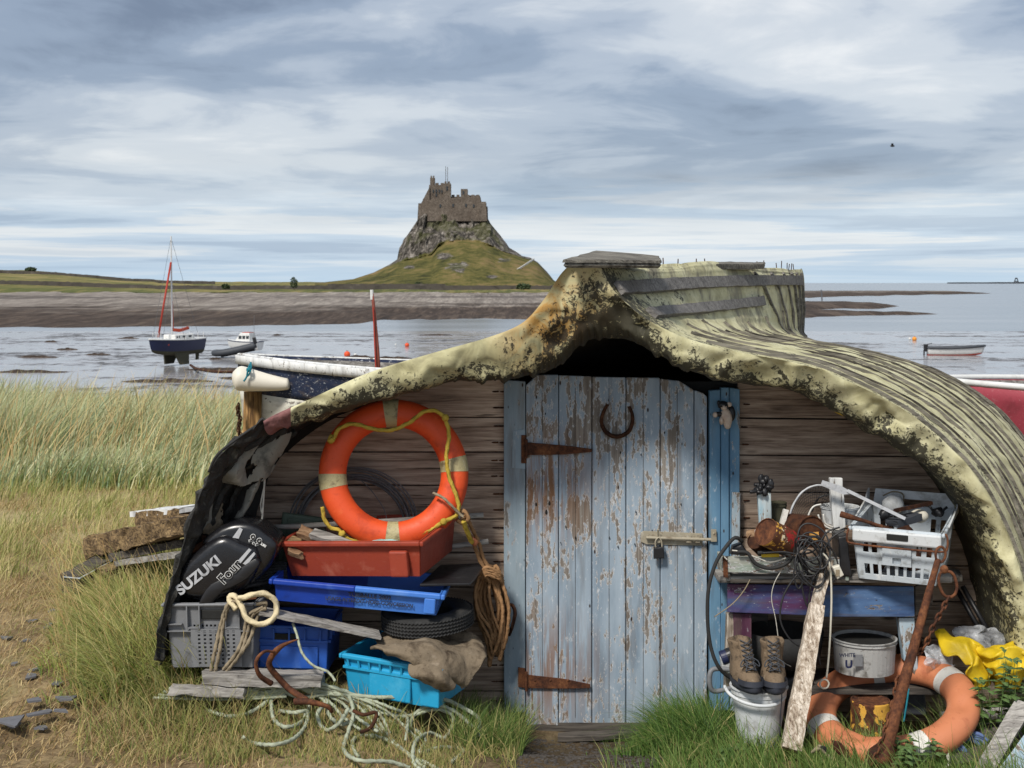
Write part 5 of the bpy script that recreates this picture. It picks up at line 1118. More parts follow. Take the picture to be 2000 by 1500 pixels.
# canvas sack
def sack():
    fn = patch([[(748, 1240, 6.3), (800, 1229, 6.32), (860, 1232, 6.34), (925, 1238, 6.3), (946, 1268, 6.18)], [(738, 1252, 6.1), (800, 1238, 6.12), (860, 1240, 6.15), (918, 1250, 6.1), (950, 1282, 6.02)],
                [(722, 1262, 5.95), (790, 1262, 5.92), (850, 1268, 5.92), (905, 1300, 5.94), (935, 1312, 5.98)], [(748, 1275, 5.87), (790, 1284, 5.85), (850, 1298, 5.84), (892, 1322, 5.88), (915, 1335, 5.93)], [(762, 1290, 5.87), (800, 1298, 5.85), (850, 1308, 5.85), (885, 1335, 5.88), (900, 1350, 5.93)]], 0, 0, .026, 8, 3)
    mb = MB(); mb.grid(56, 56, fn); mb.build('canvas_sack', M['sack'], smooth_=True, solid=.012, label='stained folded canvas sack draped over the light blue crate', cat='sack')
    fn = patch([[(800, 1300, 5.86), (835, 1302, 5.84), (868, 1312, 5.85), (890, 1335, 5.88)], [(802, 1316, 5.84), (835, 1322, 5.81), (866, 1330, 5.82), (884, 1345, 5.86)], [(826, 1335, 5.85), (836, 1338, 5.84), (856, 1345, 5.85), (860, 1348, 5.86)]], 0, 0, .015, 10, 5)
    mb = MB(); mb.grid(30, 30, fn); mb.build('canvas_rag', M['sack'], smooth_=True, solid=.008, label='crumpled canvas rag hanging below the sack over the light blue crate', cat='rag')
sack()
# lifebuoys
def buoy(name, label, c, a, b, Rr, r, mat, bands, mband, rope=None, lumps=()):
    t = thing(name, label, 'lifebuoy', c); n = a.cross(b).normalized(); mb = MB()
    def pt(th, ph, k=1.): d = a*math.cos(th)+b*math.sin(th); return c+d*(Rr+r*k*math.cos(ph))+n*(r*k*.86*math.sin(ph))
    N1, N2 = 120, 28
    vs = []
    for i in range(N1):
        th = 2*math.pi*i/N1
        for j in range(N2):
            ph = 2*math.pi*j/N2; k = 1
            for lt, lp, lw, ld in lumps:
                dd = (((th-lt+math.pi) % (2*math.pi)-math.pi)/lw)**2+(((ph-lp+math.pi) % (2*math.pi)-math.pi)/.5)**2; k -= ld*math.exp(-dd)
            vs.append(pt(th, ph, k))
    mb.add(vs, [(i*N2+j, i*N2+(j+1) % N2, ((i+1) % N1)*N2+(j+1) % N2, ((i+1) % N1)*N2+j) for i in range(N1) for j in range(N2)]); mb.build('float_ring', mat, t, smooth_=True)
    for th0, wd in bands:
        mb = MB(); mb.grid(8, 33, lambda u, v: pt(th0+(u-.5)*wd, v*2*math.pi, 1.02)); mb.build('band', mband, t, smooth_=True)
    return t, pt
c1 = P(769, 926, 6.26)
lb, lp = buoy('lifebuoy', 'bright orange lifebuoy with yellow grab rope propped against the plank wall', c1, Vector((1, .05, 0)).normalized(), Vector((-.02, .17, 1)).normalized(), .2755, .0625, M['orange'], [(R(92), .22), (R(8), .22), (R(269), .22), (R(186), .22)], M['band'], lumps=[(R(-48), 4.7, .10, .22), (R(232), 4.7, .10, .28), (R(45), 4.7, .08, .2), (R(150), 4.7, .08, .2)])
def grab():
    mb = MB(); L = [(652, 857, .0), (662, 838, 0), (690, 828, 0), (730, 838, 0), (765, 840, 0), (800, 825, 0), (825, 806, 0), (848, 802, 0), (868, 816, 0), (877, 850, 0), (872, 890, 0), (877, 930, 0), (890, 965, 0), (896, 990, 0), (890, 1008, 0), (868, 1018, 0), (840, 1035, 0), (800, 1052, 0), (755, 1062, 0), (705, 1060, 0), (675, 1050, 0), (662, 1036, 0), (645, 1030, 0), (633, 1012, 0), (630, 990, 0)]
    mb.rope([P(x, y, 6.26-.078-(y-926)*.0) for x, y, _ in L], .0085)
    mb.rope([P(652, 857, 6.18), P(644, 862, 6.19), P(650, 850, 6.2)], .011)
    for x, y in ((870, 816), (866, 1019), (668, 1043)): mb.ball(P(x, y, 6.175), .016, 8, .2, 20)
    mb.build('grab_rope', M['rope_y'], lb, smooth_=True)
    mb = MB(); mb.rope([P(846, 963, 6.19), P(865, 972, 6.16), P(882, 988, 6.16), P(896, 1002, 6.17), (P(905, 1010, 6.17))], .006); mb.build('lashing', M['rope_t'], lb, smooth_=True)
grab()
# wire coil on the wall
mb = MB(); rr = random.Random(3)
for k in range(13):
    r_ = .262+rr.uniform(-.035, .02); cc = P(690+rr.uniform(-6, 6), 1030+rr.uniform(-5, 5), 6.44+k*.003); mb.tube([cc+Vector((r_*math.cos(q)*1.08, 0, r_*math.sin(q)))+Vector((0, rr.uniform(-.001, .001), 0)) for q in [i*2*math.pi/70 for i in range(70)]], .0034, 5, True)
mb.tube(smooth([P(590, 960, 6.44), P(640, 925, 6.42), P(700, 935, 6.42), P(745, 985, 6.42), P(757, 1020, 6.42)], .02), .0022, 5)
mb.build('wire_coil', M['wire'], smooth_=True, label='big loose coil of dark grey wire hung behind the bright lifebuoy', cat='wire coil')
# pole, lid, driftwood
mb = MB(); mb.tube([P(482, 1032, 6.32), P(640, 1025, 6.33), P(944, 1006, 6.42)], .0125, 10); mb.build('wooden_pole', M['greywood'], smooth_=True, label='long thin grey pole lying behind the lifebuoy above the red crate', cat='pole')
mb = MB(); mb.tube([P(850, 1072, 6.42), P(954, 1057, 6.42)], .012, 10); mb.build('wooden_pole', M['greywood'], smooth_=True, label='short grey pole end poking out right behind the red crate', cat='pole')
mb = MB(); mb.slab([(551, 1001), (632, 1012), (650, 1110), (536, 1114)], 6.40, .03, .012); mb.slab([(562, 1012), (625, 1020), (638, 1095), (550, 1098)], 6.395, .03, .006); mb.build('green_lid', M['green'], bevel=.003, label='dull green plastic lid standing against the wall behind the red crate', cat='lid')
for q, w, mt, l in (((583, 1036, 6.2, 692, 1080, 6.16), .06, 'brownwood', 'brown driftwood slat with a nailed end sticking up in the red crate'), ((610, 1042, 6.18, 706, 1070, 6.1), .05, 'greywood', 'pale grey wedge of driftwood across the red crate'), ((563, 1060, 6.22, 650, 1078, 6.16), .07, 'rotwood', 'rotten brown block of wood in the left end of the red crate'), ((567, 1074, 6.16, 590, 1086, 6.13), .04, 'brownwood', 'small brown wood offcut at the left rim of the red crate')):
    mb = MB(); mb.bar(P(*q[:3]), P(*q[3:]), w, .025, up=(0, -.5, 1), seg=12, jit=.006, w1=w*.6); mb.build('driftwood', M[mt], label=l, cat='driftwood')
mb = MB(); 
for k in range(3): mb.rope([P(708, 1072+k*3, 6.15+k*.03), P(740, 1060+k*3, 6.13+k*.03), P(775, 1062+k*3, 6.13+k*.03), P(800, 1072, 6.16+k*.03)], .014)
mb.build('aqua_rope', M['rope_a'], smooth_=True, label='thick pale aqua rope lying in the red crate under the lifebuoy', cat='rope')
# cords
mb = MB(); mb.tube(smooth([P(519, 905, 6.2), P(516, 950, 6.2), P(513, 1000, 6.19), P(510, 1030, 6.19)], .02), .0045, 6); mb.tube(smooth([P(517, 945, 6.195), P(509, 985, 6.19), P(512, 1005, 6.185)], .02), .003, 6); mb.build('hanging_cord', M['rope_w'], smooth_=True, label='thin off white cord hanging from the torn canvas above the outboard motor', cat='cord')
mb = MB(); L = [(462, 1190), (448, 1172), (455, 1163), (470, 1180), (480, 1205), (500, 1218), (525, 1215), (540, 1195), (536, 1172), (518, 1160), (500, 1160), (480, 1166), (466, 1168)]
mb.rope([P(x, y, 5.93+.02*math.sin(i)) for i, (x, y) in enumerate(L)], .0115); mb.build('cream_rope', M['rope_c'], smooth_=True, label='thick cream twisted rope looped over the corner of the grey crate', cat='rope')
mb = MB()
for L in ([(462, 1175), (448, 1180), (436, 1220), (430, 1265), (420, 1312)], [(458, 1174), (443, 1184), (430, 1225), (420, 1270), (412, 1310)], [(520, 1188), (495, 1200), (482, 1240), (470, 1275), (442, 1312)], [(514, 1186), (485, 1202), (476, 1240), (462, 1275), (436, 1308)], [(500, 1180), (520, 1178), (505, 1200), (485, 1255), (450, 1300)]):
    mb.rope([P(x, y, 5.94+.01*i % .03) for i, (x, y) in enumerate(L)], .0075)
mb.build('tan_rope', M['rope_t'], smooth_=True, label='doubled tan cord hanging down over the front of the grey crate', cat='rope')
mb = MB(); mb.bar(P(452, 1172, 5.96), P(500, 1166, 5.97), .03, .008, seg=6, jit=.003); mb.build('rusty_strip', M['rust'], label='short rusty iron strip on the rim of the grey crate', cat='iron strip')
# brown coil on the wall
def coil():
    t = thing('rope_coil', 'coil of brown rope hanging on the wall left of the door', 'rope coil', P(960, 1300, 6.4)); rr = random.Random(9); mb = MB()
    for k in range(13):
        cx = 962+rr.uniform(-15, 15); top = 1115+rr.uniform(-8, 8); bt = 1290+rr.uniform(-45, 16); w = rr.uniform(12, 32); Y = 6.40-.012*(k % 5)
        L = [(cx-6-w*.15, top+4), (cx-w*.85, top+45), (cx-w*.9+8, (top+bt)/2+10), (cx-w*.35+12, bt-30), (cx+8, bt), (cx+w*.5+6, bt-30), (cx+w*.85+2, (top+bt)/2), (cx+w*.7-4, top+42), (cx-2, top)]
        mb.rope([P(x, y, Y+.012*math.sin(i*1.3+k)) for i, (x, y) in enumerate(L)], .0078, True, n=7)
    mb.build('loops', M['rope_b'], t, smooth_=True); mb = MB()
    for k in range(4): mb.rope([P(935+k*7, 1128+k*3, 6.33), P(950, 1108+k*5, 6.30), P(975, 1120+k*4, 6.32), P(982, 1135+k*3, 6.36)], .008, n=7)
    mb.rope([P(903, 1010, 6.2), P(915, 1040, 6.25), P(928, 1068, 6.3), (P(938, 1095, 6.33)), P(955, 1125, 6.34)], .009); mb.rope([P(908, 1004, 6.2), P(922, 1032, 6.25), P(936, 1062, 6.3), (P(944, 1090, 6.33)), P(962, 1120, 6.34)], .008)
    mb.rope([P(890, 1005, 6.2), P(905, 998, 6.2), P(915, 1012, 6.2), P(905, 1022, 6.21), P(893, 1015, 6.2)], .009)
    mb.build('knot', M['rope_b'], t, smooth_=True)
    mb = MB(); mb.rope([P(905, 1018, 6.18), P(913, 1040, 6.22), P(922, 1060, 6.26)], .010); mb.build('yellow_end', M['rope_y'], t, smooth_=True); mb = MB(); mb.rope([P(920, 1052, 6.26), P(930, 1062, 6.28)], .014); mb.build('whipping', M['orange2'], t, smooth_=True)
coil()
mb = MB(); mb.tube(smooth([P(990, 1182, 6.45), P(1000, 1182, 6.40), P(1006, 1196, 6.39), P(1001, 1222, 6.40), P(994, 1240, 6.45)], .01), .0085, 8); mb.build('iron_handle', M['darkrust'], smooth_=True, label='black iron pull handle on the left door post beside the brown rope coil', cat='handle')
# grapnel
def grapnel():
    t = thing('grapnel_anchor', 'rusty grapnel anchor lying before the royal blue crate', 'anchor', P(560, 1340, 5.8)); mb = MB()
    mb.tube(smooth([P(582, 1249, 5.78), P(572, 1252, 5.78), P(550, 1262, 5.8), P(532, 1280, 5.82), P(526, 1300, 5.84), P(545, 1325, 5.86), P(568, 1348, 5.86), P(600, 1368, 5.82)], .015), .0105, 8, rf=lambda q: .25+min(1, q*4)); mb.build('shank', M['rust'], t, smooth_=True)
    mb = MB(); mb.tube(smooth([P(537, 1274, 5.80), P(518, 1272, 5.76), P(503, 1285, 5.74), P(500, 1300, 5.74), P(508, 1320, 5.76), P(530, 1335, 5.8)], .015), .0095, 8, rf=lambda q: .5+q*.8); mb.build('fluke', M['rust'], t, smooth_=True)
    mb = MB(); mb.tube(smooth([P(575, 1370, 5.74), P(605, 1371, 5.73), P(640, 1380, 5.74), P(648, 1390, 5.76)], .015), .014, 8, rf=lambda q: 1.1-q*.5); mb.build('fluke', M['rust'], t, smooth_=True)
    mb = MB(); mb.tube(smooth([P(690, 1388, 5.7), P(710, 1396, 5.68), P(735, 1392, 5.7), P(725, 1420, 5.68), P(705, 1430, 5.7)], .015), .008, 8); mb.build('fluke', M['darkrust'], t, smooth_=True)
grapnel()
# the tangle of green rope
def tangle():
    rr = random.Random(21); Ls = []
    def on(px, py, lift=.012):
        Y = 5.75
        for _ in range(6): Y = min(5.95, max(5.3, (EYE-gz((px-1000)/F*Y, Y)-lift)*F/(py-552)))
        return P(px, py, Y)
    Ls.append([(420, 1362), (470, 1345), (530, 1352), (590, 1332), (640, 1340), (700, 1362), (730, 1395), (760, 1440), (800, 1475), (850, 1500), (870, 1530)])
    Ls.append([(560, 1320), (550, 1332), (560, 1352), (590, 1362), (640, 1356), (690, 1358), (740, 1362), (800, 1360), (860, 1364), (900, 1380), (935, 1405), (930, 1440), (895, 1450)])
    Ls.append([(535, 1338), (530, 1370), (535, 1405), (560, 1420), (590, 1408), (605, 1375), (615, 1345), (640, 1345), (680, 1360), (690, 1395), (680, 1430), (672, 1465), (700, 1485), (760, 1488), (800, 1500)])
    Ls.append([(475, 1440), (490, 1450), (530, 1455), (570, 1445), (595, 1420), (600, 1390), (575, 1392), (545, 1388)])
    Ls.append([(700, 1478), (688, 1455), (700, 1438), (740, 1440), (780, 1460), (810, 1485), (830, 1500)])
    Ls.append([(400, 1385), (440, 1398), (480, 1395), (520, 1370), (535, 1340)])
    Ls.append([(800, 1420), (810, 1395), (840, 1378), (880, 1385), (915, 1412), (950, 1450)])
    Ls.append([(640, 1372), (620, 1395), (635, 1425), (660, 1415), (680, 1385)])
    Ls.append([(760, 1410), (800, 1420), (830, 1445), (820, 1470), (860, 1460), (905, 1465), (880, 1490)])
    Ls.append([(590, 1345), (630, 1365), (645, 1400), (670, 1415), (700, 1400), (720, 1385), (760, 1395), (800, 1398), (850, 1385), (885, 1400), (870, 1440), (840, 1432), (812, 1448), (808, 1490), (835, 1510)])
    for k in range(6):
        x0 = 480+k*25; Ls.append([(x0+rr.uniform(-10, 10), 1350+rr.uniform(-8, 8)), (x0+50, 1338+k*3), (x0+110, 1345+k*4), (x0+160, 1368+k*3), (x0+190, 1400), (x0+215+rr.uniform(-30, 30), 1425+k*4)])
    for k in range(4): Ls.append([(330-k*10, 1345+k*6), (380, 1350+k*5), (440, 1348+k*6), (500, 1352+k*4), (560, 1345+k*5)])
    mb = MB()
    for j, L in enumerate(Ls): mb.rope([on(x, y, .012+.022*(j % 4)*(.5+.5*math.sin(i*2+j))) for i, (x, y) in enumerate(L)], .0082 if j < 10 else .0065, n=7)
    mb.rope([P(572, 1218, 5.98), P(580, 1240, 5.95), P(590, 1275, 5.92), P(612, 1300, 5.9), P(640, 1312, 5.88), P(655, 1330, 5.86)], .0055, n=7)
    mb.build('tangled_rope', M['rope_g'], smooth_=True, label='tangled pale green rope strewn over the grass in front of the crates', cat='rope')
tangle()
# timber heap at far left
def heap():
    def gY(px, py, lift=0):
        Y = 8
        for _ in range(8): Y = (EYE-gz((px-1000)/F*Y, Y)-lift)*F/(py-552)
        return Y
    def pl(x0, y0, Y0, x1, y1, Y1, w, t, mt, name, label, jit=.006, up=(0, 0, 1), w1=None, t1=None):
        mb = MB(); mb.bar(P(x0, y0, Y0), P(x1, y1, Y1), w, t, up, 26, jit, w1, t1); mb.build(name, M[mt], label=label, cat='timber')
    pl(288, 1000, 7.6, 385, 992, 7.3, .22, .03, 'whitepaint', 'painted_board', 'white topped board lying highest on the timber heap left of the hull', .003)
    pl(295, 1014, 7.55, 380, 1008, 7.3, .20, .10, 'rotwood', 'rotten_beam', 'rotten block with yellow flaking directly under the white board', .015)
    pl(196, 1066, 7.7, 380, 1022, 7.1, .20, .12, 'rotwood', 'rotten_beam', 'long rotten brown beam with ragged left end on the timber heap', .022, t1=.09)
    pl(225, 1086, 7.5, 370, 1058, 7.2, .10, .04, 'darkwood', 'dark_board', 'dark grey board lying under the long rotten beam', .005)
    pl(240, 1098, 7.4, 380, 1078, 7.0, .10, .03, 'greywood', 'grey_board', 'grey weathered board poking into the grass from the timber heap', .004)
    pl(138, 1142, 7.3, 235, 1088, 7.7, .12, .10, 'darkwood', 'squared_timber', 'squared timber with blue white top pointing left at the bottom of the heap', .005)
    mb = MB(); mb.bar(P(139, 1129, 7.28), P(234, 1077, 7.68), .11, .004, seg=10, jit=.001); mb.build('painted_plank', M['bluewhite'], label='thin plank with pale bluish paint lying on top of the squared timber', cat='timber')
    pl(200, 1120, 7.35, 262, 1100, 7.5, .12, .04, 'rotwood', 'split_timber', 'short split brown timber beside the squared timber', .02)
    mb = MB(); mb.tube(smooth([P(-20, 1410, 5.95), P(50, 1402, 6.0), P(85, 1388, 6.05), P(135, 1378, 6.1)], .02), .009, 7, rf=lambda q: 1.2-q*.7+.15*nz((q*9, 0, 0))); mb.build('driftwood_stick', M['greywood'], label='thin pale driftwood stick lying on the path at bottom left', cat='stick')
heap()
# white strand and thistles beside hull foot
# ---------------------------------------------------------------- right side clutter
BN = thing('bench', 'wooden work bench with a blue and purple painted front rail', 'bench', P(1640, 1300, 6.2))
def bench():
    Yf = 6.05
    def pr(name, q, Y, dp, mt, bev=.003):
        mb = MB(); mb.prism([P(x, y, Y) for x, y in q], (0, dp, 0)); return mb.build(name, M[mt], BN, bevel=bev)
    def hx(name, x0, x1, y, Y0, Y1, t, mt, X1=None):
        a, b = P(x0, y, Y0), P(x1, y, Y0); z = a.z; s_ = (X1 or 0)
        mb = MB(); mb.hexa([(a.x, Y0, z-t), (b.x, Y0, z-t), (b.x+s_, Y1, z-t), (a.x, Y1, z-t), (a.x, Y0, z), (b.x, Y0, z), (b.x+s_, Y1, z), (a.x, Y1, z)]); return mb.build(name, M[mt], BN, bevel=.003)
    hx('top', 1404, 1860, 1126, Yf-.03, Yf+.12, .028, 'greywood', .03); hx('top', 1404, 1872, 1124, Yf+.125, Yf+.27, .028, 'greywood', .03); hx('top', 1404, 1880, 1124, Yf+.275, Yf+.42, .028, 'greywood', .03)
    pr('front_rail', [(1606, 1205), (1787, 1205), (1785, 1146), (1606, 1144)], Yf, .022, 'benchblue'); pr('front_rail', [(1421, 1196), (1605.5, 1203), (1605.5, 1144), (1421, 1141)], Yf, .022, 'benchpurpl2')
    pr('leg', [(1436, 1300), (1468, 1300), (1468, 1199), (1432, 1199)], Yf+.024, .05, 'benchpurple'); pr('leg', [(1766, 1290), (1795, 1330), (1786, 1207), (1755, 1207)], Yf+.024, .05, 'benchpale')
    pr('leg', [(1415, 1345), (1431, 1345), (1434, 1199), (1420, 1199)], Yf+.03, .04, 'greywood_z'); pr('leg', [(1460, 1330), (1500, 1330), (1500, 1150), (1462, 1150)], Yf+.36, .04, 'darkwood')
    pr('side_rail', [(1787.5, 1205), (1822, 1180), (1822, 1130), (1787.5, 1146)], Yf+.01, .02, 'darkwood')
    mb = MB(); mb.box(P(1632, 1330, 6.22), (.86, .34, .02)); mb.build('shelf', M['darkwood'], BN)
    # upright posts rising from the bench
    pr('post', [(1485, 1045), (1508, 1045), (1506, 963), (1480, 966)], Yf+.10, .03, 'postblue'); pr('post', [(1626, 1040), (1648, 1040), (1646, 934), (1621, 934)], Yf+.16, .03, 'whitepaint'); pr('post', [(1629, 1040), (1652, 1030), (1648, 955), (1622, 953)], Yf+.11, .028, 'whitepaint')
M['postblue'] = peel('pale_post_paint', (.33, .48, .55), (.6, .62, .6), (.1, .08, .06), (.3, .26, .2), .85, 2, 2., .6)
M['benchpurpl2'] = peel('bench_purple_rail', (.09, .03, .09), (.05, .09, .22), (.05, .04, .04), (.2, .17, .15), .85, 0, 2., .8)
bench()
mb = MB(); mb.bar(P(1522, 1045, 6.1), P(1535, 995, 6.12), .022, .022, up=(0, -1, 0)); mb.build('pink_stick', M['tarp_pinkw'] if 'tarp_pinkw' in M else M['bandw'], label='short pinkish white stick standing between the two rusty tins', cat='stick')
def tray():
    t = thing('tray', 'flaking wooden tray full of cables on the left end of the bench', 'tray', P(1520, 1118, 6.05)); Yf = 5.99
    for nm, q, Y, dp in (('front_board', [(1411, 1118), (1578, 1121), (1640, 1124), (1640, 1089), (1411, 1087)], Yf, .018), ('back_board', [(1411, 1118), (1640, 1124), (1640, 1089), (1411, 1087)], Yf+.3, .018)):
        mb = MB(); mb.prism([P(x, y, Y) for x, y in q], (0, dp, 0)); mb.build(nm, M['traypaint'], t, bevel=.003)
    for x in (1413, 1640): mb = MB(); a = P(x, 1105, Yf+.16); mb.box(a, (.016, .28, .075)); mb.build('end_board', M['traypaint'], t, bevel=.003)
    mb = MB(); mb.box(P(1526, 1121, Yf+.16), (.50, .30, .01)); mb.build('bottom', M['darkwood'], t)
    mb = MB(); mb.prism([P(x, y, Yf-.004) for x, y in ((1413, 1128), (1422, 1128), (1421, 1088), (1412, 1088))], (0, .003, 0)); mb.build('rusty_bracket', M['hinge'], t)
tray()
def tin(name, label, c, ax, r, L, mside, mend, face=None):
    t = thing(name, label, 'tin', c); q = Vector(ax).normalized().to_track_quat('Z', 'Y').to_matrix().to_4x4(); T = Matrix.Translation(c) @ q
    mb = MB(); mb.lathe([(r*.97, -L/2), (r, -L/2+.004), (r*.985, -L/2+.01), (r*.985, L/2-.01), (r, L/2-.004), (r*.97, L/2)], T, 30); mb.build('side', mside, t, smooth_=True)
    mb = MB(); mb.lathe([(0.0005, L/2-.005), (r*.90, L/2-.005), (r*.93, L/2+.001), (r*.985, L/2+.001)], T, 30); mb.build('end', mend, t); mb = MB(); mb.lathe([(0.0005, -L/2+.003), (r*.97, -L/2+.003)], T, 30); mb.build('end', mend, t, smooth_=False)
    if face: mb = MB(); mb.box((face[0], face[1], L/2-.002), (face[2], face[3], .003), T); mb.build('label_remnant', M['tinlabel'], t)
M['tinlabel'] = dirty('orange_label_paper', (.70, .36, .08), (.3, .12, .03), None, .7, k=8, amt=.6)
M['tinred'] = rusty('orange_and_red_tin', 1.6, (.78, .44, .09), .62)
def tinred2():
    g = G('tin_red_paint_patch'); n = g.noise(g.obj, 14, 6, .6); f = g.noise(g.obj, 60, 6, .7)
    z = g.nd('ShaderNodeSeparateXYZ'); g.put(z.inputs[0], g.obj)
    c = g.ramp(g.math('ADD', n, g.math('MULTIPLY', z.outputs[0], 5.)), [(.40, (.70, .38, .06)), (.62, (.78, .66, .46)), (.70, (.42, .02, .02)), (.75, (.30, .015, .015))], 'CONSTANT')
    c = g.mix(g.step(g.math('ADD', g.math('MULTIPLY', f, .6), g.math('MULTIPLY', n, .4)), .535, .515), c, (.10, .035, .015))
    return g.out(c, .6, 0, g.bump(f, .4, .004))
M['tinred'] = tinred2()
tin('rusty_tin', 'rusty tin with orange, white and red paint tilted left in the tray', P(1518, 1050, 5.98), (-.74, -.5, .42), .062, .155, M['tinred'], M['rust'])
tin('rusty_tin', 'dark brown rusty tin lying on its side with an orange label on its end', P(1566, 1036, 6.08), (.35, -.93, .10), .070, .16, M['tin2'], M['tin2'], face=(.012, -.02, .045, .034))
tin('rusty_tin', 'small dark rusty tin half hidden behind the left tin', P(1484, 1064, 6.08), (-.5, -.6, .5), .04, .09, M['darkrust'], M['darkrust'])
tin('rusty_tin', 'rusty topped paint tin standing on the ground inside the faded lifebuoy', P(1700, 1398, 6.0), (0, 0, 1), .085, .14, M['tin'], M['rust'])
mb = MB()
for k in range(26):
    a = rnd.uniform(0, 6.28); c = P(1491, 950, 6.16)+Vector((rnd.uniform(-.03, .035), rnd.uniform(-.03, .03), rnd.uniform(-.03, .035))); mb.ball(c, (rnd.uniform(.008, .02), rnd.uniform(.008, .018), rnd.uniform(.008, .02)), 6, .5, 40, k)
mb.tube(smooth([P(1485, 955, 6.15), P(1472, 960, 6.13), P(1464, 960, 6.13)], .01), .009, 7)
mb.build('black_glove', M['black'], smooth_=True, label='crumpled black glove stuck on top of the pale blue bench post', cat='glove')
# landing net
def net():
    t = thing('landing_net', 'black mesh scoop with a bright wire rim behind the tins', 'net', P(1590, 1060, 6.25))
    L = [P(1540, 1062, 6.2), P(1541, 1015, 6.2), P(1550, 985, 6.2), P(1568, 960, 6.2), P(1594, 948, 6.2), P(1622, 952, 6.2), P(1640, 965, 6.2)]
    sp = smooth(L, .012); mb = MB(); mb.tube(sp, .0045, 7, lobes=3, pitch=.03, depth=.3); mb.build('rim', M['silver'], t, smooth_=True)
    c = P(1602, 1050, 6.36); m = len(sp); mb = MB(); mb.grid(m, 16, lambda u, v: sp[min(m-1, int(u*(m-1)))].lerp(c, v)+Vector((0, .10*math.sin(v*2.4), 0))); mb.build('mesh', M['cable'], t, wire=.0022)
    mb = MB(); mb.tube(smooth([P(1585, 1000, 6.32), P(1600, 972, 6.3), P(1630, 965, 6.3)], .01), .004, 6); mb.build('bent_rod', M['black'], t, smooth_=True)
net()
def tub(name, label, cat, px, py, Y, r, h, mat, handle=None, band=True, tap=.9, n=36):
    c = P(px, py, Y); t = thing(name, label, cat, c); T = Matrix.Translation(c); mb = MB()
    mb.lathe([(.001, .003), (r*tap*.97, .003), (r*tap, .0), (r*.99, h*.86), (r*1.0, h*.88), (r*1.035, h*.885), (r*1.035, h*.91), (r*1.0, h*.915), (r*1.0, h*.97), (r*1.04, h*.975), (r*1.04, h), (r*.98, h), (r*.96, h*.95), (r*tap*.96, .01), (.001, .01)], T, n); mb.build('body', mat, t, smooth_=False)
    return t, c
tb, tc_ = tub('plastic_pot', 'low white plastic pot with a bail handle behind the white post', 'pot', 1640, 1020, 6.28, .085, .075, M['whiteplastic'])
mb = MB()
for L in ([(1604, 985), (1588, 990), (1578, 1010), (1580, 1030), (1600, 1035), (1625, 1040)], [(1598, 1005), (1604, 1020), (1620, 1032), (1640, 1034)], [(1608, 1004), (1612, 1022), (1628, 1030)]): mb.tube(smooth([P(x, y, 6.16) for x, y in L], .01), .004, 7)
mb.build('white_cable', M['bandw'], smooth_=True, label='white cable bending round the low white pot on the bench', cat='cable')
tub('plastic_pot', 'dull olive glass jar standing between the pale post and the net', 'jar', 1518, 1045, 6.26, .042, .15, M['antifoul'])
# black battery box
mb = MB(); mb.slab([(1640, 1125), (1664, 1128), (1656, 1045), (1638, 1048)], 6.0, .14, .012); mb.build('black_can', M['black'], smooth_=True, label='upright black can between the cables and the white crate', cat='can')
# white crate
def whitecrate():
    holes = [(.10+i*.105, .11, .165+i*.105, .30) for i in range(8)]+[(.10, .52, .165, .78), (.205, .52, .27, .78), (.73, .52, .79, .78), (.85, .52, .91, .78)]
    sh = [(.08+i*.085, .12, .125+i*.085, .36) for i in range(10)]+[(.08+i*.085, .50, .125+i*.085, .74) for i in range(10)]
    t, Mx = crate('white_crate', 'white slatted plastic crate full of fishing odds and ends on the bench', 'crate', P(1663, 1131, 6.0), -24, 3, 1.0, .375, .50, .235, .025, M['bluewhite'], rimw=.014, rimh=.018, t=.007, holes=holes, sideholes=sh)
    mb = MB(); mb.box((.19, -.012, .20), (.37, .02, .055), Mx); mb.build('front_rail', M['whiteplastic'], t, bevel=.008)
    mb = MB(); mb.box((.195, -.0235, .205), (.09, .006, .026), Mx); mb.build('hand_slot', M['pitch'], t, bevel=.003)
    mb = MB(); mb.panel((.13, .012, .075), (.25, .012, .075), (.25, .004, .155), (.13, .004, .155), (0, -.008, 0), [(.35, .1, .65, .45)], M=Mx); mb.build('front_plaque', M['bluewhite'], t)
    w = smooth([Mx @ Vector(p) for p in ((-.008, .0, .225), (-.014, -.02, .215), (-.014, -.03, .175), (.02, -.034, .165), (.15, -.036, .162), (.30, -.036, .162), (.385, -.034, .165), (.40, -.03, .18), (.40, -.02, .22), (.39, 0, .232))], .01)
    mb = MB(); mb.tube(w, .0045, 7); mb.build('wire_handle', M['rust'], t, smooth_=True)
    for x0, x1 in ((.0, .03), (.35, .375)): mb = MB(); mb.box(((x0+x1)/2, .25, .252), (.02, .48, .03), Mx)
    mb = MB(); mb.panel((0, .512, .20), (.375, .512, .20), (.36, .52, .30), (.015, .52, .30), (0, .007, 0), [(.36, .30, .72, .62)], M=Mx); mb.panel((.385, .12, .235), (.385, .51, .235), (.387, .52, .30), (.387, .40, .262), (.007, 0, 0), M=Mx); mb.panel((-.01, .12, .235), (-.01, .51, .235), (-.012, .52, .30), (-.012, .40, .262), (-.007, 0, 0), M=Mx); mb.build('raised_end', M['whiteplastic'], t)
    return t, Mx
wc, WM = whitecrate()
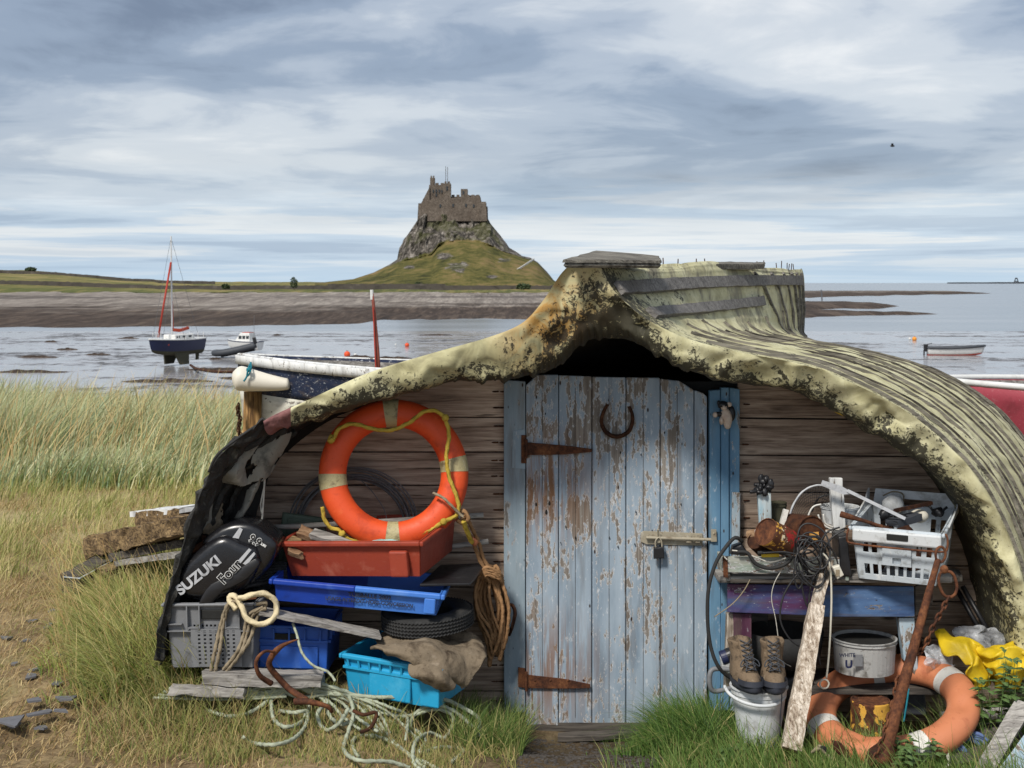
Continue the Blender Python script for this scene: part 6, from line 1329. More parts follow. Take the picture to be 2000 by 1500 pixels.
def crate_bits():
    def W3(x, y, z): return WM @ Vector((x, y, z))
    mb = MB(); mb.tube(smooth([P(1642, 1004, 5.98), P(1655, 1008, 5.97), P(1690, 1018, 5.97), P(1722, 1030, 6.0)], .01), .012, 10, rf=lambda q: 1.15-.5*math.sin(q*2.6)**2); mb.build('tool_handle', M['hinge'], smooth_=True, label='rusty brown tool handle resting on the front left rim of the white crate', cat='tool')
    mb = MB(); mb.prism([P(x, y, 6.1) for x, y in ((1603, 948), (1607, 938), (1645, 950), (1668, 964), (1648, 966))], (0, .006, 0)); mb.bar(P(1655, 958, 6.1), P(1768, 1013, 6.05), .014, .006, up=(0, -1, 0)); mb.build('rod_bracket', M['silver'], label='galvanised plate and rod sloping down into the white crate', cat='bracket')
    mb = MB(); mb.bar(P(1746, 998, 6.1), P(1820, 982, 6.2), .016, .012, up=(0, -1, 0), seg=8, jit=.002); mb.build('dark_tool', M['darkrust'], label='dark wrench like iron bar lying across the white crate', cat='tool')
    mb = MB(); mb.ball(P(1745, 985, 6.35), (.05, .045, .045), 12, .1, 8); mb.build('float', M['whiteplastic'], smooth_=True, label='round white net float at the back left of the white crate', cat='float')
    mb = MB(); mb.ball(P(1795, 1008, 6.2), (.042, .04, .03), 12); mb.build('cream_float', M['cream'], smooth_=True, label='cream disc shaped float in the middle of the white crate', cat='float')
    mb = MB(); mb.bar(P(1742, 1022, 6.08), P(1790, 1008, 6.16), .07, .03, seg=6, jit=.004); mb.build('dark_box', M['darkgrey'], label='dark grey wedge lying in the front of the white crate', cat='box')
    mb = MB(); mb.ball(P(1832, 1000, 6.25), (.028, .03, .02), 8, .5, 20); mb.tube([P(1825, 1002, 6.24), P(1815, 988, 6.24)], .006, 6); mb.tube([P(1838, 1000, 6.24), P(1850, 990, 6.24)], .006, 6); mb.build('black_fitting', M['black'], smooth_=True, label='small black plastic cleat at the right of the white crate', cat='fitting')
    mb = MB(); mb.tube([W3(.10, .10, .08), W3(.10, .10, .2)], .016, 10); mb.build('yellow_tube', M['yellow'], smooth_=True, label='yellow tube seen through the slots of the white crate', cat='tube')
    mb = MB()
    for k in range(16): mb.ball(W3(rnd.uniform(.05, .33), rnd.uniform(.07, .44), rnd.uniform(.03, .15)), (rnd.uniform(.03, .05),)*3, 8, .5, 9, k)
    mb.build('net_heap', M['darkrust'], smooth_=True, label='dark heap of netting and junk filling the white crate', cat='net heap', kind='stuff')
    mb = MB(); mb.tube(smooth([P(1725, 968, 6.4), P(1745, 960, 6.38), P(1765, 968, 6.38), P(1758, 1000, 6.3)], .01), .0035, 6); mb.build('rope_end', M['rope_t'], smooth_=True, label='thin tan rope end over the back rim of the white crate', cat='rope')
    mb = MB(); mb.tube(smooth([P(1880, 968, 6.38), P(1892, 966, 6.36), P(1896, 985, 6.36), P(1890, 1000, 6.36)], .01), .008, 7); mb.build('black_hook', M['black'], smooth_=True, label='black hook on the back right corner of the white crate', cat='hook')
    mb = MB(); mb.ball(P(1760, 1012, 6.12), (.03, .025, .02), 8, .4, 15); mb.ball(P(1728, 1005, 6.16), (.026, .02, .025), 8, .4, 15, 2); mb.build('dark_reels', M['black'], smooth_=True, label='dark lumps of gear between the handle and the cream float', cat='gear')
crate_bits()
def cables():
    rr = random.Random(4); mb = MB()
    for k in range(11):
        cx, cy = 1592+rr.uniform(-18, 14), 1085+rr.uniform(-22, 22); w = rr.uniform(16, 36); h = rr.uniform(24, 48); ph = rr.uniform(0, 6)
        mb.tube(smooth([P(cx+w*math.cos(q+ph*.1)*(1+.1*math.sin(q*2+k)), cy-h*math.sin(q), 5.92+.03*math.sin(q+k)) for q in [i*.7 for i in range(9)]], .012, True), .0038, 6, True)
    for L in ([(1580, 1110), (1555, 1125), (1530, 1165), (1524, 1210), (1540, 1245), (1560, 1262)], [(1600, 1110), (1585, 1140), (1580, 1190), (1592, 1250), (1602, 1300)], [(1570, 1100), (1566, 1140), (1575, 1180), (1590, 1200)], [(1640, 1030), (1615, 1040), (1590, 1075), (1560, 1082), (1530, 1078), (1490, 1080)], [(1650, 1035), (1625, 1050), (1605, 1080)], [(1560, 1095), (1550, 1120), (1560, 1150), (1575, 1120)]):
        mb.tube(smooth([P(x, y, 5.93) for x, y in L], .012), .0042, 6)
    mb.build('black_cable', M['cable'], smooth_=True, label='tangle of thin black cable hanging over the front of the bench', cat='cable')
    mb = MB(); mb.tube(smooth([P(x, y, Y) for x, y, Y in ((1450, 1058, 6.0), (1436, 1050, 5.98), (1418, 1068, 5.97), (1398, 1100, 5.96), (1384, 1150, 5.95), (1382, 1210, 5.95), (1388, 1262, 5.95), (1402, 1300, 5.94), (1424, 1322, 5.96), (1450, 1330, 5.98))], .015), .0085, 8); mb.build('black_hose', M['rubber'], smooth_=True, label='thick black hose curving down past the right door post', cat='hose')
    mb = MB(); mb.tube(smooth([P(x, y, 5.965) for x, y in ((1440, 1078), (1460, 1080), (1475, 1100), (1500, 1110), (1530, 1104), (1545, 1088), (1520, 1078), (1480, 1080))], .012), .008, 8); mb.build('black_hose', M['rubber'], smooth_=True, label='thick black hose looping over the front of the flaked tray', cat='hose')
    mb = MB(); mb.tube(smooth([P(x, y, 5.93) for x, y in ((1606, 1080), (1620, 1100), (1624, 1160), (1622, 1230), (1618, 1290), (1614, 1325))], .015), .0045, 7)
    q = [P(1610+9*math.cos(a), 1336+9*math.sin(a), 5.92) for a in [i*.6 for i in range(11)]]; mb.tube(q, .004, 7, True); mb.build('cream_cable', M['cream'], smooth_=True, label='cream cable hanging straight down with a loop at its end', cat='cable')
    t = thing('mains_plug', 'cream mains plug dangling beside the splintered post', 'plug', P(1635, 1130, 5.9)); mb = MB(); mb.slab([(1626, 1108), (1640, 1104), (1649, 1124), (1636, 1132)], 5.9, .03, .006); mb.build('plug_body', M['cream'], t); mb = MB(); mb.box(P(1636, 1119, 5.898), (.016, .004, .028)); mb.build('plug_groove', M['rope_t'], t)
    mb = MB(); mb.tube(smooth([P(x, y, 5.975) for x, y in ((1406, 1080), (1415, 1088), (1421, 1094))], .01), .0035, 6); mb.tube(smooth([P(x, y, 5.965) for x, y in ((1430, 1075), (1450, 1078), (1480, 1090), (1505, 1098), (1535, 1090))], .01), .0035, 6); mb.tube(smooth([P(x, y, 5.975) for x, y in ((1533, 1092), (1528, 1110), (1512, 1140), (1507, 1170), (1515, 1210), (1522, 1260), (1528, 1290), (1545, 1302))], .01), .002, 5); mb.build('white_string', M['rope_w'], smooth_=True, label='thin white string trailing from the tray down past the boots', cat='string')
    mb = MB(); mb.tube(smooth([P(x, y, 6.0) for x, y in ((1465, 1132), (1452, 1155), (1430, 1180), (1395, 1205))], .01), .0025, 5); mb.build('straw_twine', M['rope_t'], smooth_=True, label='frayed straw coloured twine hanging across the purple rail end', cat='twine')
    mb = MB(); mb.tube([P(1530, 1084, 5.99), P(1600, 1056, 6.05)], .0095, 9); mb.build('grey_tube', M['silver'], smooth_=True, label='grey metal tube lying across the cables in the tray', cat='tube')
    mb = MB(); mb.bar(P(1487, 1085, 5.985), P(1522, 1084, 5.985), .012, .016); mb.build('knife', M['yellow'], bevel=.003, label='yellow knife handle on the rim of the tray', cat='handle')
    mb = MB(); mb.slab([(1428, 1084), (1432, 1068), (1450, 1062), (1460, 1078), (1456, 1086)], 6.0, .06, .012); mb.build('black_pouch', M['black'], smooth_=True, label='small black pouch at the left end of the tray', cat='pouch')
    t = thing('hand_reel', 'brown and white reel lying at the back left of the tray', 'reel', P(1472, 1050, 6.1)); T = Matrix.Translation(P(1470, 1045, 6.1)) @ Matrix.Rotation(R(75), 4, 'Y') @ Matrix.Rotation(R(30), 4, 'X'); mb = MB(); mb.lathe([(.004, -.02), (.024, -.02), (.024, .02), (.004, .02)], T, 20); mb.build('drum', M['brownwood'], t); mb = MB(); mb.lathe([(.004, .021), (.026, .021), (.026, .027), (.004, .027)], T, 20); mb.build('cap', M['whiteplastic'], t)
cables()
# splintered post
mb = MB(); mb.bar(P(1617, 1092, 5.98), P(1592, 1192, 5.90), .046, .035, up=(0, -1, .2), seg=18, jit=.003, w1=.044); mb.bar(P(1595, 1182, 5.90), P(1545, 1464, 5.66), .062, .045, up=(0, -1, .2), seg=44, jit=.0035, w1=.080); mb.build('splintered_post', M['greywood_z'], label='splintered pale wooden post leaning against the bench front', cat='post')
# bucket and boots
def bucket():
    c = P(1482, 1458, 5.86); h = P(1482, 1338, 5.86).z-c.z; r = .117; t = thing('bucket', 'white plastic bucket standing in the grass under the boots', 'bucket', c); T = Matrix.Translation(c)
    mb = MB(); mb.lathe([(.001, .004), (r*.68, .004), (r*.70, 0), (r*.97, h*.88), (r*1.0, h*.89), (r*1.0, h*.97), (r*1.05, h*.975), (r*1.06, h), (r*.97, h), (r*.95, h*.9), (r*.68, .012), (.001, .012)], T, 40); mb.build('body', M['whiteplastic'], t, smooth_=False)
    mb = MB(); mb.tube(smooth([c+Vector((r*1.08*math.cos(a)-.02, r*1.08*math.sin(a)-.01, h-.012-.035*max(0, -math.sin(a))-.01*math.cos(a))) for a in [math.pi+i*.32 for i in range(11)]], .01), .0075, 8); mb.build('handle', M['whiteplastic'], t, smooth_=True)
bucket()
def boot(px, py, Y, ang, label, s_=1.):
    c = P(px, py, Y); t = thing('boot', label, 'boot', c); T = Matrix.Translation(c) @ Matrix.Rotation(R(ang), 4, 'Z') @ Matrix.Rotation(R(0), 4, 'X') @ Matrix.Scale(s_, 4)
    # toe points to -y
    def ring(z, cy, hl, hw, n=26, toe=0):
        out = []
        for i in range(n):
            a = 2*math.pi*i/n; x = hw*math.cos(a)*(1-.12*max(0, math.sin(a))); y = cy+hl*math.sin(a); out.append(T @ Vector((x, y, z+toe*max(0, -math.sin(a)))))
        return out
    S_ = [(.0, 0, .130, .046), (.012, 0, .134, .049), (.026, 0, .133, .048)]
    mb = MB(); rs = [ring(*q) for q in S_]; n = 26
    mb.add([p for r_ in rs for p in r_], [(i*n+j, i*n+(j+1) % n, (i+1)*n+(j+1) % n, (i+1)*n+j) for i in range(2) for j in range(n)]+[tuple(range(n-1, -1, -1))]); 
    mb.add(ring(.026, -.072, .062, .049)+ring(.046, -.07, .060, .047), [(j, (j+1) % n, n+(j+1) % n, n+j) for j in range(n)]); mb.build('sole', M['sole'], t, smooth_=True)
    U = [(.024, 0, .130, .046), (.045, .004, .124, .047), (.062, .016, .108, .043), (.075, .034, .088, .041), (.092, .048, .072, .040), (.115, .058, .060, .041), (.14, .062, .056, .043), (.152, .062, .058, .046), (.158, .062, .054, .043), (.150, .062, .046, .036), (.10, .055, .045, .03), (.06, .03, .06, .03)]
    mb = MB(); rs = [ring(*q) for q in U]; m = len(U)
    vs = [p+Vector((nz(p, 22, 1), nz(p, 22, 2), nz(p, 22, 3)))*.006*s_ for r_ in rs for p in r_]
    mb.add(vs, [(i*n+j, i*n+(j+1) % n, (i+1)*n+(j+1) % n, (i+1)*n+j) for i in range(m-1) for j in range(n)]+[tuple(range((m-1)*n, m*n))]); mb.build('upper', M['leather'], t, smooth_=True)
    mb = MB(); mb.grid(10, 12, lambda u, v: T @ Vector(((u-.5)*.046, -.062+v*.078-.010*math.sin(u*3.14), .066+v*.105+.010*math.sin(u*3.14)))); mb.build('tongue', M['leather'], t, smooth_=True, solid=.006)
    mb = MB()
    for i in range(6):
        y0, z0 = -.070+i*.012, .072+i*.016
        for sg in (-1, 1): mb.tube(smooth([T @ Vector((sg*.022, y0-.004, z0)), T @ Vector((0, y0-.014, z0+.010)), T @ Vector((-sg*.022, y0+.008, z0+.018))], .006), .0024, 6)
    for sg in (-1, 1):
        mb.tube(smooth([T @ Vector(p) for p in ((0, -.05, .12), (sg*.03, -.06, .105), (sg*.035, -.065, .085), (sg*.012, -.066, .10), (sg*.02, -.075, .07))], .006), .0026, 6)
    mb.build('laces', M['darkgrey'], t, smooth_=True)
boot(1455, 1337, 5.84, 8, 'left worn tan walking boot standing on the rim of the white bucket', 1.12)
boot(1510, 1338, 5.84, -6, 'right worn tan walking boot standing on the bucket beside the splintered post', 1.12)
mb = MB(); mb.tube(smooth([P(1524, 1335, 5.73), P(1527, 1360, 5.73), P(1524, 1400, 5.74), P(1523, 1440, 5.76)], .01), .0025, 5); mb.build('dark_lace', M['sole'], smooth_=True, label='long dark lace hanging from the right boot down the bucket', cat='lace')
def small_left():
    T = Matrix.Translation(P(1425, 1280, 6.02)) @ Matrix.Rotation(R(70), 4, 'Y'); t = thing('blue_can', 'dark blue can lying beside the boots at the door post', 'can', P(1425, 1290, 6.0)); mb = MB(); mb.lathe([(.001, -.04), (.030, -.04), (.032, -.036), (.032, .036), (.030, .04), (.001, .04)], T, 24); mb.build('body', M['hullblue'], t); mb = MB(); mb.lathe([(.033, -.012), (.0335, .0), (.033, .012)], T, 24); mb.build('band', M['black'], t)
    mb = MB(); mb.slab([(1408, 1285), (1430, 1288), (1440, 1310), (1432, 1322), (1410, 1308)], 6.0, .06, .015); mb.build('white_container', M['whiteplastic'], smooth_=True, label='small white plastic container behind the left boot', cat='container')
    mb = MB(); mb.tube(smooth([P(1430, 1308, 5.95), P(1400, 1306, 5.95), P(1388, 1312, 5.94), P(1386, 1335, 5.94), P(1395, 1350, 5.95), P(1428, 1344, 5.97)], .01), .011, 8); mb.build('bent_pipe', M['grey'], smooth_=True, label='grey plastic handle sticking out left of the bucket', cat='handle')
    mb = MB(); mb.slab([(1528, 1330), (1560, 1322), (1590, 1330), (1590, 1420), (1535, 1420)], 6.1, .1, .02); mb.build('dark_drum', M['black'], smooth_=True, label='dark plastic drum in the shade behind the splintered post', cat='drum')
small_left()
# things under the bench
def under():
    t, c = tub('paint_tub', 'white paint tub with black open rim under the bench', 'tub', 1688, 1308, 6.12, .137, .145, M['whitedirty'], tap=.94)
    mb = MB(); mb.lathe([(.001, .132), (.128, .132)], Matrix.Translation(c), 30); mb.build('dark_contents', M['pitch'], t)
    text('WHITE', .022, facing(P(1655, 1280, 5.978), 2), M['darkmark'], 'lettering', t, .0006); text('U', .045, facing(P(1658, 1298, 5.975), 0), M['hullblue'], 'lettering', t, .002)
    mb = MB(); mb.box(P(1676, 1290, 5.981), (.04, .002, .05)); mb.build('label_patch', M['grey'], t)
    mb = MB(); a = P(1530, 1290, 6.25); mb.lathe([(.001, 0), (.16, 0), (.18, .14), (.17, .14), (.15, .01), (.001, .01)], Matrix.Translation(a), 32); mb.build('black_basin', M['rubber'], smooth_=True, label='wide black rubber basin under the left half of the bench', cat='basin')
    mb = MB(); mb.slab([(1765, 1310), (1762, 1250), (1800, 1245), (1820, 1310)], 6.25, .12, .02); mb.build('dark_can', M['darkrust'], smooth_=True, label='dark rusted can right of the paint tub under the bench', cat='can')
    mb = MB(); mb.slab([(1745, 1400), (1745, 1335), (1808, 1335), (1812, 1400)], 6.12, .1, .02); mb.build('grey_tub', M['darkgrey'], smooth_=True, label='dark grey tub standing behind the faded lifebuoy', cat='tub')
    mb = MB(); mb.tube([P(1868, 1150, 6.42), P(1925, 1250, 6.3)], .012, 8); mb.tube([P(1880, 1145, 6.42), P(1940, 1250, 6.3)], .012, 8); mb.build('black_tubing', M['black'], smooth_=True, label='pair of black tubes leaning on the wall above the oilskin', cat='tubing')
    mb = MB(); mb.tube(smooth([P(1775, 1345, 5.95), P(1770, 1380, 5.93), P(1765, 1410, 5.92)], .01), .004, 6); mb.build('teal_cord', M['rope_teal'], smooth_=True, label='teal cord hanging inside the faded lifebuoy', cat='cord')
    fn = patch([[(1560, 1372, 5.9), (1600, 1342, 6.1), (1640, 1330, 6.2)], [(1600, 1420, 5.9), (1620, 1380, 6.0), (1700, 1345, 6.2)]], 0, 0, .02, 6, 12)
under()
# faded lifebuoy on the ground
c2 = (P(1740, 1384, 5.92)); am = Vector((.955, .10, .27)).normalized(); bm = Vector((-.04, .97, .26)); bm = (bm-am*am.dot(bm)).normalized()
lb2, lp2 = buoy('lifebuoy', 'faded orange lifebuoy with white bands lying in the grass under the rusty anchor', c2, am, bm, .300, .069, M['orange2'], [(R(78), .20), (R(8), .20), (R(180), .20), (R(268), .20)], M['bandw'], lumps=[(R(-38), 1.4, .16, .35), (R(222), 1.9, .12, .35)])
text('PERRY', .034, Matrix.Translation(lp2(R(-42), 1.1, 1.01)) @ Matrix((tuple(-am.cross(bm).cross(am*math.cos(R(-42))+bm*math.sin(R(-42))))+(0,), (0, 0, 0, 0), (0, 0, 0, 0), (0, 0, 0, 1))).to_4x4() if False else Matrix.Translation(lp2(R(-40), 1.75, 1.02)) @ Matrix.Rotation(R(36), 4, 'Z') @ Matrix.Rotation(R(25), 4, 'X'), M['orange2'], 'embossed_lettering', lb2, .001, 1.2) if False else None
def lash2():
    mb = MB(); mb.ball(P(1600, 1462, 5.6), (.016, .012, .016), 8); mb.rope([P(1585, 1470, 5.58), P(1598, 1462, 5.57), P(1612, 1472, 5.58), P(1625, 1482, 5.57)], .006); mb.build('rope_eye', M['rope_t'], lb2, smooth_=True)
    mb = MB(); mb.rope([P(1885, 1430, 5.72), P(1856, 1432, 5.66), P(1850, 1455, 5.62), P(1852, 1490, 5.58), P(1846, 1520, 5.55)], .0065); mb.rope([P(1856, 1432, 5.66), P(1900, 1420, 5.75), P(1915, 1395, 5.82), P(1905, 1375, 5.86)], .0055); mb.build('grab_rope', M['rope_w'], lb2, smooth_=True)
    mb = MB(); mb.ball(P(1607, 1466, 5.585), (.02, .006, .02), 8, 0); mb.build('hole', M['pitch'], lb2)
lash2()
# anchor with chain
def anchor():
    t = thing('anchor', 'long rusty anchor shank leaning on the bench over the faded lifebuoy', 'anchor', P(1725, 1500, 5.55)); a, b = P(1832, 1092, 5.72), P(1722, 1492, 5.5)
    mb = MB(); mb.tube([a.lerp(b, i/40) for i in range(41)], .0165, 10, rf=lambda q: (.75+q*1.05)*(1+.08*nz((q*20, 0, 0)))); mb.build('shank', M['rust'], t, smooth_=True)
    mb = MB(); mb.tube([P(1837, 1083, 5.72)+Vector((.023*math.cos(q), .008*math.cos(q), .032*math.sin(q))) for q in [i*2*math.pi/24 for i in range(24)]], .0055, 8, True); mb.build('ring', M['rust'], t, smooth_=True)
    mb = MB(); mb.tube(smooth([P(1852, 1116, 5.70), P(1862, 1122, 5.70), P(1869, 1145, 5.70), P(1864, 1162, 5.70), P(1852, 1166, 5.70), P(1842, 1160, 5.70), P(1833, 1135, 5.70), P(1838, 1118, 5.7)], .01, True), .0065, 8, True); mb.ball(P(1844, 1112, 5.7), (.018, .012, .018), 8); mb.build('shackle', M['rust'], t, smooth_=True)
    mb = MB(); mb.slab([(1690, 1502), (1700, 1470), (1722, 1455), (1748, 1462), (1752, 1502)], 5.49, .05, .015); mb.build('crown', M['darkrust'], t, smooth_=True)
    mb = MB(); mb.slab([(1626, 1448), (1640, 1450), (1658, 1468), (1662, 1482), (1648, 1480), (1630, 1466)], 5.52, .02, .006); mb.build('fluke', M['darkrust'], t, smooth_=True)
    ch = thing('chain', 'rusty chain running from the shackle down along the anchor shank', 'chain', P(1735, 1480, 5.55))
    path = smooth([P(1856, 1160, 5.69), P(1838, 1195, 5.67), P(1822, 1225, 5.66), P(1806, 1262, 5.66), P(1782, 1288, 5.64), P(1772, 1312, 5.62), P(1752, 1330, 5.60), P(1748, 1360, 5.58), P(1738, 1395, 5.55), P(1728, 1430, 5.52), P(1716, 1465, 5.5), P(1704, 1490, 5.48)], .004)
    L = .0245; acc = 0; k = 0; last = path[0]
    for i in range(1, len(path)):
        acc += (path[i]-path[i-1]).length
        if acc >= L:
            acc = 0; c = path[i]; d = (path[min(i+4, len(path)-1)]-path[i-4 if i > 3 else 0]).normalized(); s_ = d.cross(Vector((0, 1, 0))).normalized(); n = s_.cross(d)
            w = (s_ if k % 2 else n) ; w = (w+(n if k % 2 else s_)*.35).normalized(); k += 1
            mb = MB(); mb.tube([c+d*(.0115*math.copysign(abs(math.cos(q))**.7, math.cos(q))*1.5)+w*(.0105*math.sin(q)) for q in [j*2*math.pi/14 for j in range(14)]], .0044, 6, True); mb.build('link', M['rust'], ch, smooth_=True)
anchor()
# oilskin, bag, gloves
fn = patch([[(1836, 1234, 6.15), (1858, 1248, 6.1), (1880, 1262, 6.1), (1930, 1262, 6.12), (2020, 1255, 6.05)], [(1842, 1262, 6.1), (1872, 1285, 5.98), (1900, 1262, 6.05), (1940, 1272, 5.95), (2030, 1275, 5.95)], [(1870, 1290, 6.05), (1888, 1305, 5.95), (1905, 1290, 6.0), (1950, 1300, 5.93), (2020, 1300, 5.95)], [(1890, 1300, 6.05), (1905, 1325, 5.95), (1925, 1318, 6.02), (1960, 1340, 5.95), (2000, 1330, 5.98)], [(1910, 1330, 6.05), (1925, 1350, 6.0), (1940, 1342, 6.05), (1962, 1355, 5.98), (1985, 1350, 6.0)]], 0, 0, .055, 9, 4)
mb = MB(); mb.grid(64, 50, fn); mb.build('oilskin', M['yellow'], smooth_=True, solid=.004, label='crumpled yellow oilskin hanging at the right end behind the lifebuoy', cat='oilskin')
fn = patch([[(1868, 1232, 6.25), (1900, 1222, 6.25), (1950, 1235, 6.25), (1985, 1245, 6.2)], [(1862, 1250, 6.18), (1905, 1262, 6.1), (1945, 1252, 6.15), (1982, 1262, 6.12)], [(1870, 1275, 6.2), (1905, 1285, 6.15), (1950, 1280, 6.2), (1980, 1285, 6.2)]], 0, 0, .045, 10, 6)
mb = MB(); mb.grid(40, 34, fn); mb.build('plastic_bag', M['bag'], smooth_=True, label='crumpled clear plastic bag above the yellow oilskin', cat='bag')
fn = patch([[(1800, 1268, 6.1), (1825, 1262, 6.1), (1850, 1275, 6.1)], [(1798, 1285, 6.02), (1830, 1290, 6.0), (1860, 1292, 6.05)], [(1810, 1305, 6.05), (1840, 1302, 6.05), (1868, 1300, 6.08)]], 0, 0, .04, 12, 9)
mb = MB(); mb.grid(30, 30, fn); mb.build('plastic_bag', M['bag'], smooth_=True, label='small crumpled clear bag between the lifebuoy top and the oilskin', cat='bag')
def glove(px, py, Y, ang, label):
    t = MB(); c = P(px, py, Y); T = Matrix.Translation(c) @ Matrix.Rotation(R(ang), 4, 'Y')
    t.ball(c, (.04, .03, .022), 10, .2, 8, 2, M=Matrix.Rotation(R(ang), 3, 'Y'))
    for k, (a, L) in enumerate(((-.5, .045), (-.2, .06), (.05, .065), (.3, .055), (1.0, .04))):
        d = Vector((math.cos(a), -.25, math.sin(a)*.8-.15)); p = [T @ (d*.025), T @ (d*(.03+L*.5)+Vector((0, 0, .006))), T @ (d*(.03+L)+Vector((0, -.004, -.012)))]
        t.tube(smooth(p, .008), .0095, 8, rf=lambda q: 1.05-.25*q)
    t.build('glove', M['glove'], smooth_=True, label=label, cat='glove')
glove(1848, 1450, 5.66, 20, 'crumpled blue rubber glove lying at the right foot of the faded lifebuoy')
glove(1880, 1440, 5.72, -10, 'second blue glove lying behind the other one on the grey boards')
for q, w, tck, mt, l in (((1840, 1410, 5.95, 2010, 1395, 5.9), .09, .03, 'greywood', 'grey board lying on the grass right of the faded lifebuoy'), ((1862, 1458, 5.75, 1990, 1425, 5.75), .08, .03, 'darkwood', 'dark board under the blue gloves'), ((1908, 1530, 5.5, 2000, 1376, 5.7), .07, .03, 'greywood', 'leaning grey board in the bottom right corner'), ((1965, 1530, 5.45, 2040, 1430, 5.6), .10, .03, 'benchpale', 'pale flaked board half out of view at the bottom right corner'), ((1830, 1492, 5.6, 1960, 1462, 5.65), .06, .02, 'darkwood', 'narrow dark strip of wood in the grass below the gloves')):
    mb = MB(); mb.bar(P(*q[:3]), P(*q[3:]), w, tck, up=(0, -.6, 1), seg=14, jit=.003); mb.build('board', M[mt], label=l, cat='board')
# nettles
def plant(px, py, Y, n, h, label, seed):
    rr = random.Random(seed); c = P(px, py, Y); t = thing('nettle', label, 'nettle', c)
    for s in range(n):
        o = c+Vector((rr.uniform(-.09, .09), rr.uniform(-.07, .07), 0)); ln = Vector((rr.uniform(-.15, .15), rr.uniform(-.1, .1), 1)).normalized(); hh = h*rr.uniform(.6, 1.1)
        mb = MB(); mb.tube([o, o+ln*hh*.5, o+ln*hh], .0022, 5, rf=lambda q: 1.2-.8*q); mb.build('stem', M['nettle'], t)
        mb = MB()
        for k in range(6):
            p = o+ln*hh*(.25+.75*k/5); sz = .045*(1.15-k/11)
            for a in (0, math.pi):
                an = a+k*1.57+rr.uniform(-.3, .3); d = Vector((math.cos(an), math.sin(an), .15)).normalized(); sd = d.cross(Vector((0, 0, 1))).normalized()
                mb.add([p, p+d*sz*.35+sd*sz*.36, p+d*sz*.7+sd*sz*.28+Vector((0, 0, -.004)), p+d*sz*1.2+Vector((0, 0, -.012)), p+d*sz*.7-sd*sz*.28+Vector((0, 0, -.004)), p+d*sz*.35-sd*sz*.36, p+d*sz*.6+Vector((0, 0, .003))], [(0, 1, 6), (1, 2, 6), (2, 3, 6), (3, 4, 6), (4, 5, 6), (5, 0, 6)])
        mb.build('leaves', M['nettle'], t)
plant(1960, 1440, 5.75, 8, .30, 'bushy green nettle growing in front of the yellow oilskin', 3)
plant(1985, 1400, 5.8, 6, .30, 'tall nettle at the right edge beside the hull foot', 7)
plant(1790, 1490, 5.5, 5, .11, 'low young nettle in front of the faded lifebuoy right of the anchor', 8)
plant(1430, 1500, 5.6, 4, .08, 'low weed in the grass below the white bucket', 5)
# ---------------------------------------------------------------- boats
def hull(px_name, label, cat, loc, yaw, L, B, H, mats, roll=0., pitch=0., sheer=.25, stern=.75, open_=True, keel=0., bowrake=.12, stripe=.72, group=None, flare=.55, rim=.03, deckmat=None, full=.5):
    """boat along +x (bow at +x); mats: lower, stripe, rim, inside"""
    t = thing(px_name, label, cat, loc, group); T = frame(loc, yaw, pitch, roll); NS, NR = 34, 12
    def sec(s, w, k=1., zoff=0):   # s 0 stern..1 bow, w -1..1 around
        hw = B/2*(stern+(1-stern)*math.sin(min(1, s/full)*math.pi/2)) if s < full else B/2*max(0.0, (1-((s-full)/(1-full))**2.2))
        zt = H*(1+sheer*(s**2)+sheer*.25*(1-s)**2); a = abs(w); x = (s-.5)*L+bowrake*L*max(0, s-.6)*2.0*(a-.3)
        y = hw*(a**flare)*(1 if w >= 0 else -1)*k; z = zt*(a**2.0)*(1 if a < 1 else 1)+(s**5)*H*.35*(1-a); return Vector((x, y, z+zoff))
    def shell(nm, w0, w1, mt, k=1., zoff=0, thick=0):
        for sg in ((1, -1) if w0 > 0 else (0,)):
            pass
        mb = MB()
        if w0 > 0:
            for sg in (1, -1): mb.grid(NS, 6, lambda u, v, sg=sg: T @ sec(u, sg*(w0+(w1-w0)*v), k, zoff))
        else: mb.grid(NS, NR*2+1, lambda u, v: T @ sec(u, -w1+2*w1*v, k, zoff))
        # transom
        if w0 <= 0: n = NR*2+1; mb.add([T @ sec(0, -w1+2*w1*i/(n-1), k, zoff) for i in range(n)], [tuple(range(n))])
        else: 
            n = 6; 
            mb.add([T @ sec(0, w, k, zoff) for w in (-w1, -w0, w0, w1)], [(0, 1, 2, 3)])
        return mb.build(nm, mt, t, smooth_=True, solid=thick)
    shell('hull', 0, stripe, mats[0], thick=.03 if open_ else 0); shell('topstrake', stripe, 1., mats[1], thick=.03 if open_ else 0)
    mb = MB(); pts = [sec(i/40, 1.) for i in range(41)]+[sec(1-i/40, -1.) for i in range(1, 41)]; mb.tube([T @ p for p in pts], rim, 6, True); mb.build('gunwale', mats[2], t, smooth_=True)
    if open_:
        shell('inside', 0, .97, mats[3], k=.94, zoff=.03); 
        for s in (.2, .48, .72): mb = MB(); a = sec(s, .8, .95); mb.box((a.x, 0, a.z), (.22, abs(a.y)*2, .03), T); mb.build('thwart', mats[3], t)
    else:
        mb = MB(); mb.grid(NS, 9, lambda u, v: T @ (sec(u, 1.).lerp(sec(u, -1.), v)+Vector((0, 0, .06*math.sin(math.pi*v))))); mb.build('deck', deckmat or mats[3], t, smooth_=True)
    return t, T, sec
def part(t, mb, name, mt, **k): return mb.build(name, mt, t, **k)
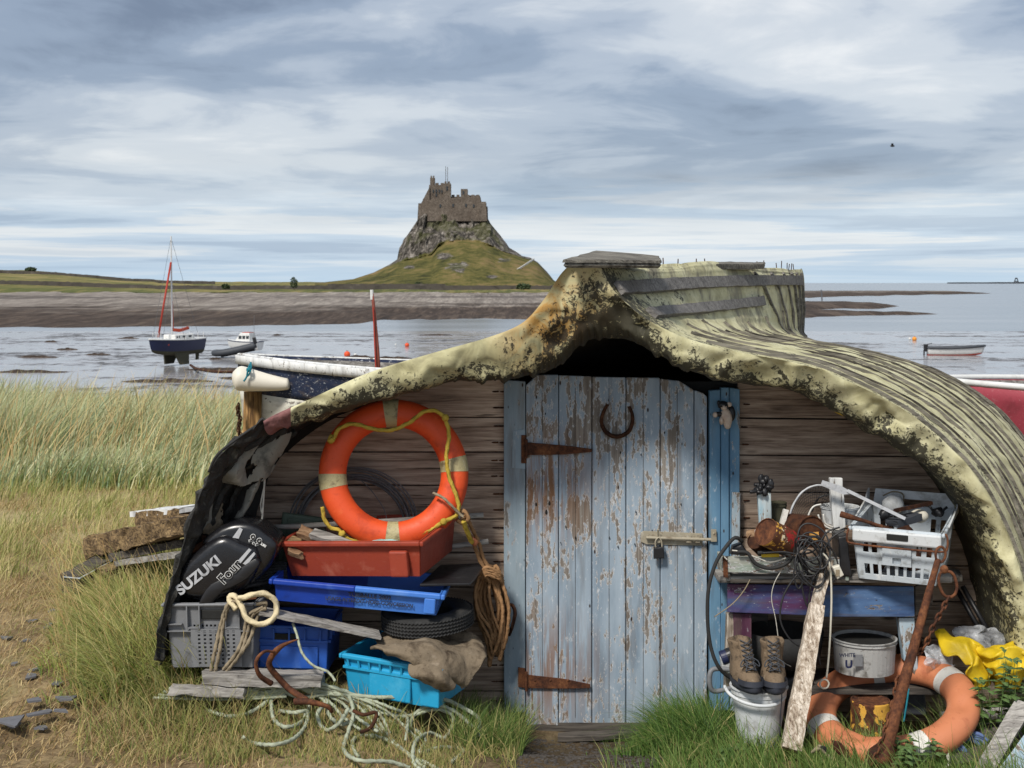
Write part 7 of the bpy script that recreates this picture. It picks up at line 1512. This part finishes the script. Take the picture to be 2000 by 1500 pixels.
def sailboat():
    Y = 107.; c = P(345, 708, Y); c.z = SEA+.78; t, T, sec = hull('sailing_boat', 'small navy hulled sailing boat with red furled sail aground on the mud', 'sailing boat', c, 244, 5.6, 1.9, 1.15, (M['antifoul'], M['hullblue'], M['hullwhite'], M['hullwhite']), roll=1, open_=False, stripe=.52, stern=.7, sheer=.22, rim=.05)
    mb = MB(); mb.tube([T @ Vector((.5, 0, 1.1)), T @ Vector((.5, 0, 9.2))], .06, 8); part(t, mb, 'mast', M['hullwhite'])
    mb = MB(); mb.tube([T @ Vector((.46, 0, 2.0)), T @ Vector((-.4, 0, 1.9)), T @ Vector((-1.4, 0, 2.05))], .13, 8); mb.tube([T @ Vector((.42, .0, 1.9)), T @ Vector((.4, 0, 4.2))], .07, 8, rf=lambda q: 1.2-q); part(t, mb, 'furled_sail', M['sail'], smooth_=True)
    mb = MB(); mb.tube([T @ Vector((2.1, 0, 1.5)), T @ Vector((.55, 0, 7.2))], .075, 8); part(t, mb, 'furled_jib', M['redpaint'], smooth_=True)
    mb = MB()
    for a, b in (((2.75, 0, 1.4), (.5, 0, 9.1)), ((-2.7, 0, 1.3), (.5, 0, 9.1)), ((.3, 1.1, 1.1), (.5, 0, 6)), ((.3, -1.1, 1.1), (.5, 0, 6))): mb.tube([T @ Vector(a), T @ Vector(b)], .012, 4)
    part(t, mb, 'rigging', M['wire'])
    mb = MB(); mb.box((-.3, 0, 1.42), (2.3, 1.2, .42), T); part(t, mb, 'cabin', M['hullwhite'], bevel=.08)
    for s in (-1, 1):
        for x in (-.9, -.2, .5): mb = MB(); mb.box((x, s*.605, 1.45), (.35, .02, .14), T); part(t, mb, 'window', M['glass'])
    for s in (-1, 1): mb = MB(); mb.hexa([T @ Vector(p) for p in ((-.5, s*.75-.06, -.68), (.5, s*.75-.06, -.68), (.5, s*.75+.06, -.68), (-.5, s*.75+.06, -.68), (-.8, s*.5-.06, .25), (.9, s*.5-.06, .25), (.9, s*.5+.06, .25), (-.8, s*.5+.06, .25))]); part(t, mb, 'keel', M['antifoul'])
    mb = MB(); mb.hexa([T @ Vector(p) for p in ((-2.6, -.04, -.5), (-2.3, -.04, -.5), (-2.3, .04, -.5), (-2.6, .04, -.5), (-2.8, -.04, .6), (-2.3, -.04, .6), (-2.3, .04, .6), (-2.8, .04, .6))]); part(t, mb, 'rudder', M['antifoul'])
    mb = MB()
    for i in range(7):
        x = -2.4+i*.8; a = sec((x/5.6)+.5, 1.)
        for s in (1, -1): mb = MB(); mb.tube([T @ Vector((x, s*a.y*.95, a.z)), T @ Vector((x, s*a.y*.95, a.z+.5))], .02, 5); part(t, mb, 'guard_post', M['hullwhite'])
    b = MB(); q = P(326, 672, Y-1.6); b.ball(q, .27, 10); b.build('buoy_fender', M['orange'], smooth_=True, label='round orange fender hanging at the bow of the sailing boat', cat='fender')
sailboat()
def dinghy():
    Y = 118.; c = P(462, 690, Y); c.z = SEA+.1; T = frame(c+Vector((0, 0, .25)), 185, 0, 14); c.z += .25; t = thing('inflatable_boat', 'dark grey inflatable boat lying tilted on the mud', 'inflatable boat', c)
    pts = [(-1.7, .75, .3), (0, .8, .3), (1.2, .6, .38), (1.8, 0, .5), (1.2, -.6, .38), (0, -.8, .3), (-1.7, -.75, .3)]; mb = MB(); mb.tube(smooth([T @ Vector(p) for p in pts], .1), .27, 10); part(t, mb, 'tube', M['darkgrey'], smooth_=True)
    mb = MB(); mb.hexa([T @ Vector(p) for p in ((-1.6, -.3, -.15), (1.3, -.1, 0), (1.3, .1, 0), (-1.6, .3, -.15), (-1.6, -.7, .25), (1.4, -.4, .3), (1.4, .4, .3), (-1.6, .7, .25))]); part(t, mb, 'floor', M['black'])
    mb = MB(); mb.box((-1.75, 0, .7), (.3, .3, .6), T); part(t, mb, 'motor', M['black'], bevel=.06)
    Y = 127.; c = P(478, 676, Y); c.z = SEA+.2; t, T, sec = hull('cabin_cruiser', 'small white cabin boat with red roof panel behind the inflatable boat', 'motor boat', c, 158, 3.3, 1.7, .75, (M['hullwhite'], M['hullwhite'], M['hullblue'], M['hullwhite']), open_=False, rim=.04)
    mb = MB(); mb.hexa([T @ Vector(p) for p in ((-.9, -.6, .7), (.8, -.55, .75), (.8, .55, .75), (-.9, .6, .7), (-.8, -.5, 1.6), (.2, -.45, 1.6), (.2, .45, 1.6), (-.8, .5, 1.6))]); part(t, mb, 'cabin', M['hullwhite'], bevel=.05)
    for x in (-.6, -.2, .2):
        for s in (-1, 1): mb = MB(); mb.box((x-.05, s*.545, 1.2), (.28, .06, .28), T); part(t, mb, 'window', M['glass'])
    mb = MB(); mb.box((-.35, 0, 1.63), (.8, .8, .05), T); part(t, mb, 'roof_panel', M['redpaint'])
    mb = MB(); mb.tube([T @ Vector((-1, 0, 1)), T @ Vector((-1, 0, 3.2))], .02, 5); part(t, mb, 'aerial', M['wire'])
dinghy()
def rowboat():
    Y = 122.; c = P(1864, 690, Y); c.z = SEA-.12; t, T, sec = hull('open_boat', 'open white boat with red bottom and green gunwale afloat off the shed roof', 'boat', c, -7, 4.6, 1.7, .72, (M['redpaint'], M['hullwhite'], M['darkgrey'], M['greywood']), sheer=.35, stripe=.5, rim=.11)
    mb = MB(); mb.box((-2.45, 0, .75), (.35, .3, .65), T); mb.box((-2.6, 0, .2), (.12, .12, .7), T); mb.tube([T @ Vector((-2.5, 0, 1.0)), T @ Vector((-1.9, .1, 1.15))], .04, 6); part(t, mb, 'outboard', M['black'], bevel=.05)
rowboat()
def floats():
    for px, py, r_, mt, l in ((678, 692, .24, 'orange', 'bright orange mooring buoy on the mud left of the red mast'), (795, 674, .19, 'orange', 'small orange mooring buoy right of the red mast'), (694, 693, .12, 'hullwhite', 'tiny white buoy next to the orange mooring buoy'), (773, 673, .08, 'hullwhite', 'tiny white buoy just left of the small orange buoy'), (1786, 662, .22, 'yorange', 'yellow orange buoy floating between the shed roof and the open boat'), (1777, 661.5, .13, 'hullwhite', 'small white buoy beside the yellow orange buoy')):
        Y = onsea(0, py+3); c = P(px, py, Y); t = thing('mooring_buoy', l, 'buoy', c-Vector((0, 0, r_))); mb = MB(); mb.ball(c, r_*1.15, 12); mb.build('float', M[mt], t, smooth_=True); mb = MB(); mb.tube([c+Vector((r_*.3*math.cos(a), 0, r_*1.25+r_*.3*math.sin(a))) for a in [i*.79 for i in range(8)]], r_*.08, 5, True); mb.build('eye', M['wire'], t)
M['yorange'] = dirty('yellow_orange_buoy', (.75, .28, .03), None, None, .5)
floats()
def moored():
    # white clinker boat hauled up behind the shed
    c = P(640, 905, 8.9); T0 = None
    t, T, sec = hull('clinker_boat', 'white and navy clinker boat hauled up behind the left of the shed', 'boat', Vector((.14, 10.75, .62)), 179, 4.4, 1.5, .74, (M['creampaint'], M['navypaint'], M['whitepaint'], M['greywood']), pitch=0, roll=0, sheer=.24, stripe=.80, rim=.014, bowrake=.03)
    mb = MB()
    for k in range(1, 6):
        w = .30+k*.11
        for sg in (1, -1): mb.tube([T @ (sec(i/30, sg*w, 1.012)) for i in range(31)], .008, 5)
    part(t, mb, 'plank_edges', M['greycloth'])
    for sg in (1, -1): mb = MB(); mb.grid(34, 3, lambda u, v, sg=sg: T @ (sec(u, sg*(.955+.045*v), 1.02)+Vector((.02*u, sg*.02, 0)))); part(t, mb, 'rubbing_strake', M['whitepaint'], smooth_=True, solid=.012)
    mb = MB(); q = P(494, 703, 10.75); mb.tube([q+Vector((0, 0, -.1)), q+Vector((0, 0, .045))], .02, 8); mb.box(q+Vector((0, 0, .035)), (.08, .03, .02)); part(t, mb, 'bow_post', M['whitepaint'])
    mb = MB(); mb.tube([P(742, 770, 10.9), P(737, 680, 10.9), P(729, 590, 10.9), (P(726, 566, 10.9))], .018, 8, rf=lambda q: 1.-.45*q); part(t, mb, 'mast', M['mastred'], smooth_=True)
    mb = MB(); mb.tube([P(736, 770, 10.87), P(729, 600, 10.87)], .006, 6); part(t, mb, 'halyard', M['redpaint'])
    mb = MB(); mb.tube([P(726.5, 585, 10.9), P(726, 566, 10.9)], .0135, 8); part(t, mb, 'mast_head', M['hullwhite'])
    f = thing('fender', 'big white teardrop fender tied to the bow of the clinker boat', 'fender', P(505, 765, 10.5))
    p = [P(453, 738, 10.5), P(460, 738, 10.5), P(476, 740, 10.5), P(500, 744, 10.5), P(530, 748, 10.5), P(555, 750, 10.5), P(566, 749, 10.5)]
    mb = MB(); mb.tube(smooth(p, .012), .106, 18, rf=lambda q: max(.02, (math.sin(min(1, q/.16)*math.pi/2)**.6)*(1-.62*q)*(1 if q < .93 else (1-((q-.93)/.08)**2)**.5 if q < 1.0 else .1))); mb.build('float', M['cream2'], f, smooth_=True)
    mb = MB(); mb.tube(smooth([P(490, 708, 10.58), P(484, 722, 10.40), P(482, 735, 10.39), P(476, 745, 10.38)], .01), .007, 6); mb.tube(smooth([P(490, 708, 10.58), P(490, 722, 10.40), P(484, 735, 10.39)], .01), .006, 6); mb.ball(P(486, 722, 10.40), .018, 8, .4, 30); mb.build('lashing', M['rope_teal'], f, smooth_=True)
    mb = MB(); mb.tube([P(494, 765, 10.65), P(486, 1075, 10.65)], .070, 9, rf=lambda q: 1+.12*nz((q*6, 0, 0))); mb.build('wooden_post', M['postbrown'], smooth_=True, label='thick rotten brown post under the white fender', cat='post')
    ch = thing('chain', 'rusty chain hanging on the brown post below the fender', 'chain', P(466, 835, 10.5))
    for k in range(14):
        q = P(466-2*math.sin(k*.9)+k*.2, 792+k*5.2, 10.5); mb = MB(); mb.tube([q+Vector(((.013 if k % 2 else .004)*math.sin(a), (.004 if k % 2 else .013)*math.sin(a), .021*math.cos(a))) for a in [i*.7 for i in range(9)]], .0055, 5, True); mb.build('link', M['darkrust'], ch, smooth_=True)
    # red and white boat at the right edge
    t, T, sec = hull('red_boat', 'beached boat with faded red topsides and white bottom behind the right end of the shed', 'boat', Vector((5.45, 11.2, .36)), 172, 3.6, 1.7, .86, (M['hullwhite'], M['hullred'], M['hullwhite'], M['greywood']), sheer=.10, stripe=.60, rim=.028, stern=.86, flare=.42, full=.6)
M['mastred'] = dirty('red_brown_mast', (.26, .07, .045), (.14, .04, .03), (.42, .16, .1), .6, k=2)
M['cream2'] = dirty('cream_fender', (.68, .64, .55), (.5, .45, .36), None, .5, k=.6, amt=.35, scr=.05, bump=.03)
M['postbrown'] = wood('brown_post', (.05, .025, .01), (.22, .12, .04), (.42, .26, .11), 2, 1.2)
moored()
for x, y, z1, l in ((-.9, 10.75, .66, 'timber chock under the bow half of the clinker boat'), (1.0, 10.75, .66, 'timber chock under the stern half of the clinker boat'), (4.6, 11.3, .42, 'timber chock under the bow half of the red boat'), (6.2, 11.1, .42, 'timber chock under the stern half of the red boat')):
    z0 = gz(x, y)-.05; mb = MB(); mb.bar((x, y-.45, (z0+z1)/2), (x, y+.45, (z0+z1)/2), .2, z1-z0, seg=8, jit=.008); mb.build('timber_chock', M['darkwood'], label=l, cat='chock')
mb = MB(); mb.tube([P(1606, 592, 500), P(1604, 566, 500)], .25, 6); mb.build('channel_marker', M['wire'], label='thin leaning marker pole on the reef beside the shed stem', cat='marker pole')
mb = MB(); Y = 4000; c = P(1985, 552, Y)
for a in (-1, 1): mb.tube([c+Vector((a*7, 0, -3)), c+Vector((a*2, 0, 14))], 1.4, 5)
mb.box(c+Vector((0, 0, 4)), (11, 5, 3)); mb.box(c+Vector((0, 0, 12)), (5, 4, 4)); mb.build('sea_tower', M['darkgrey'], label='tiny dark tower standing on the far horizon at the right', cat='tower')
mb = MB(); mb.grid(40, 2, lambda u, v: P(1850+400*u, 551.6-(.9+.8*nz((u*9, 0, 0)))*math.sin(math.pi*u)+v*4, 9000)); mb.build('distant_coast', M['coast'] if 'coast' in M else M['darkgrey'], kind='structure')
def bird():
    c = P(1743, 285, 60); t = thing('bird', 'small dark bird flying alone in the upper right sky', 'bird', c); mb = MB(); mb.ball(c, (.10, .05, .045), 8); mb.build('body', M['black'], t, smooth_=True)
    for s in (-1, 1): mb = MB(); mb.add([c+Vector((.04, 0, .02)), c+Vector((-.04, 0, .02)), c+Vector((-.06+.03*s, .1*s, .09)), c+Vector((.02, .1*s, .1))], [(0, 1, 2, 3)]); mb.build('wing', M['black'], t, solid=.01)
bird()
mb = MB(); mb.tube(smooth([P(372, 713, 104), P(385, 720, 97), P(420, 726, 93), P(470, 727, 92), P(560, 733, 90)], .3), .10, 5)
for p in mb.v: p.z = max(p.z, SEA-.05) if False else p.z-0
mb.build('mooring_line', M['darkrust'], label='dark weed covered mooring line trailing from the sailing boat over the mud', cat='mooring line')
